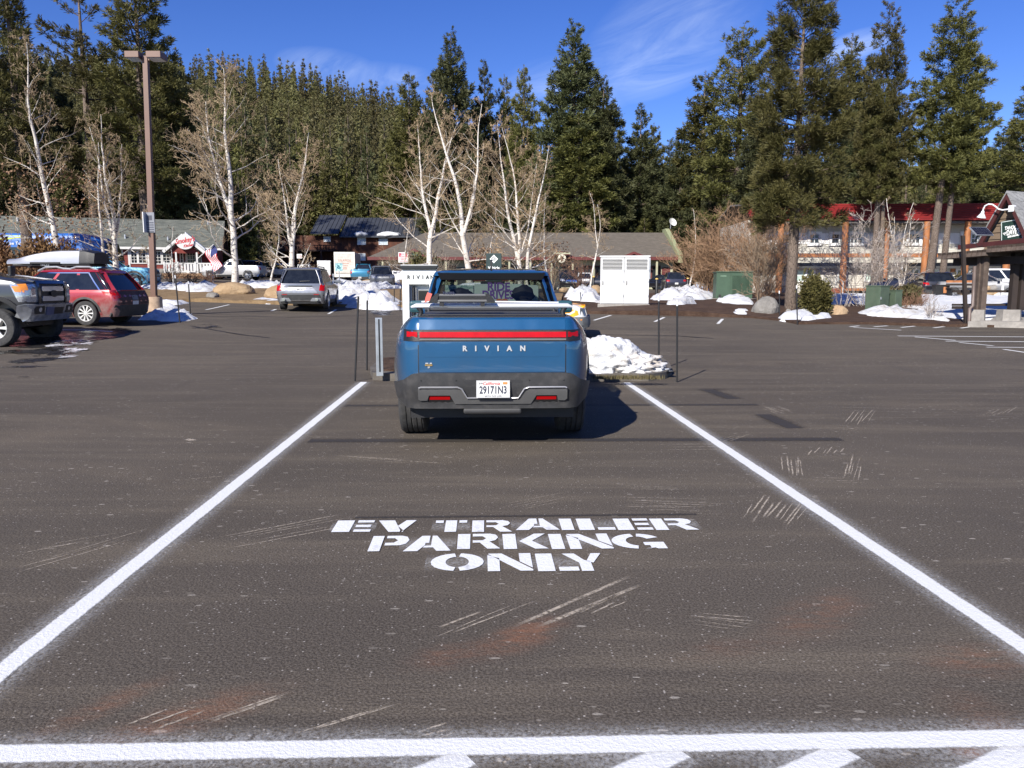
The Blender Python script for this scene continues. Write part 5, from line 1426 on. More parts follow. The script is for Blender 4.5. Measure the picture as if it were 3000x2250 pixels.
shrub(2250, 885, 815, 50, 'low russet twiggy bush behind the grey boulder', M('russet', (.22, .13, .08), .85, var=.3), 40, 5, .012, (5, 4))
shrub(2470, 905, 670, 75, 'wide grey bare shrub left of the green utility box', GRYW, 12, 6, .013, (5, 4, 3), None, .1, .2, lean=1.5)
shrub(2540, 905, 640, 110, 'big spreading pale bare shrub arching over the green utility box', GRYW, 20, 7, .015, (5, 4, 3), None, .03, .2, lean=1.9)
shrub(2730, 945, 880, 28, 'small pink grey twig shrub in the snow by the pergola', GRYW, 14, 8, .010, (5, 3))
shrub(2675, 910, 860, 40, 'rusty dead twig clump right of the utility box', M('rust_twigs', (.20, .11, .07), .85, var=.3), 30, 9, .010, (5, 3), lean=1.5)
for i, (px, yt, hw, Y) in enumerate(((500, 790, 28, 60), (560, 800, 34, 60), (612, 795, 26, 60), (455, 800, 22, 60))):
    shrub(px, None, yt, hw, ('red brown twig bush at the foot of the restaurant porch left end', 'red brown twig bush under the restaurant porch rail', 'red brown twig bush under the flag', 'red brown twig bush right of the light blue truck')[i], REDS, 22, 20 + i, .018, (4, 4), Y)
for i, (px, yt, hw) in enumerate(((1140, 735, 28), (1290, 740, 40), (1610, 755, 45), (1700, 745, 35))):
    shrub(px, None, yt, hw, ('bare twig bush behind the white pickup', 'bare twig bush right of the charging station cap', 'bare twig bush under the round sign', 'bare twig bush left of the white cabinet')[i], (TANW, TWIGP, TANW, REDS)[i], 18, 30 + i, .02, (4, 4), 66)

def leafy(name, px, pyb, ytop, hwpx, label, mat, n, leaf, seed, Y=None, stemcol=None, cat='shrub', lobes=7, tall=1.0):
    """dense shrub: leaf sprays gathered in uneven lobes round stems"""
    g = np.random.default_rng(seed); b = G(px, pyb, -.03) if Y is None else atx(px, Y, -.05)
    H = Q(px, ytop, b.y).z - b.z; W = hwpx * b.y / 2250
    e = empty(name, b, 0, label, cat)
    c_ = np.stack([g.uniform(-.8, .8, lobes) * W, g.uniform(-.6, .6, lobes) * W, g.uniform(.2, .72, lobes) * H], 1); c_[0] = (0, 0, H * .7)
    rr = np.stack([g.uniform(.28, .5, lobes) * W, g.uniform(.28, .5, lobes) * W, g.uniform(.22, .36, lobes) * H * tall], 1)
    k = g.integers(0, lobes, n); u = unit(g.normal(size=(n, 3))); q = g.random((n, 1)) ** .45
    P = c_[k] + u * rr[k] * q * (1 + .25 * g.normal(size=(n, 1))); P[:, 2] = np.maximum(P[:, 2], .05)
    D = unit(u + np.array([0, 0, .5]) + g.normal(size=(n, 3)) * .5); w = unit(np.cross(D, g.normal(size=(n, 3)))) * leaf * .32
    L = leaf * (.6 + .8 * g.random((n, 1)))
    V = np.stack([P, P + D * L * .5 - w, P + D * L, P + D * L * .5 + w], 1).reshape(-1, 3); i4 = np.arange(n)[:, None] * 4
    tri = np.concatenate([i4 + [0, 1, 2], i4 + [0, 2, 3]], 1).reshape(-1, 3)
    o = bpy.data.objects.new('foliage', np_mesh('foliage', V, tri, mat)); COL.objects.link(o); o.parent = e
    sb_ = MB()
    for cc in c_: sb_.tube([(cc[0] * .1, cc[1] * .1, 0), (cc[0] * .6, cc[1] * .6, cc[2] * .6), tuple(cc)], [.03, .02, .01], 5)
    sb_.build('stems', stemcol or REDS, e)
    return e
JUN = foliage_mat('juniper', (.085, .085, .025), (.15, .135, .045), (.20, .16, .06), 2.5)
YEW = foliage_mat('dull_juniper', (.08, .075, .035), (.13, .11, .05), (.17, .14, .07), 2.5)
BRL = foliage_mat('brown_leaves', (.10, .052, .028), (.20, .105, .05), (.28, .16, .08), 2.2, .15)
leafy('juniper', 2385, 930, 812, 42, 'dense olive green juniper beside the near pine trunk', JUN, 9000, .11, 1, None, None, 'shrub', 12, 1.2)
leafy('juniper', 2650, 905, 838, 48, 'rounded olive juniper right of the green utility box', YEW, 5000, .14, 2)
leafy('juniper', 2690, None, 812, 30, 'small clipped olive bush beside the black SUV', YEW, 1500, .2, 3, 60)
leafy('juniper', 2810, None, 806, 30, 'round tan green bush behind the solar post', YEW, 1500, .18, 4, 48)
leafy('juniper', 2780, None, 815, 22, 'small green bush at the inn wall left of the solar post', YEW, 1200, .18, 5, 55)
leafy('evergreen_shrub', 1225, None, 745, 55, 'olive evergreen bush under the shop sign behind the charging station', YEW, 3000, .3, 6, 72)
for i, (px, yt, hw, n) in enumerate(((18, 690, 40, 5200), (120, 700, 55, 6500), (55, 765, 60, 5200), (205, 720, 45, 3200), (60, 800, 80, 4200), (160, 770, 60, 4000))):
    leafy('brown_shrub', px, None, yt, hw, ('tall brown leaved shrub at the far left edge before the bus', 'tallest brown leaved shrub beside the dark pine trunk', 'low brown leaved shrub in front of the bus wheel', 'brown leaved shrub rising behind the roof box',
          'spreading russet shrub behind the dark pickup bonnet', 'rust leaved shrub left of the roof box nose')[i], BRL, n, .16, 40 + i, (34, 34.5, 33, 36, 31.5, 32)[i], None, 'shrub', 9, 1.25)
# ---------------------------------------------------------------- vehicles
class Shell:
    """stack of rounded plan outlines; local x right, y forward, z up. level = (z, y_rear, y_front, half width, rear corner (rx, ry), front corner, rear bow, front bow)"""
    def __init__(s, levels): s.lv = [l if len(l) == 8 else (*l[:4], (.18, .18), (.25, .3), .04, -.12) for l in levels]
    def at(s, z):
        L = s.lv
        if z <= L[0][0]: return L[0]
        for a, b in zip(L, L[1:]):
            if z <= b[0]:
                t = (z - a[0]) / max(1e-6, b[0] - a[0]); q = lambda i: a[i] + (b[i] - a[i]) * t
                return (z, q(1), q(2), q(3), tuple(u + (v - u) * t for u, v in zip(a[4], b[4])), tuple(u + (v - u) * t for u, v in zip(a[5], b[5])), q(6), q(7))
        return L[-1]
    def rear(s, x, z):
        _, yr, yf, hw, (rx, ry), _, bow, _ = s.at(z); ax = min(abs(x), hw * .9995)
        y = yr + bow * (min(ax, hw - rx) / hw) ** 2
        if ax > hw - rx: y += ry * (1 - math.sqrt(max(0, 1 - ((ax - hw + rx) / rx) ** 2)))
        return Vector((x, y, z))
    def front(s, x, z):
        _, yr, yf, hw, _, (rx, ry), _, bow = s.at(z); ax = min(abs(x), hw * .9995)
        y = yf + bow * (min(ax, hw - rx) / hw) ** 2
        if ax > hw - rx: y -= ry * (1 - math.sqrt(max(0, 1 - ((ax - hw + rx) / rx) ** 2)))
        return Vector((x, y, z))
    def side(s, y, z, sg):
        _, yr, yf, hw, (rx, ry), (fx, fy), bow, bf = s.at(z)
        yr += bow; yf += bf; x = hw
        if y < yr + ry: x = hw - rx + rx * math.sqrt(max(0, 1 - min(1, (yr + ry - y) / ry) ** 2))
        if y > yf - fy: x = hw - fx + fx * math.sqrt(max(0, 1 - min(1, (y - yf + fy) / fy) ** 2))
        return Vector((x * sg, y, z))
    def ring(s, l):
        z, yr, yf, hw, (rx, ry), (fx, fy), bow, bf = l; P = []
        for i in range(7): x = -(hw - rx) + 2 * (hw - rx) * i / 6; P.append(s.rear_l(l, x))
        for i in range(1, 6): a = R(-90 + 90 * i / 6); P.append(Vector((hw - rx + rx * math.cos(a), yr + bow * ((hw - rx) / hw) ** 2 + ry + ry * math.sin(a), z)))
        ya, yb = yr + bow * ((hw - rx) / hw) ** 2 + ry, yf + bf * ((hw - fx) / hw) ** 2 - fy
        for i in range(8): P.append(Vector((hw, ya + (yb - ya) * i / 7, z)))
        for i in range(1, 6): a = R(90 * i / 6); P.append(Vector((hw - fx + fx * math.cos(a), yb + fy * math.sin(a), z)))
        for i in range(7): x = (hw - fx) - 2 * (hw - fx) * i / 6; P.append(Vector((x, yf + bf * (x / hw) ** 2, z)))
        for i in range(1, 6): a = R(90 + 90 * i / 6); P.append(Vector((-hw + fx + fx * math.cos(a), yb + fy * math.sin(a), z)))
        for i in range(8): P.append(Vector((-hw, yb + (ya - yb) * i / 7, z)))
        for i in range(1, 6): a = R(180 + 90 * i / 6); P.append(Vector((-hw + rx + rx * math.cos(a), ya + ry * math.sin(a), z)))
        return P
    def rear_l(s, l, x): return Vector((x, l[1] + l[6] * (x / l[3]) ** 2, l[0]))
    def build(s, name, m, parent, sharp=38, caps=(1, 1)):
        b = MB(); rings = [s.ring(l) for l in s.lv]; n = len(rings[0])
        for r in rings: b.v.extend(tuple(p) for p in r)
        for i in range(len(rings) - 1):
            for k in range(n):
                k2 = (k + 1) % n; b.f.append((i * n + k, i * n + k2, (i + 1) * n + k2, (i + 1) * n + k))
        if caps[0]: b.f.append(tuple(reversed(range(n))))
        if caps[1]: b.f.append(tuple((len(rings) - 1) * n + k for k in range(n)))
        return b.build(name, m, parent, smooth=sharp)
    def patch(s, name, where, poly, m, parent, off=.006, step=.12, thick=.02, mirror=False):
        """panel lying on the shell: poly in (x, z) for rear and front, (y, z) for left and right"""
        def P(u, v):
            if where == 'rear': p = s.rear(u, v); n = Vector(((s.rear(u - .01, v).y - s.rear(u + .01, v).y) / -.02 if 0 else 0, -1, 0)); e = .012; a = s.rear(u + e, v) - s.rear(u - e, v); c_ = s.rear(u, v + e) - s.rear(u, v - e); n = c_.cross(a)
            elif where == 'front': p = s.front(u, v); e = .012; a = s.front(u + e, v) - s.front(u - e, v); c_ = s.front(u, v + e) - s.front(u, v - e); n = a.cross(c_)
            else:
                sg = 1 if where == 'right' else -1; p = s.side(u, v, sg); e = .012; a = s.side(u + e, v, sg) - s.side(u - e, v, sg); c_ = s.side(u, v + e, sg) - s.side(u, v - e, sg); n = a.cross(c_) * sg
            n.normalize()
            if where == 'rear' and n.y > 0 or where == 'front' and n.y < 0: n = -n
            if where in ('left', 'right') and n.x * (1 if where == 'right' else -1) < 0: n = -n
            return p, n
        vs, fs = fill(poly, step); bp = dens(poly, step); b = MB()
        b.add([p + n * off for p, n in (P(u, v) for u, v in vs)], fs)
        top = []; low = []
        for u, v in bp: p, n = P(u, v); top.append(p + n * off); low.append(p + n * (off - thick))
        k = len(bp); b.add(top + low, [(i, (i + 1) % k, k + (i + 1) % k, k + i) for i in range(k)])
        return b.build(name, m, parent, smooth=40)
def rect(x0, x1, z0, z1): return [(x0, z0), (x1, z0), (x1, z1), (x0, z1)]
CUTS = []
def cut(o, cutters):
    for c in cutters:
        md = o.modifiers.new('arch', 'BOOLEAN'); md.operation = 'DIFFERENCE'; md.object = c; md.solver = 'EXACT'
    CUTS.append((o, cutters))
def bake_cuts():
    bpy.context.view_layer.update(); dg = bpy.context.evaluated_depsgraph_get(); kill = set()
    for o, cs in CUTS:
        me = bpy.data.meshes.new_from_object(o.evaluated_get(dg)); o.modifiers.clear(); o.data = me; kill.update(cs)
        me.polygons.foreach_set('use_smooth', [True] * len(me.polygons)); me.set_sharp_from_angle(angle=R(35))
    for c in kill: bpy.data.objects.remove(c)
    CUTS.clear()
def arch_cut(body, parent, x, y, z, r, depth=.5):
    s = 1 if x > 0 else -1
    c = MB().cyl((x - s * depth, y, z), (x + s * .3, y, z), r, n=28).build('cutter', None, parent); return c
def wheel(parent, x, y, r, w, rimr=.66, spokes=10, m=None, tread=True, rimm=None, sub=True, steer=0, star=.5):
    s = 1 if x > 0 else -1
    T = Matrix.Translation((x, y, r)) @ Matrix.Rotation(steer, 4, 'Z')
    h = w / 2
    b = MB()
    prof = [(r * rimr * .98, -h * .8), (r * rimr, -h * .92), (r * .86, -h), (r * .955, -h * .93), (r * .995, -h * .78)]
    if tread:
        for q in (-.55, -.2, .2, .55): prof += [(r, h * (q - .16)), (r, h * (q + .10)), (r * .975, h * (q + .12)), (r * .975, h * (q + .165))]
    prof += [(r * .995, h * .78), (r * .955, h * .93), (r * .86, h), (r * rimr, h * .92), (r * rimr * .98, h * .8)]
    b.lathe(prof, 36, T, 'x')
    o = b.build('wheel', m or RUBBER, parent, smooth=28)
    rr = r * rimr; fx = s * h * .80
    b = MB()
    b.lathe([(rr, s * h * .86), (rr * .96, s * h * .92), (rr * .90, s * h * .80), (rr * .89, s * h * .2)], 32, T, 'x')
    for i in range(spokes):
        a = 2 * math.pi * i / spokes; d = Vector((0, math.cos(a), math.sin(a))); q = Vector((0, -math.sin(a), math.cos(a))); wd = rr * star * 3.1 / spokes
        pts = []
        for (t_, k, xx) in ((.12, .8, fx * 1.02), (.93, 1.0, fx * .98)):
            for sg in (-1, 1): pts.append(d * (rr * t_) + q * (sg * wd * k * (.35 if t_ < .5 else .62)) + Vector((xx, 0, 0)))
        dn = [p - Vector((s * .03, 0, 0)) for p in pts]
        b.add([T @ p for p in (pts[0], pts[1], pts[3], pts[2], dn[0], dn[1], dn[3], dn[2])], [(0, 1, 2, 3), (7, 6, 5, 4), (0, 4, 5, 1), (1, 5, 6, 2), (2, 6, 7, 3), (3, 7, 4, 0)])
    b.lathe([(0, fx * 1.06), (rr * .17, fx * 1.06), (rr * .2, fx * 1.0), (rr * .2, fx * .7)], 16, T, 'x')
    b.build('rim', rimm or ALLOY, o)
    MB().lathe([(0, s * h * .1), (rr * .97, s * h * .1)], 24, T, 'x').build('brake_disc', M('dark_hub', (.03, .03, .03), .6), o)
    return o
CABIN = M('cabin_dark', (.02, .02, .022), .8)
CLAD = M('cladding', (.035, .036, .037), .6, var=.15, bump=.1, bscale=200, dirt=((.14, .13, .12), .25))
def tint_glass(name, tint, rough=.02):
    t = NT(name)
    tr = t.new('ShaderNodeBsdfTransparent'); tr.inputs[0].default_value = (*tint, 1)
    gl = t.new('ShaderNodeBsdfGlossy'); gl.inputs['Roughness'].default_value = rough; gl.inputs[0].default_value = (1, 1, 1, 1)
    lw = t.new('ShaderNodeLayerWeight'); lw.inputs[0].default_value = .5
    fr = t.math('MULTIPLY_ADD', t.math('POWER', lw.outputs['Facing'], 5.0), .94, .045)
    mx = t.new('ShaderNodeMixShader'); t.l.new(fr, mx.inputs[0]); t.l.new(tr.outputs[0], mx.inputs[1]); t.l.new(gl.outputs[0], mx.inputs[2])
    t.l.new(mx.outputs[0], t.out.inputs['Surface'])
    return t.m
TINT = tint_glass('tinted_glass', (.46, .50, .48))
ROOFG = tint_glass('roof_glass_tint', (.5, .52, .53))
CLEARG = tint_glass('clear_glass', (.85, .9, .88))

def car(name, label, cat, loc, rz, kind, L, W, H, pm, group=None, r=None, arches=False, glass=None, tail=REDL, rimm=None, spokes=5, roofm=None, rails=False, plate=True, clad=True, scale=1, dual=False, grille=None, grm=None, frontlamp=None):
    e = empty(name, loc, rz, label, cat, group)
    if scale != 1: e.scale = (scale,) * 3
    w, h = W / 2, L / 2
    r = r or .20 * H + .02; glass = glass or GLASSD; cl = .15 * H
    if kind == 'pickup': hood, belt = .62 * H, .66 * H
    elif kind == 'sedan': hood, belt = .56 * H, .64 * H
    else: hood, belt = .57 * H, .63 * H
    cow = {'pickup': .30, 'sedan': .34, 'suv': .42, 'wagon': .36}[kind]
    tt = {'pickup': .66, 'sedan': .66, 'suv': .62, 'wagon': .62}[kind] * H
    rc, fc = (.10 * W, .10 * W), (.16 * W, .2 * W)
    up = -.96 if kind != 'sedan' else -.95
    S = Shell([(cl, -.95 * h, .93 * h, .90 * w, rc, fc, .03, -.10), (cl + .10 * H, -.985 * h, .98 * h, .975 * w, rc, fc, .04, -.12), (.42 * H, -h, h, w, rc, fc, .04, -.12),
               (hood - .06 * H, -.99 * h, .975 * h, .985 * w, rc, fc, .04, -.12), (hood, up * h - .0, .93 * h, .965 * w, rc, fc, .04, -.14), (hood + .02 * H, up * h, .80 * h, .955 * w, rc, fc, .04, -.14), (tt, up * h + .01, cow * h, .935 * w, rc, (.1, .1), .04, -.10)])
    body = S.build('body', pm, e)
    ya, yb = (.60 * h, -.58 * h) if kind != 'pickup' else (.63 * h, -.58 * h)
    if arches: cut(body, [arch_cut(body, e, sg * w, y, r, r * 1.17, .32) for sg in (-1, 1) for y in (ya, yb)])
    g0, g1 = {'pickup': (-.20, .33), 'sedan': (-.62, .40), 'suv': (-.93, .47), 'wagon': (-.93, .42)}[kind]
    t0, t1 = {'pickup': (-.14, .05), 'sedan': (-.36, .06), 'suv': (-.80, .12), 'wagon': (-.74, .06)}[kind]
    gl = Shell([(tt - .05 * H, g0 * h, g1 * h, .90 * w, (.08, .08), (.15, .2), .03, -.12), (tt + .12 * H, (g0 * .6 + t0 * .4) * h, (g1 * .62 + t1 * .38) * h, .85 * w, (.1, .1), (.15, .2), .03, -.12), (.955 * H, t0 * h, t1 * h, .73 * w, (.14, .14), (.15, .2), .03, -.1)])
    gl.build('windows', glass, e)
    rf = Shell([(.935 * H, (t0 - .015) * h, (t1 + .03) * h, .765 * w, (.14, .14), (.15, .2), .03, -.1), (.965 * H, (t0 - .02) * h, (t1 + .01) * h, .73 * w, (.14, .14), (.15, .2), .03, -.1), (.99 * H, (t0 + .06) * h, (t1 - .12) * h, .62 * w, (.14, .14), (.15, .2), .03, -.1), (H, (t0 + .16) * h, (t1 - .22) * h, .45 * w, (.14, .14), (.15, .2), .03, -.1)])
    rf.build('roof', roofm or pm, e)
    zt, zb_ = .94 * H, tt - .03 * H
    def edge(y0, y1): return lambda z: y0 + (y1 - y0) * (z - zb_) / (zt - zb_)
    yr_, yf_ = edge(g0 * h, t0 * h), edge(g1 * h, t1 * h)
    cuts_ = {'pickup': (.28, ), 'sedan': (.42,), 'suv': (.36, .68), 'wagon': (.36, .66)}[kind]
    for sd in ('left', 'right'):
        for q, pw in [(0.02, .13 if kind != 'pickup' else .08), (.985, .07)] + [(1 - c_, .05) for c_ in cuts_]:
            c0 = lambda z: yr_(z) + (yf_(z) - yr_(z)) * q
            gl.patch('pillar', sd, [(c0(zb_) - pw, zb_), (c0(zb_) + pw, zb_), (c0(zt) + pw * .9, zt), (c0(zt) - pw * .9, zt)], pm, e, .006, .3)
        arch = [(yc + r * 1.2 * math.cos(R(a)), max(cl - .05, r + r * 1.2 * math.sin(R(a)))) for yc in () for a in range(0, 1)]
        for yc in (ya, yb):
            if not arches:
                o = S.patch('wheel_well', sd, [(yc + r * 1.13 * math.cos(R(a)), r * 1.0 + r * 1.13 * math.sin(R(a))) for a in range(-8, 189, 14)], BLACK, e, .004, .3)
        if clad: S.patch('sill', sd, rect(yb + r * 1.25, ya - r * 1.25, cl + .01, cl + .09 * H), CLAD, e, .008, .5)
        z0_ = tt - .10 * H
        for y in (.02 * h, -.3 * h):
            if kind != 'pickup' or y > 0: S.patch('door_handle', sd, rect(y - .09, y + .09, z0_ - .012, z0_ + .018), pm, e, .03, .3, .03)
        S.patch('door_seam', sd, rect((1 - cuts_[0]) * (g1 - g0) * h + g0 * h - .006, (1 - cuts_[0]) * (g1 - g0) * h + g0 * h + .006, cl + .1 * H, tt - .01), BLACK, e, .003, .6, .004)
    for sg in (-1, 1):
        for yc in (ya, yb):
            wheel(e, sg * (w - .11), yc, r, .235, .68, spokes, rimm=rimm, tread=False)
            if dual and yc == yb: pass
    # rear
    if kind == 'pickup': S.patch('taillight', 'rear', rect(.80 * w, .95 * w, .44 * H, .60 * H), tail, e, .010, .1); S.patch('taillight', 'rear', rect(-.95 * w, -.80 * w, .44 * H, .60 * H), tail, e, .010, .1)
    elif tail is None: pass
    elif kind == 'suv' or kind == 'wagon':
        for sg in (-1, 1): S.patch('taillight', 'rear', [(sg * .62 * w, .49 * H), (sg * .955 * w, .47 * H), (sg * .95 * w, .585 * H), (sg * .66 * w, .575 * H)][::sg], tail, e, .010, .1)
    else:
        for sg in (-1, 1): S.patch('taillight', 'rear', rect(min(sg * .55 * w, sg * .95 * w), max(sg * .55 * w, sg * .95 * w), .44 * H, .54 * H), tail, e, .010, .1)
    S.patch('rear_bumper', 'rear', rect(-.93 * w, .93 * w, cl + .02, .29 * H), CHROME if kind == 'pickup' else CLAD, e, .035 if kind == 'pickup' else .015, .15, .05)
    if plate: S.patch('licence_plate', 'rear', rect(-.15, .15, (.37 if kind != 'pickup' else .245) * H - .06, (.37 if kind != 'pickup' else .245) * H + .09), PLATE, e, .045 if kind == 'pickup' else .014, .2, .012)
    if kind == 'pickup':
        S.patch('tailgate', 'rear', rect(-.77 * w, .77 * w, .33 * H, .63 * H), pm, e, .008, .2)
        box('bed_cover', BLACK, e, -.80 * w, .80 * w, -.93 * h, g0 * h - .05, tt - .01, tt + .012)
        gl.patch('cab_back', 'rear', rect(-.88 * w, .88 * w, tt - .045 * H, tt + .045 * H), pm, e, .006, .3)
        for sg in (-1, 1): gl.patch('cab_corner', 'rear', [(sg * .70 * w, tt), (sg * .86 * w, tt), (sg * .72 * w, .93 * H), (sg * .62 * w, .93 * H)][::sg], pm, e, .007, .3)
    elif kind != 'sedan':
        for sg in (-1, 1): gl.patch('tail_pillar', 'rear', [(sg * .78 * w, tt - .04 * H), (sg * .89 * w, tt - .04 * H), (sg * .73 * w, .94 * H), (sg * .65 * w, .94 * H)][::sg], pm, e, .007, .3)
    # front
    for sg in (-1, 1):
        S.patch('headlight', 'front', [(sg * .58 * w, .45 * H), (sg * .94 * w, .46 * H), (sg * .93 * w, .55 * H), (sg * .60 * w, .53 * H)][::sg], frontlamp or LENS, e, .010, .1)
    gz = grille or (.40, .53)
    S.patch('grille', 'front', rect(-.50 * w, .50 * w, gz[0] * H, gz[1] * H), grm or BLACK, e, .010, .15)
    S.patch('front_bumper', 'front', rect(-.90 * w, .90 * w, cl + .02, .27 * H), CLAD, e, .012, .15)
    for sg in (-1, 1):
        b = MB(); yx = g1 * h * .86
        b.box(sg * w * .93 if sg > 0 else sg * (w + .20), sg * (w + .20) if sg > 0 else sg * w * .93, yx - .05, yx + .07, tt + .02, tt + .16); b.build('mirror', pm if kind != 'pickup' else BLACK, e, bevel=.02)
    if rails:
        for sg in (-1, 1): MB().tube([(sg * .62 * w, (t0 + .08) * h, H - .06), (sg * .64 * w, (t0 + .14) * h, H + .03), (sg * .64 * w, (t1 - .14) * h, H + .03), (sg * .62 * w, (t1 - .08) * h, H - .06)], .022, 6).build('roof_rail', BLACK, e)
    e['_'] = 0; del e['_']
    return e, S, gl

# ---- the blue electric pickup
PBLUE = paint('blue_paint', (.010, .074, .172), .15, .28, 1.0, .25)
TR = empty('pickup_truck', (-.185, 7.20, 0), R(1.7), 'blue electric pickup truck seen from behind, parked in the marked trailer stall', 'pickup truck')
B_ = Shell([(.47, .12, 5.38, .955, (.26, .75), (.35, .5), .01, -.15), (.62, .06, 5.45, .985, (.27, .80), (.35, .5), .012, -.15), (.78, .05, 5.46, .992, (.27, .80), (.35, .5), .012, -.15), (.98, .045, 5.44, .99, (.27, .80), (.35, .5), .014, -.15),
            (1.085, .05, 5.38, .972, (.265, .80), (.35, .5), .014, -.15), (1.165, .065, 5.2, .93, (.23, .75), (.35, .5), .014, -.15), (1.225, .08, 4.7, .875, (.17, .6), (.35, .5), .014, -.15), (1.265, .10, 4.45, .825, (.12, .45), (.3, .4), .014, -.12), (1.283, .13, 4.40, .79, (.09, .3), (.3, .4), .014, -.12)])
tb_ = B_.build('body', PBLUE, TR, 50)
RW, RY = .405, 1.10
cut(tb_, [arch_cut(tb_, TR, sg * .99, y, RW, .485, .42) for sg in (-1, 1) for y in (RY, RY + 3.45)])
def zc(cy): return Q(1445, 700 + cy / 2.5525, 7.21).z
def xc_(cx): return (cx - 1005) * .001268
BUMP = M('bumper_grey', (.030, .030, .031), .55, var=.12, bump=.08, bscale=260, dirt=((.13, .12, .115), .3))
zt = zc(1004)
B_.patch('rear_bumper', 'rear', [(-.93, .46), (-.80, .415), (.80, .415), (.93, .46), (.972, .62), (.91, .655), (.82, .70), (.755, .755), (.70, zt), (-.70, zt), (-.755, .755), (-.82, .70), (-.91, .655), (-.972, .62)], BUMP, TR, .035, .07, .09)
for sg, sd in ((-1, 'left'), (1, 'right')):
    B_.patch('arch_cladding', sd, [(RY + .565 * math.cos(R(a)), RW + .565 * math.sin(R(a))) for a in range(172, 7, -11)] + [(RY + .49 * math.cos(R(a)), RW + .49 * math.sin(R(a))) for a in range(7, 173, 11)], BUMP, TR, .02, .15, .05)
    B_.patch('sill', sd, rect(RY + .6, RY + 2.85, .475, .60), BUMP, TR, .015, .4, .03)
box('underbody', BLACK, TR, -.80, .80, .25, 5.2, .30, .52)
MB().cyl((-.75, RY, RW), (.75, RY, RW), .06, n=10).build('axle', BLACK, TR)
box('skid_plate', M('under_grey', (.03, .03, .031), .6), TR, -.28, .28, .07, .5, .362, .418, .02)
for sg in (-1, 1):
    for y in (RY, RY + 3.45): wheel(TR, sg * .838, y, RW, .285, .62, 10)
B_.patch('light_bar_housing', 'rear', rect(-.845, .845, zc(768), zc(684)), BLACK, TR, .006, .06, .02)
LITR = M('light_bar_red', (.40, .003, .006), .28, var=.12, spec=.3, scale=9)
B_.patch('light_bar', 'rear', rect(xc_(466), xc_(1556), zc(740), zc(699)), LITR, TR, .013, .06, .015)
B_.patch('taillight', 'rear', rect(xc_(372), xc_(448), zc(738), zc(699)), REDL, TR, .013, .05, .015); B_.patch('taillight', 'rear', rect(xc_(1570), xc_(1646), zc(738), zc(699)), REDL, TR, .013, .05, .015)
B_.patch('lens_strip', 'rear', rect(xc_(466), xc_(1556), zc(758), zc(749)), M('smoke_lens', (.16, .14, .13), .12, var=.1), TR, .010, .08, .01)
B_.patch('tailgate', 'rear', rect(-.692, .692, zc(998), zc(772)), PBLUE, TR, .007, .08, .03)
B_.patch('tailgate_top', 'rear', rect(-.692, .692, zc(682), 1.262), PBLUE, TR, .007, .08, .03)
B_.patch('tailgate_crease', 'rear', [(xc_(500), zc(884)), (xc_(1500), zc(884)), (xc_(1535), zc(800)), (xc_(1500), zc(790)), (xc_(520), zc(790)), (xc_(500), zc(800))], PBLUE, TR, .0095, .08, .006)
for x in (-.698, .698): B_.patch('seam', 'rear', rect(x - .004, x + .004, zc(1004), 1.27), BLACK, TR, .003, .2, .004)
CHR = M('letter_chrome', (.52, .53, .54), .3, .35, var=.05)
for ch, cx in zip('RIVIAN', (800, 882, 965, 1048, 1132, 1232)):
    text('badge_letter', ch, .068, CHR, TR, (xc_(cx), B_.rear(xc_(cx), zc(822)).y - .014, zc(822)), (R(90), 0, 0), .004, 0, 1.0, bold=.003)
bd = B_.rear(-.60, .86).y
b = MB(); b.box(-.035, .035, -.014, -.004, -.008, .008); b.build('model_badge', M('gold_trim', (.75, .5, .2), .25, .9), TR, loc=(-.602, bd, zc(945)))
b = MB(); b.box(-.03, -.004, -.012, -.004, .012, .022); b.box(.010, .03, -.012, -.004, .012, .022); b.box(-.008, -.001, -.012, -.004, -.03, -.012); b.box(.003, .010, -.012, -.004, -.026, -.012); b.build('model_badge', CHR, TR, loc=(-.602, bd, zc(945)))
INS = M('silver_insert', (.12, .12, .12), .35, .25, var=.08)
ins = [(450, 1115), (470, 1106), (745, 1106), (775, 1118), (815, 1190), (1200, 1190), (1245, 1118), (1275, 1106), (1550, 1106), (1566, 1115), (1566, 1185), (1550, 1200), (1500, 1198), (1490, 1158), (1335, 1158), (1295, 1230), (725, 1230), (688, 1158), (530, 1158), (516, 1198), (465, 1200), (450, 1188)]
B_.patch('bumper_insert', 'rear', [(xc_(x), zc(y)) for x, y in ins], INS, TR, .052, .06, .03)
for pl in ([(455, 1112), (470, 1106), (745, 1106), (775, 1118), (815, 1190), (1200, 1190), (1245, 1118), (1275, 1106), (1550, 1106), (1562, 1112)],):
    b = MB(); b.tube([B_.rear(xc_(x), zc(y)) + Vector((0, -.060, -.003)) for x, y in pl], .009, 6); b.build('bumper_trim', M('bright_trim', (.36, .36, .37), .3, .4), TR, smooth=60)
for x0, x1 in ((532, 686), (1337, 1486)):
    B_.patch('reflector', 'rear', rect(xc_(x0), xc_(x1), zc(1196), zc(1170)), REDL, TR, .040, .06, .01)
    B_.patch('reflector_well', 'rear', [(xc_(x0 - 14), zc(1226)), (xc_(x1 + (28 if x0 < 900 else 14)), zc(1226)), (xc_(x1 + 4), zc(1160)), (xc_(x0 - 4), zc(1160))], BLACK, TR, .037, .08, .01)
for x in (474, 735, 1283, 1541): B_.patch('parking_sensor', 'rear', [(xc_(x) + .008 * math.cos(R(a)), zc(1058) + .008 * math.sin(R(a))) for a in range(0, 360, 40)], BLACK, TR, .037, .1, .004)
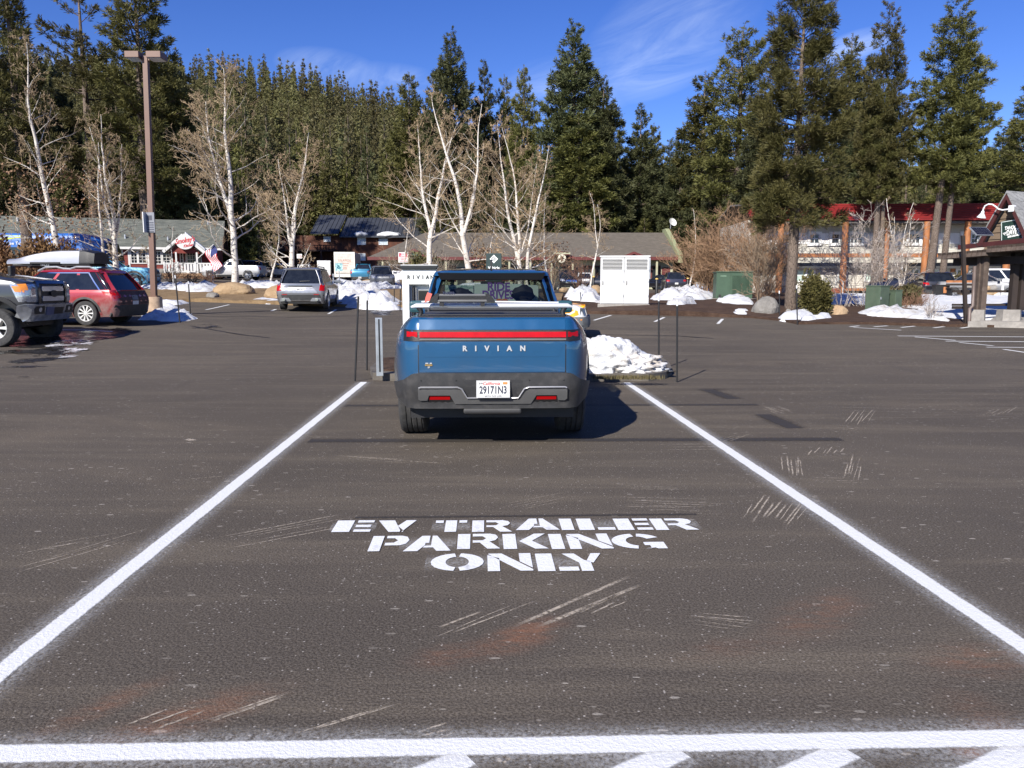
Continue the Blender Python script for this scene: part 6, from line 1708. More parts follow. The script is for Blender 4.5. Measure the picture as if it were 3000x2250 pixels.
B_.patch('plate_recess', 'rear', [(xc_(820), zc(1180)), (xc_(1195), zc(1180)), (xc_(1230), zc(1062)), (xc_(1215), zc(1052)), (xc_(800), zc(1052)), (xc_(788), zc(1062))], M('recess_grey', (.028, .028, .03), .6), TR, .038, .1, .004)
py = B_.rear(0, zc(1120)).y - .062
LP = empty('licence_plate', (xc_(1010), py, zc(1121))); LP.parent = TR
box('plate_panel', PLATE, LP, -.1525, .1525, -.001, .006, -.076, .076, .008)
b = MB()
for (x0, x1, z0, z1) in ((-.158, .158, .076, .081), (-.158, .158, -.082, -.076), (-.158, -.1525, -.076, .076), (.1525, .158, -.076, .076)): b.box(x0, x1, -.004, .008, z0, z1)
b.build('plate_frame', M('plate_frame_grey', (.6, .6, .6), .4), LP)
text('plate_number', '29171N3', .100, INK, LP, (0, -.003, -.012), (R(90), 0, 0), .001, 0, .68, bold=.002, space=1.02)
text('plate_state', 'California', .042, M('plate_red', (.6, .06, .05), .5), LP, (-.02, -.003, .052), (R(90), 0, 0), .001, .35, 1.0)
text('plate_month', 'JUN', .022, INK, LP, (-.115, -.003, .054), (R(90), 0, 0), .001)
box('plate_sticker', M('sticker_orange', (.75, .22, .06), .5), LP, .092, .135, -.003, 0, .044, .066)
text('plate_strap', 'ELECTRIC TRUCK LOVERS', .014, INK, LP, (0, -.003, -.067), (R(90), 0, 0), .001)
# bed cover, cross bars
box('bed_cover', BLACK, TR, -.70, .70, .17, 1.50, 1.272, 1.296)
for y in (.42, .80, 1.15): box('cover_slat', M('cover_grey', (.04, .04, .042), .5), TR, -.69, .69, y, y + .32, 1.297, 1.304)
SILB = M('silver_bar', (.66, .67, .68), .35, .25, var=.05)
zb1 = 1.385
b = MB(); b.tube([(-.80, .45, zb1 - .012), (-.75, .45, zb1), (.75, .45, zb1), (.80, .45, zb1 - .012)], [.012, .026, .026, .012], 10); b.v = [(x, .45 + (y - .45) * 1.6, z0_) for x, y, z0_ in b.v]; b.build('crossbar', SILB, TR, smooth=60)
b = MB(); b.tube([(-.70, .50, zb1 + .038), (.10, .50, zb1 + .038), (.66, .50, zb1 + .030)], .010, 8); b.build('crossbar_rail', SILB, TR, smooth=60)
b = MB(); b.tube([(-.74, 1.35, 1.335), (.74, 1.35, 1.335)], .026, 8); b.build('crossbar', M('dark_grey_bar', (.22, .22, .23), .4, .6), TR, smooth=60)  # far crossbar, plain dark grey
for sg in (-1, 1):
    b = MB(); b.tube([(sg * .715, .45, 1.25), (sg * .70, .45, 1.33), (sg * .725, .45, zb1 - .01)], [.035, .024, .03], 10); b.build('bar_foot', BLACK, TR, smooth=60)
    b = MB(); b.tube([(sg * .70, 1.35, 1.25), (sg * .69, 1.35, 1.335)], [.035, .026], 10); b.build('bar_foot', BLACK, TR, smooth=60)
# cab
CB = Shell([(1.20, 1.46, 4.3, .815, (.12, .2), (.2, .3), .05, -.2), (1.27, 1.50, 4.1, .80, (.12, .2), (.2, .3), .05, -.2), (1.50, 1.64, 3.45, .745, (.12, .2), (.2, .3), .05, -.2), (1.70, 1.80, 2.95, .685, (.12, .2), (.2, .3), .05, -.2), (1.74, 1.83, 2.85, .67, (.12, .2), (.2, .3), .05, -.2)])
RFs = Shell([(1.695, 1.74, 3.0, .69, (.14, .2), (.2, .3), .05, -.2), (1.735, 1.73, 2.95, .665, (.14, .2), (.2, .3), .05, -.2), (1.765, 1.86, 2.8, .60, (.14, .2), (.2, .3), .05, -.2), (1.782, 2.1, 2.6, .45, (.14, .2), (.2, .3), .05, -.2)])
RFr = Shell(RFs.lv[:2] + [(1.750, 1.775, 2.92, .635, (.14, .2), (.2, .3), .05, -.2)]); RFr.build('roof_rim', PBLUE, TR, 50, (0, 0))
RFg = Shell([(1.748, 1.772, 2.92, .637, (.14, .2), (.2, .3), .05, -.2)] + RFs.lv[2:]); RFg.build('roof_glass', ROOFG, TR, 60, (0, 1))
for sg in (-1, 1):
    sd = 'right' if sg > 0 else 'left'
    CB.patch('rear_pillar', 'rear', [(sg * .765, 1.24), (sg * .80, 1.24), (sg * .67, 1.71), (sg * .646, 1.71)][::sg], PBLUE, TR, .004, .08, .006)
    CB.patch('quarter_pillar', sd, [(1.50, 1.24), (2.0, 1.24), (2.15, 1.71), (1.80, 1.71)], PBLUE, TR, .004, .15, .004)
    CB.patch('pillar_lining', sd, [(1.56, 1.24), (2.0, 1.24), (2.15, 1.71), (1.86, 1.71)], CABIN, TR, -.012, .15, .004)
    CB.patch('front_pillar', sd, [(3.85, 1.24), (4.05, 1.24), (2.98, 1.71), (2.86, 1.71)], PBLUE, TR, .004, .15, .02)
    CB.patch('door_pillar', sd, [(2.75, 1.24), (2.87, 1.24), (2.72, 1.71), (2.62, 1.71)], BLACK, TR, .004, .15, .02)
    CB.patch('side_window', sd, [(2.0, 1.25), (3.85, 1.25), (2.86, 1.70), (2.15, 1.70)], TINT, TR, .0, .2, .006)
    MB().box(sg * 1.02 - .12, sg * 1.02 + .12, 3.55, 3.70, 1.20, 1.37).build('mirror', M('mirror_teal', (.02, .07, .085), .3, coat=.6), TR, bevel=.04)
    MB().box(min(sg * .8, sg * .95), max(sg * .8, sg * .95), 3.6, 3.66, 1.23, 1.28).build('mirror_arm', BLACK, TR)
FRIT = M('black_glass_edge', (.006, .006, .007), .35, var=.1, spec=.15)
CB.patch('rear_glass', 'rear', [(-.745, 1.25), (.745, 1.25), (.63, 1.70), (-.63, 1.70)], TINT, TR, .0, .12, .006)
CB.patch('glass_edge', 'rear', [(-.618, 1.645), (.618, 1.645), (.60, 1.712), (-.60, 1.712)], FRIT, TR, .004, .12, .008)
CB.patch('glass_edge', 'rear', [(-.74, 1.24), (.74, 1.24), (.725, 1.285), (-.725, 1.285)], FRIT, TR, .004, .12, .008)
for sg in (-1, 1): CB.patch('glass_edge', 'rear', [(sg * .64, 1.28), (sg * .768, 1.26), (sg * .648, 1.70), (sg * .545, 1.70)][::sg], FRIT, TR, .0045, .12, .008)
b = MB(); b.prism([(-.585, 0), (.585, 0), (.62, .075), (-.62, .075)], lambda u, v: (u, 1.735 - .02 * abs(u), 1.648 + v), lambda u, v: (u, 1.80, 1.66 + v)); b.build('rear_visor', FRIT, TR)
b = MB(); b.prism([(-.28, -.005), (.30, -.005), (.30, .006), (-.28, .006)], lambda u, v: (u, 1.728, 1.675 + v), lambda u, v: (u, 1.74, 1.675 + v)); b.build('brake_lamp', M('dark_red_lens', (.07, .01, .012), .2), TR)
b = MB(); b.prism([(-.16, 0), (.1, 0), (.04, .10), (.0, .115), (-.03, .09)], lambda u, v: (-.012, 2.1 - u, 1.772 + v), lambda u, v: (.012, 2.1 - u, 1.772 + v)); b.build('antenna_fin', BLACK, TR)
CB.patch('windscreen', 'front', [(-.72, 1.26), (.72, 1.26), (.60, 1.70), (-.60, 1.70)], CLEARG, TR, .0, .15, .006)
box('cabin_floor', CABIN, TR, -.755, .755, 1.56, 3.95, 1.2, 1.300)
SEAT = M('seat_black', (.012, .012, .013), .75, var=.2)
for (cx, wd, top, y) in ((-.40, .30, 1.545, 2.75), (.40, .30, 1.575, 2.75), (-.38, .24, 1.42, 2.05), (.38, .24, 1.42, 2.05)):
    b = MB(); lump(b, cx, y, top - .10, wd * .5, .07, .11, cx * 7); o = b.build('headrest', SEAT, TR, smooth=180)
    b = MB(); b.box(cx - .25, cx + .25, y - .05, y + .12, 1.1, top - .22); b.build('seat', SEAT, TR, bevel=.06, seg=3)
b = MB(); b.box(.02 - .16, .02 + .16, 3.02, 3.05, 1.545, 1.64); b.build('rear_view_mirror', BLACK, TR, bevel=.02)
# paper posters standing behind the windscreen
t = NT('poster_paper'); t.col((.70, .80, .72)); t.set(Roughness=.9)
tr_ = t.new('ShaderNodeBsdfTranslucent'); tr_.inputs[0].default_value = (.70, .80, .72, 1); mx_ = t.new('ShaderNodeMixShader'); mx_.inputs[0].default_value = .5
t.l.new(t.b.outputs[0], mx_.inputs[1]); t.l.new(tr_.outputs[0], mx_.inputs[2]); t.l.new(mx_.outputs[0], t.out.inputs['Surface']); PAP = t.m
pst = empty('window_poster', (-.185 - .09, 7.2 + 2.93, 0), R(1.7), 'hand lettered paper posters inside the windscreen of the blue pickup', 'poster')
PUR = M('purple_marker', (.13, .06, .24), .8, var=.2); TEAL = M('teal_marker', (.06, .22, .17), .8); ORM = M('orange_marker', (.45, .14, .03), .8)
for (x0, x1, z0, z1) in ((-.60, -.23, 1.34, 1.585), (-.22, .40, 1.30, 1.60), (.43, .62, 1.36, 1.585)): box('sheet', PAP, pst, x0, x1, 0, .004, z0, z1)
text('lettering', 'RIDE', .15, PUR, pst, (.10, -.004, 1.560), (R(90), 0, 0), .001, 0, .95, bold=.004)
text('lettering', 'DRIVES', .15, PUR, pst, (.09, -.004, 1.455), (R(90), 0, 0), .001, 0, .88, bold=.004)
text('lettering', '22', .11, ORM, pst, (.15, -.004, 1.355), (R(90), 0, 0), .001, 0, 1.3, bold=.012)
text('lettering', 'CATALYST EXECUTIONS', .042, TEAL, pst, (-.42, -.004, 1.545), (R(90), R(-3), 0), .001, 0, .80); text('lettering', 'LANDS', .036, TEAL, pst, (-.36, -.004, 1.572), (R(90), R(-3), 0), .001, 0, .9)
# ski carrier clamped on the rear bar
SK = empty('ski_carrier', (-.185, 7.2, 0), R(1.7), 'black and grey ski carrier clamped on the left of the pickup bed crossbar', 'ski rack')
GRB = M('carrier_grey', (.13, .13, .13), .4, .4, var=.1)
x0, x1 = xc_(515), xc_(1035)
for y in (.36, .56):
    b = MB(); b.box(x0 + .06, x1 - .06, y - .03, y + .03, 1.425, 1.447); b.build('lower_arm', GRB, SK, bevel=.006)
    b = MB(); b.box(x0 + .07, x1 - .07, y - .03, y + .03, 1.478, 1.502); b.build('upper_arm', GRB, SK, bevel=.006)
    b = MB(); b.box(x0 + .05, x1 - .05, y - .022, y + .022, 1.449, 1.477); b.build('rubber_strip', BLACK, SK)
    for xx, s in ((x0, 1), (x1, -1)):
        b = MB(); b.prism([(0, 0), (.085, 0), (.105, .085), (.075, .09), (.03, .045)], lambda u, v: (xx + s * u, y - .036, 1.418 + v), lambda u, v: (xx + s * u, y + .036, 1.418 + v)); b.build('end_cap', BLACK, SK)
    for xx in (x0 + .13, x1 - .13): MB().box(xx - .02, xx + .02, y - .02, y + .02, 1.385, 1.425).build('clamp', BLACK, SK)
text('lettering', 'YAKIMA', .035, INK, SK, (x0 + .20, .33, 1.512), (R(90), 0, 0), .002, 0, .9, bold=.002)
b = MB(); b.prism([(0, 0), (.05, .02), (.075, .085), (.03, .10), (.01, .05)], lambda u, v: (x0 - .035 + u, .33, 1.42 + v), lambda u, v: (x0 - .035 + u, .345, 1.42 + v)); b.build('release_tab', M('red_tab', (.6, .12, .09), .5), SK)

# ---- red wagon with the silver roof box
PRED = paint('red_paint', (.30, .014, .022), .25, .26, 1.0, .75)
whd = Vector((-.995, .08, 0)); wrz = math.atan2(whd.y, whd.x) - R(90)
pw_ = Vector((-11.72, 22.1, 0)); 
WG, WS, WGl = car('station_wagon', 'muddy red station wagon parked behind the dark pickup, roof box on top', 'car', on(-13.75, 23.5), wrz, 'wagon', 4.80, 1.86, 1.66, PRED, r=.355, arches=True, spokes=10, rimm=M('bright_alloy', (.66, .66, .64), .35, .2))
h, w, H = 2.4, .93, 1.66
for sd in ('left', 'right'):
    for yc in (.60 * h, -.58 * h):
        WS.patch('arch_cladding', sd, [(yc + .475 * math.cos(R(a)), .355 + .475 * math.sin(R(a))) for a in range(175, 4, -12)] + [(yc + .415 * math.cos(R(a)), .355 + .415 * math.sin(R(a))) for a in range(4, 176, 12)], CLAD, WG, .012, .2, .03)
    tt = .62 * H; g0, g1, t0, t1 = -.93 * h, .42 * h, -.74 * h, .06 * h
    zt, zb_ = .94 * H, tt - .03 * H
    WGl.patch('window_trim', sd, [(g0 + .40, zb_ + .02), (g1 - .05, zb_ + .02), (g1 - .05, zb_ + .045), (g0 + .42, zb_ + .045)], CHROME, WG, .012, .3, .012)
    WGl.patch('window_trim', sd, [(t0 + .35, zt - .05), (t1 - .05, zt - .05), (t1 - .08, zt - .02), (t0 + .30, zt - .02)], CHROME, WG, .012, .3, .012)
    WGl.patch('window_trim', sd, [(g1 - .10, zb_ + .04), (g1 - .03, zb_ + .04), (t1 + .0, zt - .03), (t1 - .06, zt - .03)], CHROME, WG, .012, .3, .012)
    WGl.patch('window_trim', sd, [(g0 + .38, zb_ + .03), (g0 + .43, zb_ + .03), (t0 + .36, zt - .03), (t0 + .32, zt - .03)], CHROME, WG, .012, .3, .012)
    WS.patch('taillight', sd, [(-h + .06, .50 * H), (-h + .42, .545 * H), (-h + .50, .60 * H), (-h + .10, .575 * H)], REDL, WG, .011, .1)
    sg = 1 if sd == 'right' else -1
    MB().tube([(sg * .60, t0 + .1, H - .07), (sg * .62, t0 + .35, H + .035), (sg * .62, t0 + .75, H + .04), (sg * .62, t0 + .95, H - .02), (sg * .62, t1 - .75, H - .01), (sg * .62, t1 - .55, H + .04), (sg * .61, t1 - .2, H + .03), (sg * .59, t1 + .05, H - .08)], .03, 6).build('roof_rail', GALV, WG)
WGl.patch('rear_spoiler', 'rear', rect(-.66, .66, .90 * H, .965 * H), PRED, WG, .05, .2, .06)
WS.patch('tailgate_shade_grime', 'rear', rect(-.80, .80, .365 * H, .60 * H), M('shaded_muddy_tailgate', (.055, .022, .02), .6, var=.3, scale=5), WG, .009, .15)  # dark patch paints in the rear face's shade along with road grime
WS.patch('licence_plate', 'rear', rect(-.15, .15, .44 * H, .52 * H), M('muddy_plate', (.16, .16, .17), .6), WG, .016, .2)
WS.patch('bumper_corner', 'rear', rect(-.88, .88, .16 * H, .36 * H), CLAD, WG, .02, .2, .04)
RB = empty('roof_box', on(-13.75, 23.5) + Vector((0, 0, 1.70)), wrz, 'long silver roof box with black tail on the red wagon', 'roof box')
SILV = M('silver_shell', (.40, .40, .41), .3, .45, var=.05, coat=.6)
# lid: sections along y
def boxlid(y): 
    k = (y + 1.62) / 2.75; 
    return .10 + .34 * max(0, math.sin(min(1, max(0, .16 + k * .80)) * math.pi * .62)) * (1 if k < .9 else 1 - .9 * (k - .9) * 4)
for nm, ya_, yb_, m_ in (('lid', -.98, 1.40, SILV), ('tail', -1.42, -.975, BLACK)):
    secs = []; n = 12
    for i in range(n + 1):
        y = ya_ + (yb_ - ya_) * i / n; k = (y + 1.42) / 2.82
        tp = .13 + .30 * math.sin(math.pi * min(1, (.30 + .62 * (1 - k)) if k > .0 else 1)) ** .8 if k < 1 else .13
        tp = .16 + .34 * (1 - max(0, (k - .35) / .65) ** 1.8) * (1 if k > .10 else .80 + 2.0 * k)
        tp = max(tp, .25)
        hw_ = .44 * (1 - .35 * max(0, (k - .75) / .25) ** 2) * (1 if k > .06 else .9 + 1.6 * k)
        secs.append([(-hw_, y, .10), (-hw_ * 1.0, y, .16), (-hw_ * .86, y, tp - .04), (-hw_ * .55, y, tp), (0, y, tp + .012), (hw_ * .55, y, tp), (hw_ * .86, y, tp - .04), (hw_, y, .16), (hw_, y, .10)])
    b = MB(); q = 9
    for s_ in secs: b.v.extend(s_)
    for i in range(n):
        for k in range(q): b.f.append((i * q + k, i * q + (k + 1) % q, (i + 1) * q + (k + 1) % q, (i + 1) * q + k))
    b.f.append(tuple(range(q))); b.f.append(tuple(n * q + k for k in range(q)))
    b.build(nm, m_, RB, smooth=42)
b = MB(); b.box(-.40, .40, -1.30, 1.15, .02, .10); b.build('tray', BLACK, RB, bevel=.03)
for y in (-.7, .45): box('crossbar', BLACK, RB, -.60, .60, y, y + .06, -.02, .02)
b = MB(); b.box(-.455, -.43, -.40, .55, .09, .15); b.build('latch', BLACK, RB, bevel=.01)
text('lettering', 'THULE', .08, GALV, RB, (-.42, .1, .06), (R(90), 0, R(-90)), .004, 0, 1.2)

# ---- dark grey heavy pickup at the left edge
PGRY = paint('charcoal_paint', (.045, .047, .052), .4, .30, .9, .35)
fhd = Vector((.998, .03, 0)); frz = math.atan2(fhd.y, fhd.x) - R(90)
wp = G(2, 1016); L_, W_, H_ = 6.2, 2.03, 2.05
wx, wy, rT = .905, 2.12, .45
fr_, rr_ = fhd, Vector((fhd.y, -fhd.x, 0))
o0 = Vector((wp.x, wp.y, 0)) - fr_ * wy - rr_ * wx
F = empty('pickup_truck', on(o0.x, o0.y, 0) * 1, frz, 'dark grey heavy duty pickup with big chrome barred grille cut off by the left edge', 'pickup truck')
F.location.z = zg(wp.x, wp.y)
FS = Shell([(.62, -3.0, 2.78, .93, (.15, .15), (.15, .2), .02, -.06), (.80, -3.08, 2.86, .99, (.15, .15), (.16, .22), .02, -.06), (1.15, -3.1, 2.92, 1.01, (.15, .15), (.16, .22), .02, -.06), (1.42, -3.08, 2.91, 1.0, (.15, .15), (.16, .24), .02, -.06), (1.53, -3.07, 2.86, .985, (.15, .15), (.18, .3), .02, -.06), (1.60, -3.05, 2.62, .96, (.15, .15), (.2, .4), .02, -.06), (1.69, -3.0, 2.0, .94, (.15, .15), (.2, .4), .02, -.06), (1.76, -2.95, 1.30, .92, (.15, .15), (.2, .3), .02, -.05)])
fb = FS.build('body', PGRY, F, 40)
cut(fb, [arch_cut(fb, F, sg * 1.0, y, rT + .06, .60, .4) for sg in (-1, 1) for y in (wy, -1.95)])
FG = Shell([(1.72, -.6, 1.5, .90, (.1, .1), (.2, .3), .02, -.1), (1.95, -.5, .85, .82, (.1, .1), (.2, .3), .02, -.1), (2.12, -.42, .6, .76, (.1, .1), (.2, .3), .02, -.1)]); FG.build('windows', GLASSD, F)
Shell([(2.09, -.5, .7, .79, (.1, .1), (.2, .3), .02, -.1), (2.14, -.4, .55, .72, (.1, .1), (.2, .3), .02, -.1), (2.17, -.2, .3, .55, (.1, .1), (.2, .3), .02, -.1)]).build('roof', PGRY, F)
for sg in (-1, 1):
    sd = 'right' if sg > 0 else 'left'
    for y in (wy, -1.95): wheel(F, sg * wx, y, rT, .32, .60, 6, rimm=M('bright_alloy', (.72, .72, .70), .3, .9), star=.45)
    FS.patch('fender_flare', sd, [(wy + .70 * math.cos(R(a)), .51 + .70 * math.sin(R(a))) for a in range(178, 1, -12)] + [(wy + .60 * math.cos(R(a)), .51 + .60 * math.sin(R(a))) for a in range(1, 179, 12)], BLACK, F, .05, .2, .08)
    FS.patch('headlight', 'front', [(sg * .60, 1.05), (sg * .985, 1.06), (sg * .985, 1.46), (sg * .60, 1.48)][::sg], LENS, F, .012, .08)
    FS.patch('headlight', sd, [(2.68, 1.06), (2.86, 1.05), (2.85, 1.46), (2.50, 1.48)], LENS, F, .012, .08)
    FS.patch('turn_signal', sd, [(2.62, 1.30), (2.80, 1.28), (2.80, 1.42), (2.55, 1.43)], AMBER, F, .020, .08)
    FS.patch('turn_signal', 'front', [(sg * .90, 1.33), (sg * .985, 1.33), (sg * .985, 1.47), (sg * .90, 1.48)][::sg], AMBER, F, .02, .06)
    FS.patch('fog_lamp_opening', 'front', [(sg * .45, .80), (sg * .80, .80), (sg * .84, .90), (sg * .78, .97), (sg * .47, .97)][::sg], BLACK, F, .115, .1, .02)
    FS.patch('fog_lamp', 'front', [(sg * .62 + .055 * math.cos(R(a)), .885 + .055 * math.sin(R(a))) for a in range(0, 360, 30)], LENS, F, .118, .1, .01)
CHB = M('worn_chrome', (.34, .35, .37), .25, .6, var=.25, scale=6)
FS.patch('bumper', 'front', [(-.985, .70), (-.9, .64), (.9, .64), (.985, .70), (1.0, .97), (.95, 1.01), (-.95, 1.01), (-1.0, .97)], CHB, F, .11, .1, .14)
FS.patch('bumper_intake', 'front', [(-.34, .79), (.34, .79), (.36, .93), (-.36, .93)], BLACK, F, .114, .1, .01)
DCH = M('dark_chrome', (.13, .14, .17), .18, 1.0, var=.15, scale=5)
for poly in ([(-.60, .97), (.60, .97), (.58, 1.03), (-.58, 1.03)], [(-.60, 1.47), (.60, 1.47), (.62, 1.525), (-.62, 1.525)], [(-.60, 1.0), (-.53, 1.0), (-.53, 1.49), (-.62, 1.49)], [(.53, 1.0), (.60, 1.0), (.62, 1.49), (.53, 1.49)]): FS.patch('grille_surround', 'front', poly, DCH, F, .05, .1, .07)
FS.patch('grille', 'front', rect(-.54, .54, 1.02, 1.48), BLACK, F, .02, .15)
for z in (1.13, 1.36): FS.patch('grille_bar', 'front', [(-.45, z - .055), (.45, z - .055), (.47, z), (.45, z + .055), (-.45, z + .055), (-.47, z)], M('grille_chrome', (.62, .62, .64), .22, .55), F, .045, .08, .03)
FS.patch('emblem', 'front', [(.15 * math.cos(R(a)), 1.245 + .085 * math.sin(R(a))) for a in range(0, 360, 24)], BLACK, F, .06, .1, .03)
FS.patch('licence_plate', 'front', rect(.10, .40, .78, .94), M('blue_plate', (.07, .08, .15), .5), F, .13, .1, .01)
FS.patch('bonnet_ridge', 'front', [(-.62, 1.53), (.62, 1.53), (.60, 1.58), (-.60, 1.58)], PGRY, F, .02, .12, .04)
MB().cyl((-.8, wy, rT), (.8, wy, rT), .08, n=10).build('axle', BLACK, F); box('underbody', BLACK, F, -.8, .8, -2.8, 2.5, .45, .75)
for sg in (-1, 1): box('mirror', BLACK, F, sg * 1.2 - .1, sg * 1.2 + .1, 1.2, 1.3, 1.65, 1.95, .03)

# ---- silver SUV
PSIL = paint('silver_paint', (.22, .225, .24), .55, .28, .9, .45)
a_, c_ = G(785, 915), G(832, 897); hd = (c_ - a_); srz = math.atan2(hd.y, hd.x) - R(90)
sv = on(-8.70, 33.35)
SV, SS, SG = car('suv', 'silver three row SUV with red tail lamps, parked nose to the strip', 'SUV', sv, R(5.5), 'suv', 4.9, 1.94, 1.72, PSIL, r=.385, arches=True, rails=True, plate=False, tail=None)
w, h, H = .97, 2.45, 1.72
for sg in (-1, 1): SS.patch('taillight', 'rear', [(sg * .76 * w, .455 * H), (sg * .955 * w, .445 * H), (sg * .955 * w, .60 * H), (sg * .80 * w, .62 * H)][::sg], REDL, SV, .012, .08)
for sg in (-1, 1):
    SS.patch('tail_reflector', 'rear', rect(min(sg * .52, sg * .72), max(sg * .52, sg * .72), .36 * H, .375 * H), REDL, SV, .022, .1)
    SS.patch('exhaust_surround', 'rear', [(sg * .36, .215 * H), (sg * .80, .215 * H), (sg * .78, .285 * H), (sg * .46, .29 * H)][::sg], GALV, SV, .03, .1, .03)
    MB().cyl((sg * .65, -h + .02, .25 * H), (sg * .65, -h - .05, .25 * H), .055, n=14).build('exhaust_tip', CHROME, SV)
SS.patch('bumper_trim', 'rear', rect(-.4, .4, .218 * H, .232 * H), CHROME, SV, .03, .2, .02)
SS.patch('bumper_clad', 'rear', rect(-.92, .92, .20 * H, .365 * H), CLAD, SV, .018, .2, .03)
SS.patch('tailgate_inset', 'rear', [(-.66, .40 * H), (.66, .40 * H), (.66, .43 * H), (.46, .535 * H), (-.46, .535 * H), (-.66, .43 * H)], M('bright_silver', (.33, .335, .35), .3, .5), SV, .010, .1)
SS.patch('name_strip', 'rear', [(-.46, .545 * H), (.46, .545 * H), (.46, .565 * H), (-.46, .565 * H)], BLACK, SV, .02, .1)
SS.patch('licence_plate', 'rear', rect(-.15, .15, .455 * H, .515 * H), PLATE, SV, .016, .2)
text('plate_number', '8RK7751', .085, INK, SV, (0, SS.rear(0, .48 * H).y - .02, .485 * H), (R(90), 0, 0), .001, 0, .8)
SG.patch('rear_wiper', 'rear', [(-.05, .66 * H), (.35, .675 * H), (.35, .685 * H), (-.05, .675 * H)], BLACK, SV, .02, .2, .01)

# ---- white car with painted flames, mostly hidden behind the blue pickup
PWHT = paint('white_car_paint', (.60, .60, .59), .0, .35, .8, .2)
fl0 = G(1716, 992)
FCx = empty('flame_car', Vector((fl0.x - 2.02 + .10, fl0.y + .86, fl0.z)), R(-96), 'white old compact car with orange painted flames poking out behind the blue pickup', 'car')
CS = Shell([(.22, -2.0, 2.02, .76, (.15, .2), (.14, .16), .02, -.05), (.34, -2.05, 2.06, .80, (.15, .2), (.14, .16), .02, -.05), (.55, -2.05, 2.04, .82, (.15, .2), (.14, .16), .02, -.05), (.74, -2.03, 1.98, .81, (.15, .2), (.14, .18), .02, -.05), (.80, -2.0, 1.86, .79, (.15, .2), (.16, .2), .02, -.05), (.87, -1.98, 1.35, .77, (.15, .2), (.16, .2), .02, -.05), (.93, -1.95, .85, .75, (.15, .2), (.16, .2), .02, -.05)])
cb_ = CS.build('body', PWHT, FCx, 38)
cut(cb_, [arch_cut(cb_, FCx, sg * .82, y, .29, .35, .3) for sg in (-1, 1) for y in (1.22, -1.2)])
Shell([(.90, -1.9, .95, .73, (.1, .1), (.15, .2), .03, -.1), (1.10, -1.5, .5, .68, (.1, .1), (.15, .2), .03, -.1), (1.30, -1.1, .1, .58, (.1, .1), (.15, .2), .03, -.1)]).build('windows', GLASSD, FCx)
Shell([(1.28, -1.15, .15, .61, (.1, .1), (.15, .2), .03, -.1), (1.33, -1.05, .0, .55, (.1, .1), (.15, .2), .03, -.1), (1.345, -.9, -.2, .4, (.1, .1), (.15, .2), .03, -.1)]).build('roof', PWHT, FCx)
FCx.scale = (1.13,) * 3; FCx.location.x -= .27
for sg in (-1, 1):
    for y in (1.22, -1.2): wheel(FCx, sg * .72, y, .29, .18, .6, 5)
ORF = M('flame_orange', (.85, .36, .02), .4, var=.18, scale=5); GSM = M('old_bumper', (.12, .125, .13), .6, var=.1)
for sg in (-1, 1):
    sd = 'right' if sg > 0 else 'left'
    CS.patch('painted_flame', sd, [(1.97, .62), (1.97, .79), (1.6, .83), (1.2, .855), (.75, .87), (1.0, .80), (.7, .77), (1.1, .72), (.85, .66), (1.25, .63), (1.05, .56), (1.5, .56), (1.7, .53)], ORF, FCx, .003, .12, .004)
    for pl in ([(1.30, .78), (1.45, .80), (1.5, .76), (1.4, .74)], [(1.62, .79), (1.78, .785), (1.7, .76)], [(1.45, .60), (1.62, .62), (1.76, .71), (1.74, .64), (1.62, .575)]): CS.patch('flame_gap', sd, pl, PWHT, FCx, .006, .1, .004)
    CS.patch('headlight', 'front', rect(min(sg * .46, sg * .78), max(sg * .46, sg * .78), .56, .735), M('grey_lens', (.10, .11, .11), .2, coat=.8), FCx, .012, .08)
    CS.patch('side_lamp', sd, [(1.86, .57), (2.0, .57), (1.98, .735), (1.86, .735)], M('grey_lens', (.10, .11, .11), .2, coat=.8), FCx, .01, .08)
    CS.patch('bumper_end', sd, [(1.55, .34), (2.04, .34), (2.03, .53), (1.55, .53)], GSM, FCx, .05, .1, .06)
    CS.patch('bumper_marker', sd, [(1.72, .455), (1.9, .455), (1.9, .48), (1.72, .48)], AMBER, FCx, .055, .1, .01)
CS.patch('bumper', 'front', rect(-.80, .80, .30, .53), GSM, FCx, .06, .1, .08)
CS.patch('grille', 'front', rect(-.44, .44, .58, .72), BLACK, FCx, .008, .1)

# ---- everything parked in the lot beyond
PW2 = paint('white_suv_paint', (.70, .70, .70), .05, .35, .7, .2); PSG = paint('silver_white_paint', (.55, .55, .55), .3, .35, .7, .5)
PDK = paint('black_paint', (.012, .012, .016), .2, .25, .9); PDB = paint('dark_blue_grey_paint', (.03, .032, .05), .3, .3, .9)
PLB = paint('light_blue_paint', (.10, .30, .46), .1, .4, .3); PTB = paint('teal_blue_paint', (.015, .16, .28), .2, .35, .8, .3); PGJ = paint('slate_paint', (.11, .115, .125), .3, .4, .6, .3)
car('pickup_truck', 'silver white crew cab pickup with dark lower body beside the restaurant gable', 'pickup truck', atx(688, 71), R(88), 'pickup', 5.6, 2.0, 1.95, PSG, r=.42)
car('suv', 'black SUV half hidden behind the silver white crew cab pickup', 'SUV', atx(722, 82), R(85), 'suv', 4.8, 1.95, 1.85, PDB)
car('suv', 'white crossover seen side on between two birches', 'SUV', atx(815, 96), R(84), 'suv', 4.6, 1.85, 1.75, PW2, rimm=ALLOY, r=.37)
car('pickup_truck', 'small white pickup seen from behind, above the silver SUV roof', 'pickup truck', atx(894, 88), R(-3), 'pickup', 5.2, 1.9, 1.75, PW2)
car('pickup_truck', 'bright blue pickup with dark rear glass beside the box truck', 'pickup truck', atx(1067, 80), R(2), 'pickup', 5.4, 1.95, 1.95, PTB, r=.40)
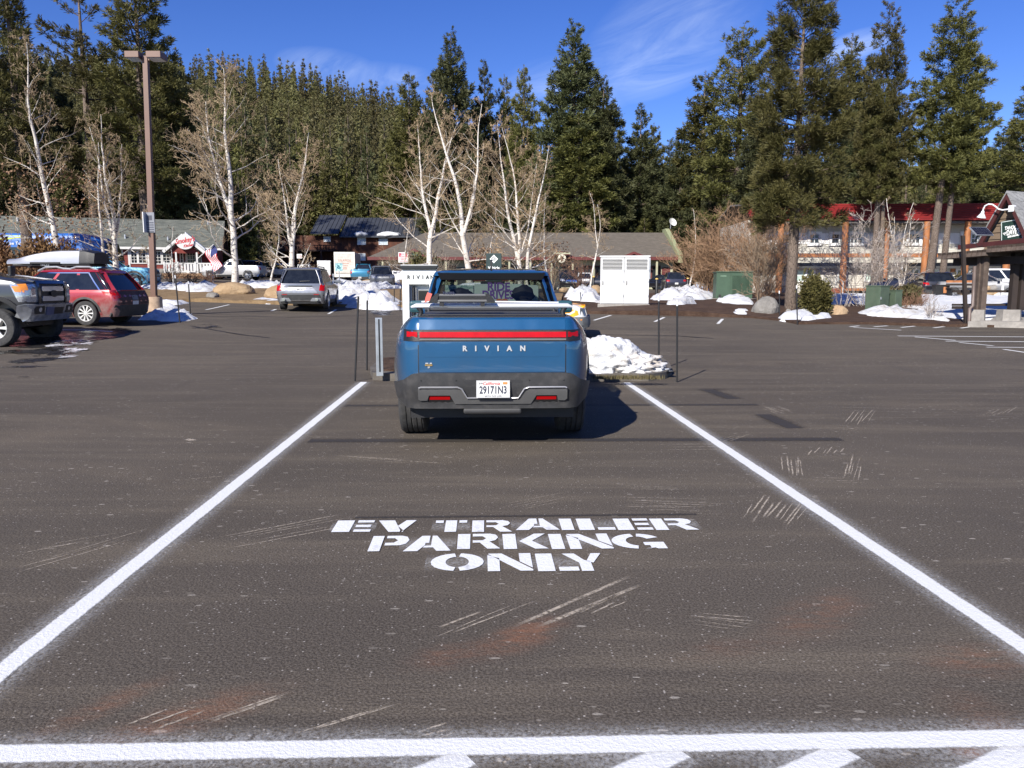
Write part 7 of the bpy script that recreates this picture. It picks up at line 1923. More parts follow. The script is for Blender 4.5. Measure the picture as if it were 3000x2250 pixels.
car('suv', 'slate grey SUV facing the viewer behind the small boulders', 'SUV', atx(1118, 60), R(192), 'suv', 4.5, 1.85, 1.72, PGJ, grm=M('pale_slots', (.4, .4, .38), .4, .4), grille=(.43, .50))
car('pickup_truck', 'white pickup partly hidden by the charging station', 'pickup truck', atx(1165, 68), R(4), 'pickup', 5.4, 2.0, 1.9, PW2)
car('suv', 'black SUV with chrome grille facing the viewer behind the snow bank', 'SUV', atx(1660, 72), R(186), 'suv', 5.0, 2.05, 1.92, PDK, grm=CHROME, grille=(.33, .50))
car('suv', 'white crossover seen from behind, left of the white cabinet', 'SUV', atx(1713, 84), R(-6), 'suv', 4.7, 1.9, 1.78, PW2)
car('sedan', 'dark low car between the yellow capped bollard and the white cabinet', 'car', atx(1755, 76), R(80), 'sedan', 4.6, 1.82, 1.45, PDK)
car('suv', 'dark grey crossover seen from behind right of the white cabinet', 'SUV', atx(1972, 72), R(-4), 'suv', 4.6, 1.9, 1.68, PDB)
car('sedan', 'black car tucked behind the right edge of the white cabinet', 'car', atx(1935, 78), R(40), 'sedan', 4.6, 1.82, 1.5, PDK)
car('suv', 'black wagon with red tail lamps under the bare trunks', 'SUV', atx(2728, 47), R(-16), 'wagon', 4.6, 1.85, 1.5, PDK)
car('sedan', 'dark car hidden behind the pale bare shrub', 'car', atx(2650, 51), R(30), 'sedan', 4.6, 1.82, 1.45, PDB)
car('sedan', 'dark grey sedan facing the viewer behind the pergola posts', 'car', atx(2880, 44), R(235), 'sedan', 4.7, 1.85, 1.45, PGJ)
car('suv', 'white SUV behind the pergola at the right', 'SUV', atx(2945, 50), R(250), 'suv', 4.7, 1.9, 1.75, PW2)
# light blue work truck by the restaurant
LT, LS, LG = car('work_truck', 'light blue work truck with black grille beside the lamp post', 'truck', atx(318, 50.5), R(-83), 'pickup', 6.2, 2.05, 2.1, PLB, r=.45, grille=(.36, .58))
for sd in ('left', 'right'):
    LS.patch('headlight', sd, [(2.72, .95), (3.0, .95), (3.0, 1.22), (2.62, 1.25)], LENS, LT, .012, .1); LS.patch('fender_flare', sd, [(1.95 + .68 * math.cos(R(a)), .45 + .68 * math.sin(R(a))) for a in range(178, 1, -12)] + [(1.95 + .55 * math.cos(R(a)), .45 + .55 * math.sin(R(a))) for a in range(1, 179, 12)], CLAD, LT, .03, .2, .05); LS.patch('front_bumper', sd, [(2.7, .40), (3.05, .40), (3.05, .85), (2.7, .85)], GALV, LT, .03, .1)
# cargo trailer and box truck
TW = empty('cargo_trailer', atx(951, 92), R(14), 'white boxy cargo trailer beside the box truck', 'trailer')
b = MB(); b.box(-.78, .78, 0, 3.2, .45, 2.2); b.build('body', WHITE, TW, bevel=.10, seg=3); box('rear_door', WHITE, TW, -.68, .68, -.02, .01, .52, 2.08); box('roof_cap', M('roof_white', (.8, .8, .8), .4), TW, -.80, .80, -.05, 3.25, 2.12, 2.28, .08)
box('chassis', BLACK, TW, -.7, .7, .1, 4.4, .34, .44)
for sg in (-1, 1): wheel(TW, sg * .78, 1.7, .34, .2, .6, 5); box('taillight', REDL, TW, sg * .68 - .05, sg * .68 + .05, -.03, -.001, .5, .6)
BT = empty('box_truck', atx(1011, 92), R(4), 'dusty white box truck with a roll up rear door and faded red lettering', 'truck')
DUST = M('dusty_white', (.56, .53, .48), .7, var=.12, scale=1.5, dirt=((.33, .29, .25), .45))
box('cargo_box', DUST, BT, -1.2, 1.2, 0, 5.6, .85, 3.35, .05)
b = MB()
for (x0, x1, z0, z1) in ((-1.22, 1.22, 3.1, 3.38), (-1.22, -1.06, .8, 3.1), (1.06, 1.22, .8, 3.1)): b.box(x0, x1, -.05, .1, z0, z1)
b.build('door_frame', M('cream_frame', (.66, .63, .57), .6), BT)
for i in range(7): box('door_slat', DUST, BT, -1.05, 1.05, -.025, .0, 1.0 + i * .30, 1.0 + i * .30 + .288)
box('rear_bumper', M('cream_frame', (.66, .63, .57), .6), BT, -1.2, 1.2, -.15, .05, .45, .80); box('licence_plate', PLATE, BT, -.2, .2, -.165, -.151, .52, .70)
FAD = M('faded_red', (.42, .20, .14), .8)
for i, ch in enumerate('FRANCO'): text('lettering', ch, .34, FAD, BT, (-.62 + i * .25, -.03, 2.30 + .10 * math.sin(math.pi * i / 5)), (R(90), R(-14 + i * 5.6), 0), .004, 0, .9, bold=.008)
for z, wd in ((2.0, 1.1), (1.72, .9), (1.50, .55), (1.36, .6)):
    b = MB(); n = int(wd * 8)
    for i in range(n): b.box(-wd / 2 + i * wd / n, -wd / 2 + (i + .7) * wd / n, -.034, -.026, z, z + .10)
    tag(b.build('print_row', FAD, BT), kind='stuff')
box('cab', WHITE, BT, -1.05, 1.05, 5.7, 7.4, .6, 2.4, .15); box('chassis', BLACK, BT, -.5, .5, .1, 7.2, .5, .84)
for sg in (-1, 1):
    wheel(BT, sg * .95, 1.4, .42, .5, .55, 5); wheel(BT, sg * .95, 6.4, .42, .28, .55, 5)
    for z in (3.24,): box('marker_lamp', AMBER, BT, sg * .12 - .03, sg * .12 + .03, -.06, -.048, z - .02, z + .02)
# transit bus
BU = empty('bus', on(-35.3, 56.0), R(-88), 'blue transit bus with a lime green roof band behind brown shrubs', 'bus')
BLU = paint('bus_blue', (.02, .12, .42), .0, .45, .15); LIM = M('lime_band', (.38, .50, .02), .6, var=.05); SKYB = M('pale_blue_band', (.25, .55, .80), .4)
BS = Shell([(.35, -6.0, 5.7, 1.2, (.2, .2), (.35, .5), .03, -.1), (.6, -6.05, 5.9, 1.27, (.2, .2), (.35, .5), .03, -.1), (1.4, -6.05, 5.95, 1.28, (.2, .2), (.35, .5), .03, -.1), (2.5, -6.03, 5.6, 1.27, (.2, .2), (.35, .5), .03, -.1), (2.86, -6.0, 5.0, 1.24, (.2, .2), (.4, .7), .03, -.1), (2.98, -5.95, 4.5, 1.16, (.2, .2), (.4, .7), .03, -.1), (3.05, -5.8, 4.2, 1.0, (.2, .2), (.4, .7), .03, -.1)])
BS.build('body', BLU, BU, 40)
for sd in ('right', 'left'):
    BS.patch('roof_band', sd, [(-6.0, 2.55), (-1.5, 2.45), (.2, 2.68), (1.5, 2.90), (-5.9, 2.92)], LIM, BU, .01, .4)
    BS.patch('skirt_band', sd, rect(-5.9, 3.5, .45, 1.0), SKYB, BU, .01, .5)
    for (y0, y1) in ((-4.9, -4.3), (-.6, .8), (1.0, 1.75), (1.85, 3.05)): BS.patch('window', sd, [(y0 + .08, 1.15), (y1 - .08, 1.15), (y1, 1.25), (y1, 2.1), (y1 - .08, 2.2), (y0 + .08, 2.2), (y0, 2.1), (y0, 1.25)], GLASSD, BU, .012, .3)
    for yc in (-3.4, 4.6): BS.patch('wheel_well', sd, [(yc + .55 * math.cos(R(a)), .45 + .55 * math.sin(R(a))) for a in range(-5, 186, 15)], BLACK, BU, .008, .3)
for (y0, y1) in ((3.35, 4.0), (4.1, 4.75)):
    d_ = BS.patch('door', 'right', rect(y0, y1, .5, 2.05), WHITE, BU, .02, .3); BS.patch('door_pane', 'right', rect(y0 + .13, y1 - .13, .75, 1.9), GLASSD, d_, .032, .3)
BS.patch('windscreen', 'front', rect(-1.0, 1.0, 1.2, 2.5), GLASSD, BU, .012, .2)
for sg in (-1, 1):
    for y in (-3.4, 4.6): wheel(BU, sg * 1.1, y, .46, .3, .6, 6)
text('lettering', 'Truckee Tahoe Area Regional Transit', .26, WT, BU, (1.30, 1.6, 2.42), (R(90), 0, R(90)), .004, 0, 1.1)
BU.scale = (1.15,) * 3
text('lettering', 'TART', .9, WT, BU, (1.31, -1.7, 1.5), (R(90), 0, R(90)), .004, .2, 1.0, bold=.02)
# ---------------------------------------------------------------- posts, boxes, boulders
BRNP = M('brown_enamel', (.14, .074, .052), .5, var=.08, scale=2)
lp = G(455, 926)
LPo = empty('lamp_post', lp, 0, 'tall square brown lamp post with two shoebox heads on a concrete base', 'lamp post')
ztop = Q(438, 165, lp.y).z - lp.z
b = MB(); b.lathe([(0, -.15), (.26, -.15), (.26, .62), (.24, .66), (0, .66)], 24); b.build('base', M('tan_concrete', (.36, .26, .18), .9, var=.2, scale=6, bump=.3, bscale=50), LPo, smooth=40)
tx = -.12
b = MB(); b.add([(-.085, -.085, .66), (.085, -.085, .66), (.085, .085, .66), (-.085, .085, .66), (tx * -1 - .085 * .95 + .08, -.08, ztop), (tx * -1 + .165 * .95, -.08, ztop), (tx * -1 + .165 * .95, .08, ztop), (tx * -1 + .0, .08, ztop)], [(3, 2, 1, 0), (4, 5, 6, 7), (0, 1, 5, 4), (1, 2, 6, 5), (2, 3, 7, 6), (3, 0, 4, 7)]); b.build('pole', BRNP, LPo)
box('base_plate', BRNP, LPo, -.15, .15, -.15, .15, .661, .70)
tcx = .20
for x0, x1 in ((tcx - .58, tcx - .12), (tcx + .12, tcx + .60)):
    hd_ = box('lamp_head', BRNP, LPo, x0, x1, -.27, .27, ztop - .10, ztop + .10, .01)
    box('lens', M('lamp_lens', (.45, .45, .42), .15), hd_, x0 + .03, x1 - .03, -.24, .24, ztop - .115, ztop - .102)
box('bracket', BRNP, LPo, tcx - .13, tcx + .13, -.05, .05, ztop - .14, ztop - .07)
# two parking notices on the post
zsa, zsb = Q(445, 682, lp.y).z - lp.z, Q(445, 623, lp.y).z - lp.z
NOT = M('notice_grey', (.20, .21, .24), .5); 
for nm, x0, x1, y0, y1, lb in (('parking_notice', .075, .28, -.11, -.09, 'grey parking notice facing the viewer on the lamp post'), ('parking_notice', -.125, -.10, -.30, .05, 'white edged parking notice on the left side of the lamp post')):
    n_ = empty(nm, lp + Vector((.03, 0, 0)), 0, lb, 'sign')
    box('board', NOT if x0 > 0 else WHITE, n_, x0 - (.18 if x0 > 0 else 0), x1 - (.10 if x0 > 0 else 0), y0, y1, zsa, zsb)
    if x0 > 0:
        b = MB(); b.box(-.04, .10, y0 - .006, y0, zsb - .26, zsb - .10); b.build('symbol', M('notice_print', (.05, .055, .08), .6), n_)
        b = MB()
        for i in range(5): b.box(-.07, .15, y0 - .006, y0, zsb - .36 - i * .075, zsb - .325 - i * .075)
        tag(b.build('print_row', M('notice_print', (.05, .055, .08), .6), n_), kind='stuff')

# snow stakes
STK = M('stake_black', (.012, .012, .013), .6); TIP = M('reflector_white', (.62, .62, .62), .3)
stakes = ((1040, 1117, 1050, 868, 'black snow stake nearest the left painted line'), (1075, 1085, 1076, 864, 'black snow stake just behind the grey bollard'), (1983, 1120, 1984, 878, 'black snow stake at the top of the right painted line'), (1930, 1086, 1930, 866, 'black snow stake at the tip of the dirty snow heap'),
          (527, 946, 513, 806, 'leaning black snow stake left in the lamp post snow heap'), (558, 922, 552, 824, 'black snow stake right in the lamp post snow heap'), (1155, 902, 1155, 838, 'thin black snow stake in the snow left of the charging station'), (1172, 912, 1173, 838, 'thin black snow stake touching the charging station'),
          (1696, 882, 1694, 850, 'short white tipped stake left of a pair behind the flame car'), (1702, 886, 1700, 850, 'short white tipped stake right of a pair behind the flame car'), (2284, 932, 2283, 852, 'white tipped black stake in front of the grey boulder'), (2336, 952, 2334, 836, 'black stake at the kerb nose beside the near pine'))
for i, (bx, by, tx_, ty, lb) in enumerate(stakes):
    g_ = G(bx, by); t_ = Q(tx_, ty, g_.y) - g_; r = .017 if g_.y < 20 else .022
    e = empty('snow_stake', g_, 0, lb, 'snow stake', 'black snow stakes along the kerbs')
    n = t_.normalized(); L = t_.length
    MB().cyl(-n * .05, n * (L - .10), r, n=8).build('rod', STK, e, smooth=60)
    MB().cyl(n * (L - .10), n * L, r * 1.05, n=8).build('tip', TIP if i != 0 else STK, e, smooth=60)
# square bollard on the island
g_ = G(1113, 1098, .12); g_.z = .12
e = empty('bollard', g_, R(12), 'square galvanised grey bollard at the left end of the kerb island', 'bollard')
zt = Q(1113, 931, g_.y).z - g_.z
box('post', M('galvanised_post', (.30, .33, .36), .5, .35, var=.15, scale=5), e, -.055, .055, -.055, .055, -.02, zt, .006)
box('slot', BLACK, e, -.012, .012, -.058, -.0555, .05, zt - .02)
# charging station
cx, cy = -1.69, 14.2
CH = empty('charging_station', (cx, cy, .135), R(3), 'white vehicle charging station with black cap on the kerb island', 'charging station')
CW = M('charger_white', (.62, .635, .62), .35, var=.03, coat=.2)
hh = Q(1230, 778, cy).z - .135; hw = .31
for x0, x1 in ((-hw, -hw + .13), (hw - .13, hw)): box('side_panel', CW, CH, x0, x1, -.15, .15, 0, hh - .34, .015)
box('head_panel', CW, CH, -hw, hw, -.15, .15, hh - .345, hh - .06, .012)
b = MB(); b.prism([(-hw - .03, hh - .03), (-hw - .04, hh - .004), (hw + .04, hh - .004), (hw + .03, hh - .03), (hw + .005, hh - .075), (-hw - .005, hh - .075)], lambda u, v: (u, -.19, v), lambda u, v: (u, .19, v)); b.build('cap', M('charger_black', (.02, .022, .022), .35), CH, bevel=.012)
box('cap_lid', CW, CH, -hw - .02, hw + .02, -.17, .17, hh - .003, hh + .012, .004)
box('inner_panel', CW, CH, -hw + .131, hw - .131, -.02, .12, 0, hh - .35)
for i, (x0, x1) in enumerate(((-.165, -.145), (-.13, -.09), (-.075, -.06))): box('cable_channel', M(('chrome_strip', 'channel_dark', 'channel_grey')[i], ((.5, .5, .5), (.03, .03, .03), (.2, .2, .2))[i], .3), CH, x0, x1, -.07, -.021, .1, hh - .37)
sc = box('screen', M('screen_black', (.015, .016, .018), .1), CH, -.02, .16, -.06, -.021, hh - .62, hh - .46); box('screen_bezel', M('bezel', (.10, .10, .10), .4), CH, -.035, .175, -.05, -.0215, hh - .635, hh - .445)
cb = MB(); cb.tube([(-.11, -.09, hh - .40), (-.12, -.12, hh - .8), (-.10, -.13, .5), (-.04, -.14, .25), (.06, -.13, .45), (.08, -.09, .8)], .02, 8); cb.build('cable', BLACK, CH, smooth=60)
for i, ch in enumerate('RIVIAN'): text('lettering', ch, .094, M('letter_dark', (.03, .033, .033), .6), CH, (-.19 + i * .085, -.153, hh - .215), (R(90), 0, 0), .004, 0, .95, bold=.003)
# dark sign behind the pickup
g_ = atx(1447, 21.5)
e = empty('charger_sign', g_, 0, 'dark green charger sign with a white diamond emblem above the pickup roof', 'sign')
zs = Q(1447, 742, 21.5).z - g_.z; zb0 = Q(1447, 790, 21.5).z - g_.z
SGN = M('sign_dark_green', (.022, .040, .038), .45)
box('board', SGN, e, -.215, .215, 0, .05, zb0 - .35, zs, .01); box('post', BLACK, e, -.04, .04, .06, .12, -.05, zs - .1)
def ring(b, c_, r0, r1, n=4, ph=0, y=-.004):
    for i in range(n):
        a0, a1 = R(ph + 360 * i / n), R(ph + 360 * (i + 1) / n)
        P = lambda r, a: (c_[0] + r * math.cos(a), y, c_[1] + r * math.sin(a))
        b.add([P(r0, a0), P(r1, a0), P(r1, a1), P(r0, a1)], [(0, 1, 2, 3)])
b = MB(); cz = zs - .155; ring(b, (0, cz), .085, .115, 4, 0); ring(b, (0, cz), .045, .062, 4, 0); ring(b, (0, cz), .0, .018, 8, 0)
for a in range(0, 360, 90): b.add([(.062 * math.cos(R(a)), -.004, cz + .062 * math.sin(R(a))), (.085 * math.cos(R(a + 8)), -.004, cz + .085 * math.sin(R(a + 8))), (.085 * math.cos(R(a - 8)), -.004, cz + .085 * math.sin(R(a - 8)))], [(0, 1, 2)])
b.build('emblem', WT, e)
text('lettering', 'Vehicle', .115, WT, e, (0, -.004, zb0 + .045), (R(90), 0, 0), .002, 0, .95, bold=.003)
text('lettering', 'Charging', .105, WT, e, (0, -.004, zb0 - .10), (R(90), 0, 0), .002, 0, .9, bold=.003)
# white electrical cabinet
g_ = G(1827, 912); yb = g_.y
Cb = empty('electrical_cabinet', g_, R(-7), 'white two door electrical cabinet with louvred tops on a concrete plinth', 'cabinet')
k = yb / 2250 * .99
W2 = 71 * k; zp = Q(1827, 891, yb).z - g_.z; zt = Q(1827, 753, yb).z - g_.z
box('plinth', CONC, Cb, -W2 - .08, W2 + .06, 0, 1.35, -.2, zp, .02)
CWH = M('cabinet_white', (.60, .60, .59), .4, var=.03, scale=2)
box('body', CWH, Cb, -W2 + .02, W2 + .02, .12, 1.20, zp + .001, zt, .012); box('roof', CWH, Cb, -W2 - .02, W2 + .06, .04, 1.26, zt + .002, zt + .06, .01)
for sgx in (-1, 1):
    x0, x1 = (-W2 + .03, -.012) if sgx < 0 else (.012, W2 + .01)
    d_ = empty('door', (0, 0, 0)); d_.parent = Cb
    zl0 = zt - .52
    b = MB(); b.box(x0, x1, .07, .115, zp + .03, zl0); b.box(x0, x1, .07, .115, zt - .07, zt - .01); b.box(x0, x0 + .07, .07, .115, zl0, zt - .07); b.box(x1 - .07, x1, .07, .115, zl0, zt - .07); b.build('door_panel', CWH, d_)
    box('vent_back', M('vent_dark', (.05, .05, .05), .8), d_, x0 + .07, x1 - .07, .108, .112, zl0, zt - .07)
    n = 8
    for i in range(n):
        z = zl0 + (zt - .07 - zl0) * (i + .5) / n; q = (zt - .07 - zl0) / n
        b = MB(); b.add([(x0 + .07, .045, z - q * .42), (x1 - .07, .045, z - q * .42), (x1 - .07, .100, z + q * .06), (x0 + .07, .100, z + q * .06), (x0 + .07, .057, z - q * .46), (x1 - .07, .057, z - q * .46), (x1 - .07, .107, z + q * .0), (x0 + .07, .107, z + q * .0)], [(0, 1, 2, 3), (7, 6, 5, 4), (0, 4, 5, 1), (1, 5, 6, 2), (2, 6, 7, 3), (3, 7, 4, 0)]); b.build('louver', CWH, d_)
    box('handle', BLACK, d_, x0 + .08, x0 + .11, .045, .07, zp + .78, zp + .95)
    for z in (zp + .3, zp + .9, zp + 1.35): box('hinge', GALV, d_, x1 - .03, x1, .05, .07, z, z + .07)
b = MB(); b.box(W2 + .021, W2 + .04, .25, .65, zt - .52, zt - .08); b.build('side_vent', M('vent_dark', (.05, .05, .05), .8), Cb)
for i in range(6): box('side_louver', CWH, Cb, W2 + .035, W2 + .06, .25, .65, zt - .50 + i * .07, zt - .475 + i * .07)
box('conduit', GALV, Cb, W2 + .022, W2 + .06, .10, .16, zt - .9, zt - .02)
# green transformer
g_ = G(2150, 880); yb = g_.y; k = yb / 2250 * .99
TG = empty('transformer', g_, R(-8), 'dark green ventilated transformer box on a pad before the orange willow', 'transformer')
GRN = M('transformer_green', (.038, .075, .045), .5, var=.10, scale=2)
W2 = 52 * k; zt = Q(2150, 795, yb).z - g_.z
box('pad', CONC, TG, -W2 - .25, W2 + .35, -.25, 1.6, -.3, .10); box('body', GRN, TG, -W2, W2, 0, 1.4, .101, zt - .06, .015); box('lid', GRN, TG, -W2 - .04, W2 + .04, -.04, 1.44, zt - .058, zt, .012)
x0, x1, z0, z1 = W2 - 1.12 * W2, W2 * .82, .36, zt - .22
box('grille_back', M('grille_dark', (.012, .02, .014), .8), TG, x0, x1, -.012, -.002, z0, z1)
b = MB(); b.box(x0 - .06, x0, -.05, -.001, z0 - .05, z1 + .05); b.box(x1, x1 + .06, -.05, -.001, z0 - .05, z1 + .05); b.box(x0, x1, -.05, -.001, z1, z1 + .05); b.box(x0, x1, -.05, -.001, z0 - .05, z0); b.build('grille_frame', GRN, TG)
n = 15
for i in range(n): x = x0 + (x1 - x0) * (i + .5) / n; box('fin', GRN, TG, x - .018, x + .018, -.09, -.013, z0, z1)
box('door', GRN, TG, -W2 + .05, x0 - .12, -.02, -.001, .2, zt - .16); box('warning_label', M('label_green', (.10, .16, .11), .5), TG, -W2 + .2, -W2 + .5, -.026, -.021, zt - .28, zt - .2); box('cable_slot', BLACK, TG, -W2 + .14, -W2 + .26, -.03, -.021, .13, .3)
# utility pedestals
g_ = G(2584, 914); yb = g_.y; k = yb / 2250 * .99
UT = empty('utility_box', g_, R(32), 'tall sage green utility box with a darker shaded side in the snow', 'utility box')
SGR = M('utility_green', (.062, .092, .060), .6, var=.14, scale=3, dirt=((.12, .12, .09), .25))
hz = Q(2580, 840, yb).z - g_.z
box('cabinet', SGR, UT, -.35, .28, -.1, .55, -.1, hz, .012); box('lid', SGR, UT, -.37, .30, -.12, .57, hz + .001, hz + .05, .01); box('hasp', GALV, UT, -.33, -.28, -.13, -.101, hz * .5, hz * .6)
g2 = G(2624, 912); U2 = empty('utility_box', g2, R(20), 'shorter green utility box touching the tall one on its right', 'utility box')
hz = Q(2624, 852, g2.y).z - g2.z
box('cabinet', SGR, U2, -.18, .18, -.12, .3, -.1, hz, .01); box('lid', SGR, U2, -.20, .20, -.14, .32, hz + .001, hz + .04, .008)
# capped bollards
YEL = M('cap_yellow', (.55, .36, .10), .5)
for (px, pb, pt, lb) in ((1738, 862, 809, 'black bollard with a gold cap left of the white cabinet'), (1923, 866, 815, 'black bollard with a gold cap just right of the white cabinet'), (2014, 857, 814, 'black bollard with a gold cap alone right of the dark crossover')):
    g_ = G(px, pb); h_ = Q(px, pt, g_.y).z - g_.z
    e = empty('bollard', g_, 0, lb, 'bollard', 'black gold capped bollards'); r = .095
    b = MB(); b.lathe([(0, -.1), (r, -.1), (r, h_ - .16), (r * .92, h_ - .15), (r * .92, h_ - .12), (r, h_ - .11), (r, h_ - .08)], 18); b.build('post', BLACK, e, smooth=40)
    b = MB(); b.lathe([(r * 1.02, h_ - .08), (r * 1.02, h_ - .03), (r * .7, h_), (0, h_ + .01)], 18); b.build('cap', YEL, e, smooth=50)
# boulders
def rock_mat(name, a, b_, c_):
    t = NT(name); c = t.coord('Object')
    k = t.mix(t.ramp(t.noise(c, 2, 7, .65), .3, .7), a, b_); k = t.mix(t.math('MULTIPLY', t.ramp(t.noise(c, 1.3, 6, .7, 1.2), .58, .68), .8), k, c_)
    k = t.mix(t.math('MULTIPLY', t.ramp(t.noise(c, 28, 3, .7), .5, .7), .35), k, (.08, .07, .06))
    t.col(k); t.set(Roughness=.9, Specular_IOR_Level=.2); t.bump(t.noise(c, 6, 7, .7), .6, .08); return t.m
TANR = rock_mat('tan_rock', (.28, .19, .11), (.36, .26, .155), (.22, .145, .085)); GRYR = rock_mat('grey_rock', (.17, .16, .145), (.25, .235, .215), (.36, .345, .32)); SND = rock_mat('sandstone', (.36, .24, .14), (.44, .315, .195), (.26, .16, .09))
def boulder(px0, px1, pyb, pyt, label, m, seed, asym=0.0, depth=.8, ang=.5):
    g_ = G((px0 + px1) / 2, pyb, .02); k = g_.y / 2250 * .99; rx = (px1 - px0) / 2 * k; h_ = Q((px0 + px1) / 2, pyt, g_.y).z - g_.z
    bm = bmesh.new(); bmesh.ops.create_icosphere(bm, subdivisions=5, radius=1)
    rg = random.Random(seed); pl = [(Vector((rg.gauss(0, 1), rg.gauss(0, 1), rg.gauss(.2, .8))).normalized(), rg.uniform(.72, .95)) for _ in range(11)]
    for v in bm.verts:
        p = v.co.copy()
        for n_, d_ in pl:
            e_ = p.dot(n_) - d_
            if e_ > 0: p -= n_ * e_ * ang * 1.5
        p *= 1 + .07 * noise3(p.x * 1.7 + seed, p.y * 1.7, p.z * 1.7) + .02 * noise3(p.x * 6 + seed, p.y * 6, p.z * 6)
        x = p.x + asym * (p.z) * .4
        v.co = Vector((x * rx, p.y * rx * depth, (p.z * .62 + .34) * h_ / .92))
    me = bpy.data.meshes.new('boulder'); bm.to_mesh(me); bm.free()
    return tag(link('boulder', me, m, None, smooth=50, loc=(g_.x, g_.y + rx * depth * .5, g_.z)), label, 'boulder')
boulder(618, 738, 869, 828, 'big rounded tan boulder behind the tall white birch', TANR, 1, -.05, .8, .25)
boulder(600, 640, 877, 857, 'small grey pointed rock at the left foot of the big tan boulder', GRYR, 2)
boulder(770, 845, 879, 836, 'sloping tan boulder partly behind the silver SUV', TANR, 3, .3)
boulder(1050, 1098, 842, 820, 'tan angular boulder in front of the slate grey SUV', TANR, 4, .1)
boulder(1090, 1140, 842, 828, 'low grey boulder right of the tan angular one', GRYR, 5)
boulder(1020, 1052, 843, 838, 'flat brown stone left of the tan angular boulder', TANR, 6)
boulder(2208, 2286, 926, 871, 'round grey lichen streaked boulder beside the near pine', GRYR, 7, .12, .85, .35)
boulder(2030, 2070, 851, 826, 'pale grey boulder on the snow right of the capped bollard', GRYR, 8)
boulder(2398, 2492, 926, 894, 'flat sandstone slab boulder half under snow', SND, 9, 0, .7)
boulder(1636, 1672, 856, 843, 'small tan boulder in front of the black SUV chrome grille', TANR, 10)
boulder(1726, 1764, 862, 836, 'pinkish tan boulder behind the left capped bollard', TANR, 11)
boulder(2300, 2322, 925, 906, 'small stone between the grey boulder and the near pine', GRYR, 12)
# signs standing about
def post_sign(px, y0, y1, hwpx, ybase, Y, label, colr, postc, extra=None):
    g_ = atx(px, Y); k = Y / 2250 * .99; z1, z0 = Q(px, y0, Y).z - g_.z, Q(px, y1, Y).z - g_.z
    e = empty('street_sign', g_, 0, label, 'sign')
    box('board', colr, e, -hwpx * k, hwpx * k, 0, .03, z0, z1); MB().box(-.03, .03, .032, .09, -.1, z1 - .02).build('post', postc, e)
    if extra: extra(e, hwpx * k, z0, z1)
    return e
def estate(e, w_, z0, z1):
    RS = M('sign_red', (.62, .05, .09), .5); h_ = z1 - z0
    b = MB(); b.box(-w_ * .86, w_ * .80, -.012, -.002, z0 + h_ * .56, z0 + h_ * .92); b.build('red_panel', RS, e)
    text('lettering', 'FOR', h_ * .16, WT, e, (0, -.016, z0 + h_ * .82), (R(90), 0, 0), .001, 0, 1.2, bold=.006); text('lettering', 'LEASE', h_ * .16, WT, e, (0, -.016, z0 + h_ * .66), (R(90), 0, 0), .001, 0, 1.2, bold=.006)
    for z, f in ((.44, .8), (.30, .45), (.14, .7)):
        b = MB(); n = 7
        for i in range(n): b.box(-w_ * f + 2 * w_ * f * i / n, -w_ * f + 2 * w_ * f * (i + .7) / n, -.010, -.002, z0 + h_ * (z - .04), z0 + h_ * (z + .04))
        tag(b.build('print_row', RS, e), kind='stuff')
post_sign(1183, 739, 769, 14.5, 0, 64, 'red and white lease sign on a post before the shop row', WHITE, WHITE, estate)
def pinkp(e, w_, z0, z1):
    b = MB(); h_ = z1 - z0
    for z in (.7, .45, .2): b.box(-w_ * .8, w_ * .8, -.010, -.002, z0 + h_ * z, z0 + h_ * (z + .12))
    tag(b.build('print_row', M('pink_print', (.6, .25, .25), .6), e), kind='stuff')
post_sign(880, 744, 757, 7.5, 0, 90, 'small white notice with pink print behind the small white pickup', WHITE, M('post_brown', (.12, .06, .04), .8), pinkp)
def tealp(e, w_, z0, z1):
    h_ = z1 - z0
    b = MB(); ring(b, (0, z0 + h_ * .45), h_ * .10, h_ * .17, 14, 0, -.006); b.box(-.03, .03, -.006, -.002, z0 + h_ * .58, z0 + h_ * .75); b.build('symbol', M('teal_ink', (.06, .33, .36), .5), e)
    b = MB(); b.box(w_, w_ + .05, .0, .02, z0 + .1, z1 - .05); b.build('backing', WHITE, e)
post_sign(994, 771, 794, 10.5, 842, 53, 'pale teal accessible parking sign before the box truck', M('teal_sign', (.42, .72, .70), .4), GALV, tealp)
for (px, pb, pt, lb) in ((977, 842, 803, 'thin white marker post right of the silver SUV'), (625, 834, 790, 'thin white marker post at the restaurant gable corner')):
    Y = 54 if px > 900 else 62; g_ = atx(px, Y); h_ = Q(px, pt, Y).z - g_.z
    e = empty('marker_post', g_, 0, lb, 'marker post'); box('stake', WHITE, e, -.035, .035, -.035, .035, -.1, h_); box('cap', WHITE, e, -.04, .04, -.04, .04, h_ + .001, h_ + .02)
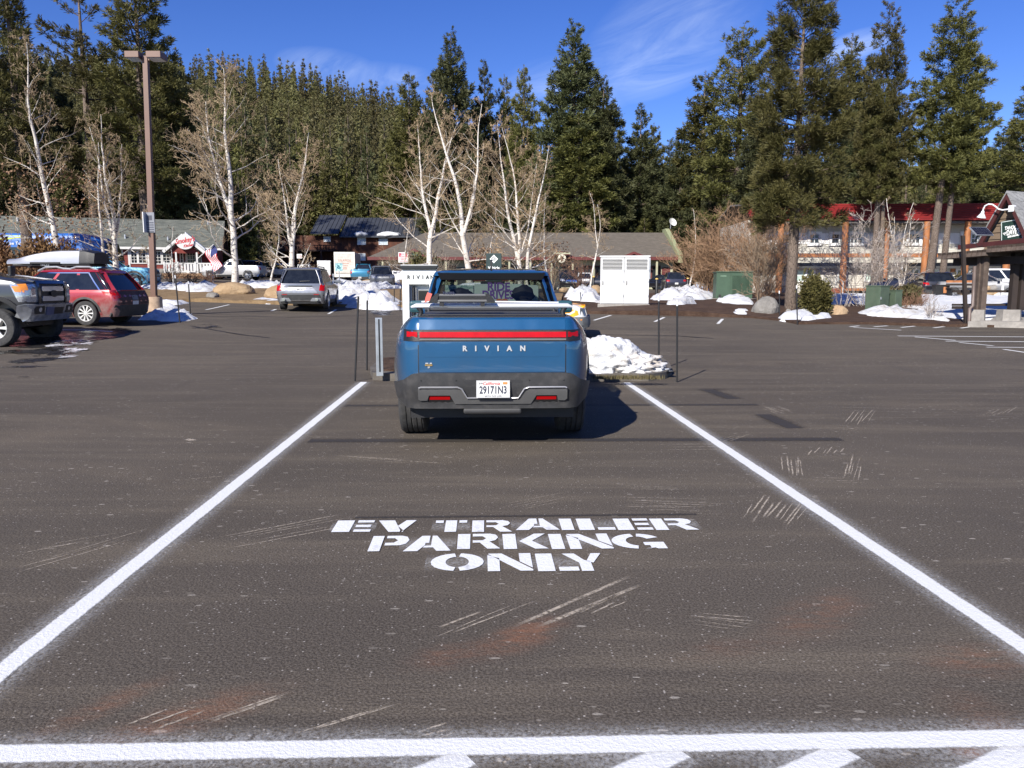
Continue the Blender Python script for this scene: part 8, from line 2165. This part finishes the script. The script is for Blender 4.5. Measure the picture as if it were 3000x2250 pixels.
# solar panel on its post by the pergola
Y = 25.3; a0, a1 = Q(2786, 690, Y), G(2784, 946)
SP = empty('solar_post', Vector((a1.x, Y, zg(a1.x, Y))), 0, 'dark post carrying a tilted solar panel beside the pergola', 'solar panel')
H_ = a0.z - SP.location.z; dx_ = a0.x - a1.x
b = MB(); b.box(-.05, .05, -.05, .05, -.1, H_); b.v = [(x + dx_ * .0 + max(0, z) / H_ * (Q(2791, 690, Y).x - a1.x) * .5, y, z) for x, y, z in b.v]; b.build('post', DRK, SP)
T_ = Matrix.Translation((.20, -.1, H_ + .12)) @ Matrix.Rotation(R(14), 4, 'Z') @ Matrix.Rotation(R(40), 4, 'X')
fr = MB().box(-.33, .33, -.21, .21, -.02, .02, T_).build('panel_frame', GALV, SP)
for i in range(9):
    for j in range(4):
        x0 = -.315 + i * .07; y0 = -.196 + j * .098
        MB().box(x0 + .004, x0 + .066, y0 + .004, y0 + .094, .021, .024, T_).build('cell', M('solar_cell', (.008, .007, .012), .15), fr)
b = MB(); b.bar((.05, 0, H_ - .2), (.2, -.05, H_ + .08), .03, .03); b.tube([(.05, -.05, H_ - .25), (.12, -.08, H_ - .36), (.28, -.1, H_ - .34)], .012, 6); b.build('bracket', BLACK, SP)
# black tub, bench and stone border near the inn
g_ = atx(2757, 43, .25); e = empty('planter_tub', g_, R(-10), 'black tapered tub with an orange face standing in the snow left of the pergola', 'tub')
b = MB(); b.add([(-.30, -.25, 0), (.30, -.25, 0), (.30, .25, 0), (-.30, .25, 0), (-.36, -.30, .5), (.36, -.30, .5), (.36, .30, .5), (-.36, .30, .5)], [(3, 2, 1, 0), (4, 5, 6, 7), (0, 1, 5, 4), (1, 2, 6, 5), (2, 3, 7, 6), (3, 0, 4, 7)]); b.build('tub', BLACK, e); box('face', LOG, e, .04, .2, -.31, -.29, .08, .42); box('rim', BLACK, e, -.39, .39, -.33, .33, .5, .54)
g_ = atx(2830, 42, .2); e = empty('bench', g_, R(-4), 'dark slatted bench with orange ends in the snow behind the pergola rails', 'bench')
for i in range(3): box('seat_slat', DRK, e, -.9, .9, -.2 + i * .15, -.08 + i * .15, .40, .44)
for i in range(2): box('back_slat', LOG if i else DRK, e, -.9, .9, .28, .31, .55 + i * .16, .67 + i * .16)
for x in (-.8, 0, .8): box('leg', BLACK, e, x - .03, x + .03, -.2, .28, 0, .40)
random.seed(8)
sw = empty('stone_border', atx(2915, 43, .2), R(-3), 'low border of piled tan stones in the snow behind the pergola', 'stone wall')
ROCKS = [TANR, GRYR, SND]
for i in range(16):
    bm = bmesh.new(); bmesh.ops.create_icosphere(bm, subdivisions=2, radius=1)
    for v in bm.verts: v.co *= 1 + .25 * noise3(v.co.x * 1.5 + i * 3, v.co.y * 1.5, v.co.z * 1.5); v.co = Vector((v.co.x * .30, v.co.y * .22, v.co.z * .20))
    me = bpy.data.meshes.new('stone'); bm.to_mesh(me); bm.free()
    link('stone', me, random.choice(ROCKS), sw, smooth=50, loc=(-1.7 + (i % 8) * .46 + (.2 if i > 7 else 0), rnd(-.1, .1), .12 + (.27 if i > 7 else 0)))
g_ = atx(2938, 42.3, .2); e = empty('marker_post', g_, 0, 'white marker post before the stone border', 'marker post'); box('stake', WHITE, e, -.05, .05, -.04, .04, -.1, .55); box('cap', WHITE, e, -.055, .055, -.045, .045, .551, .57)
bake_cuts()
texts_to_meshes()
print('TOTAL', len(bpy.data.objects), 'TRIS', sum(len(m.polygons) for m in bpy.data.meshes))
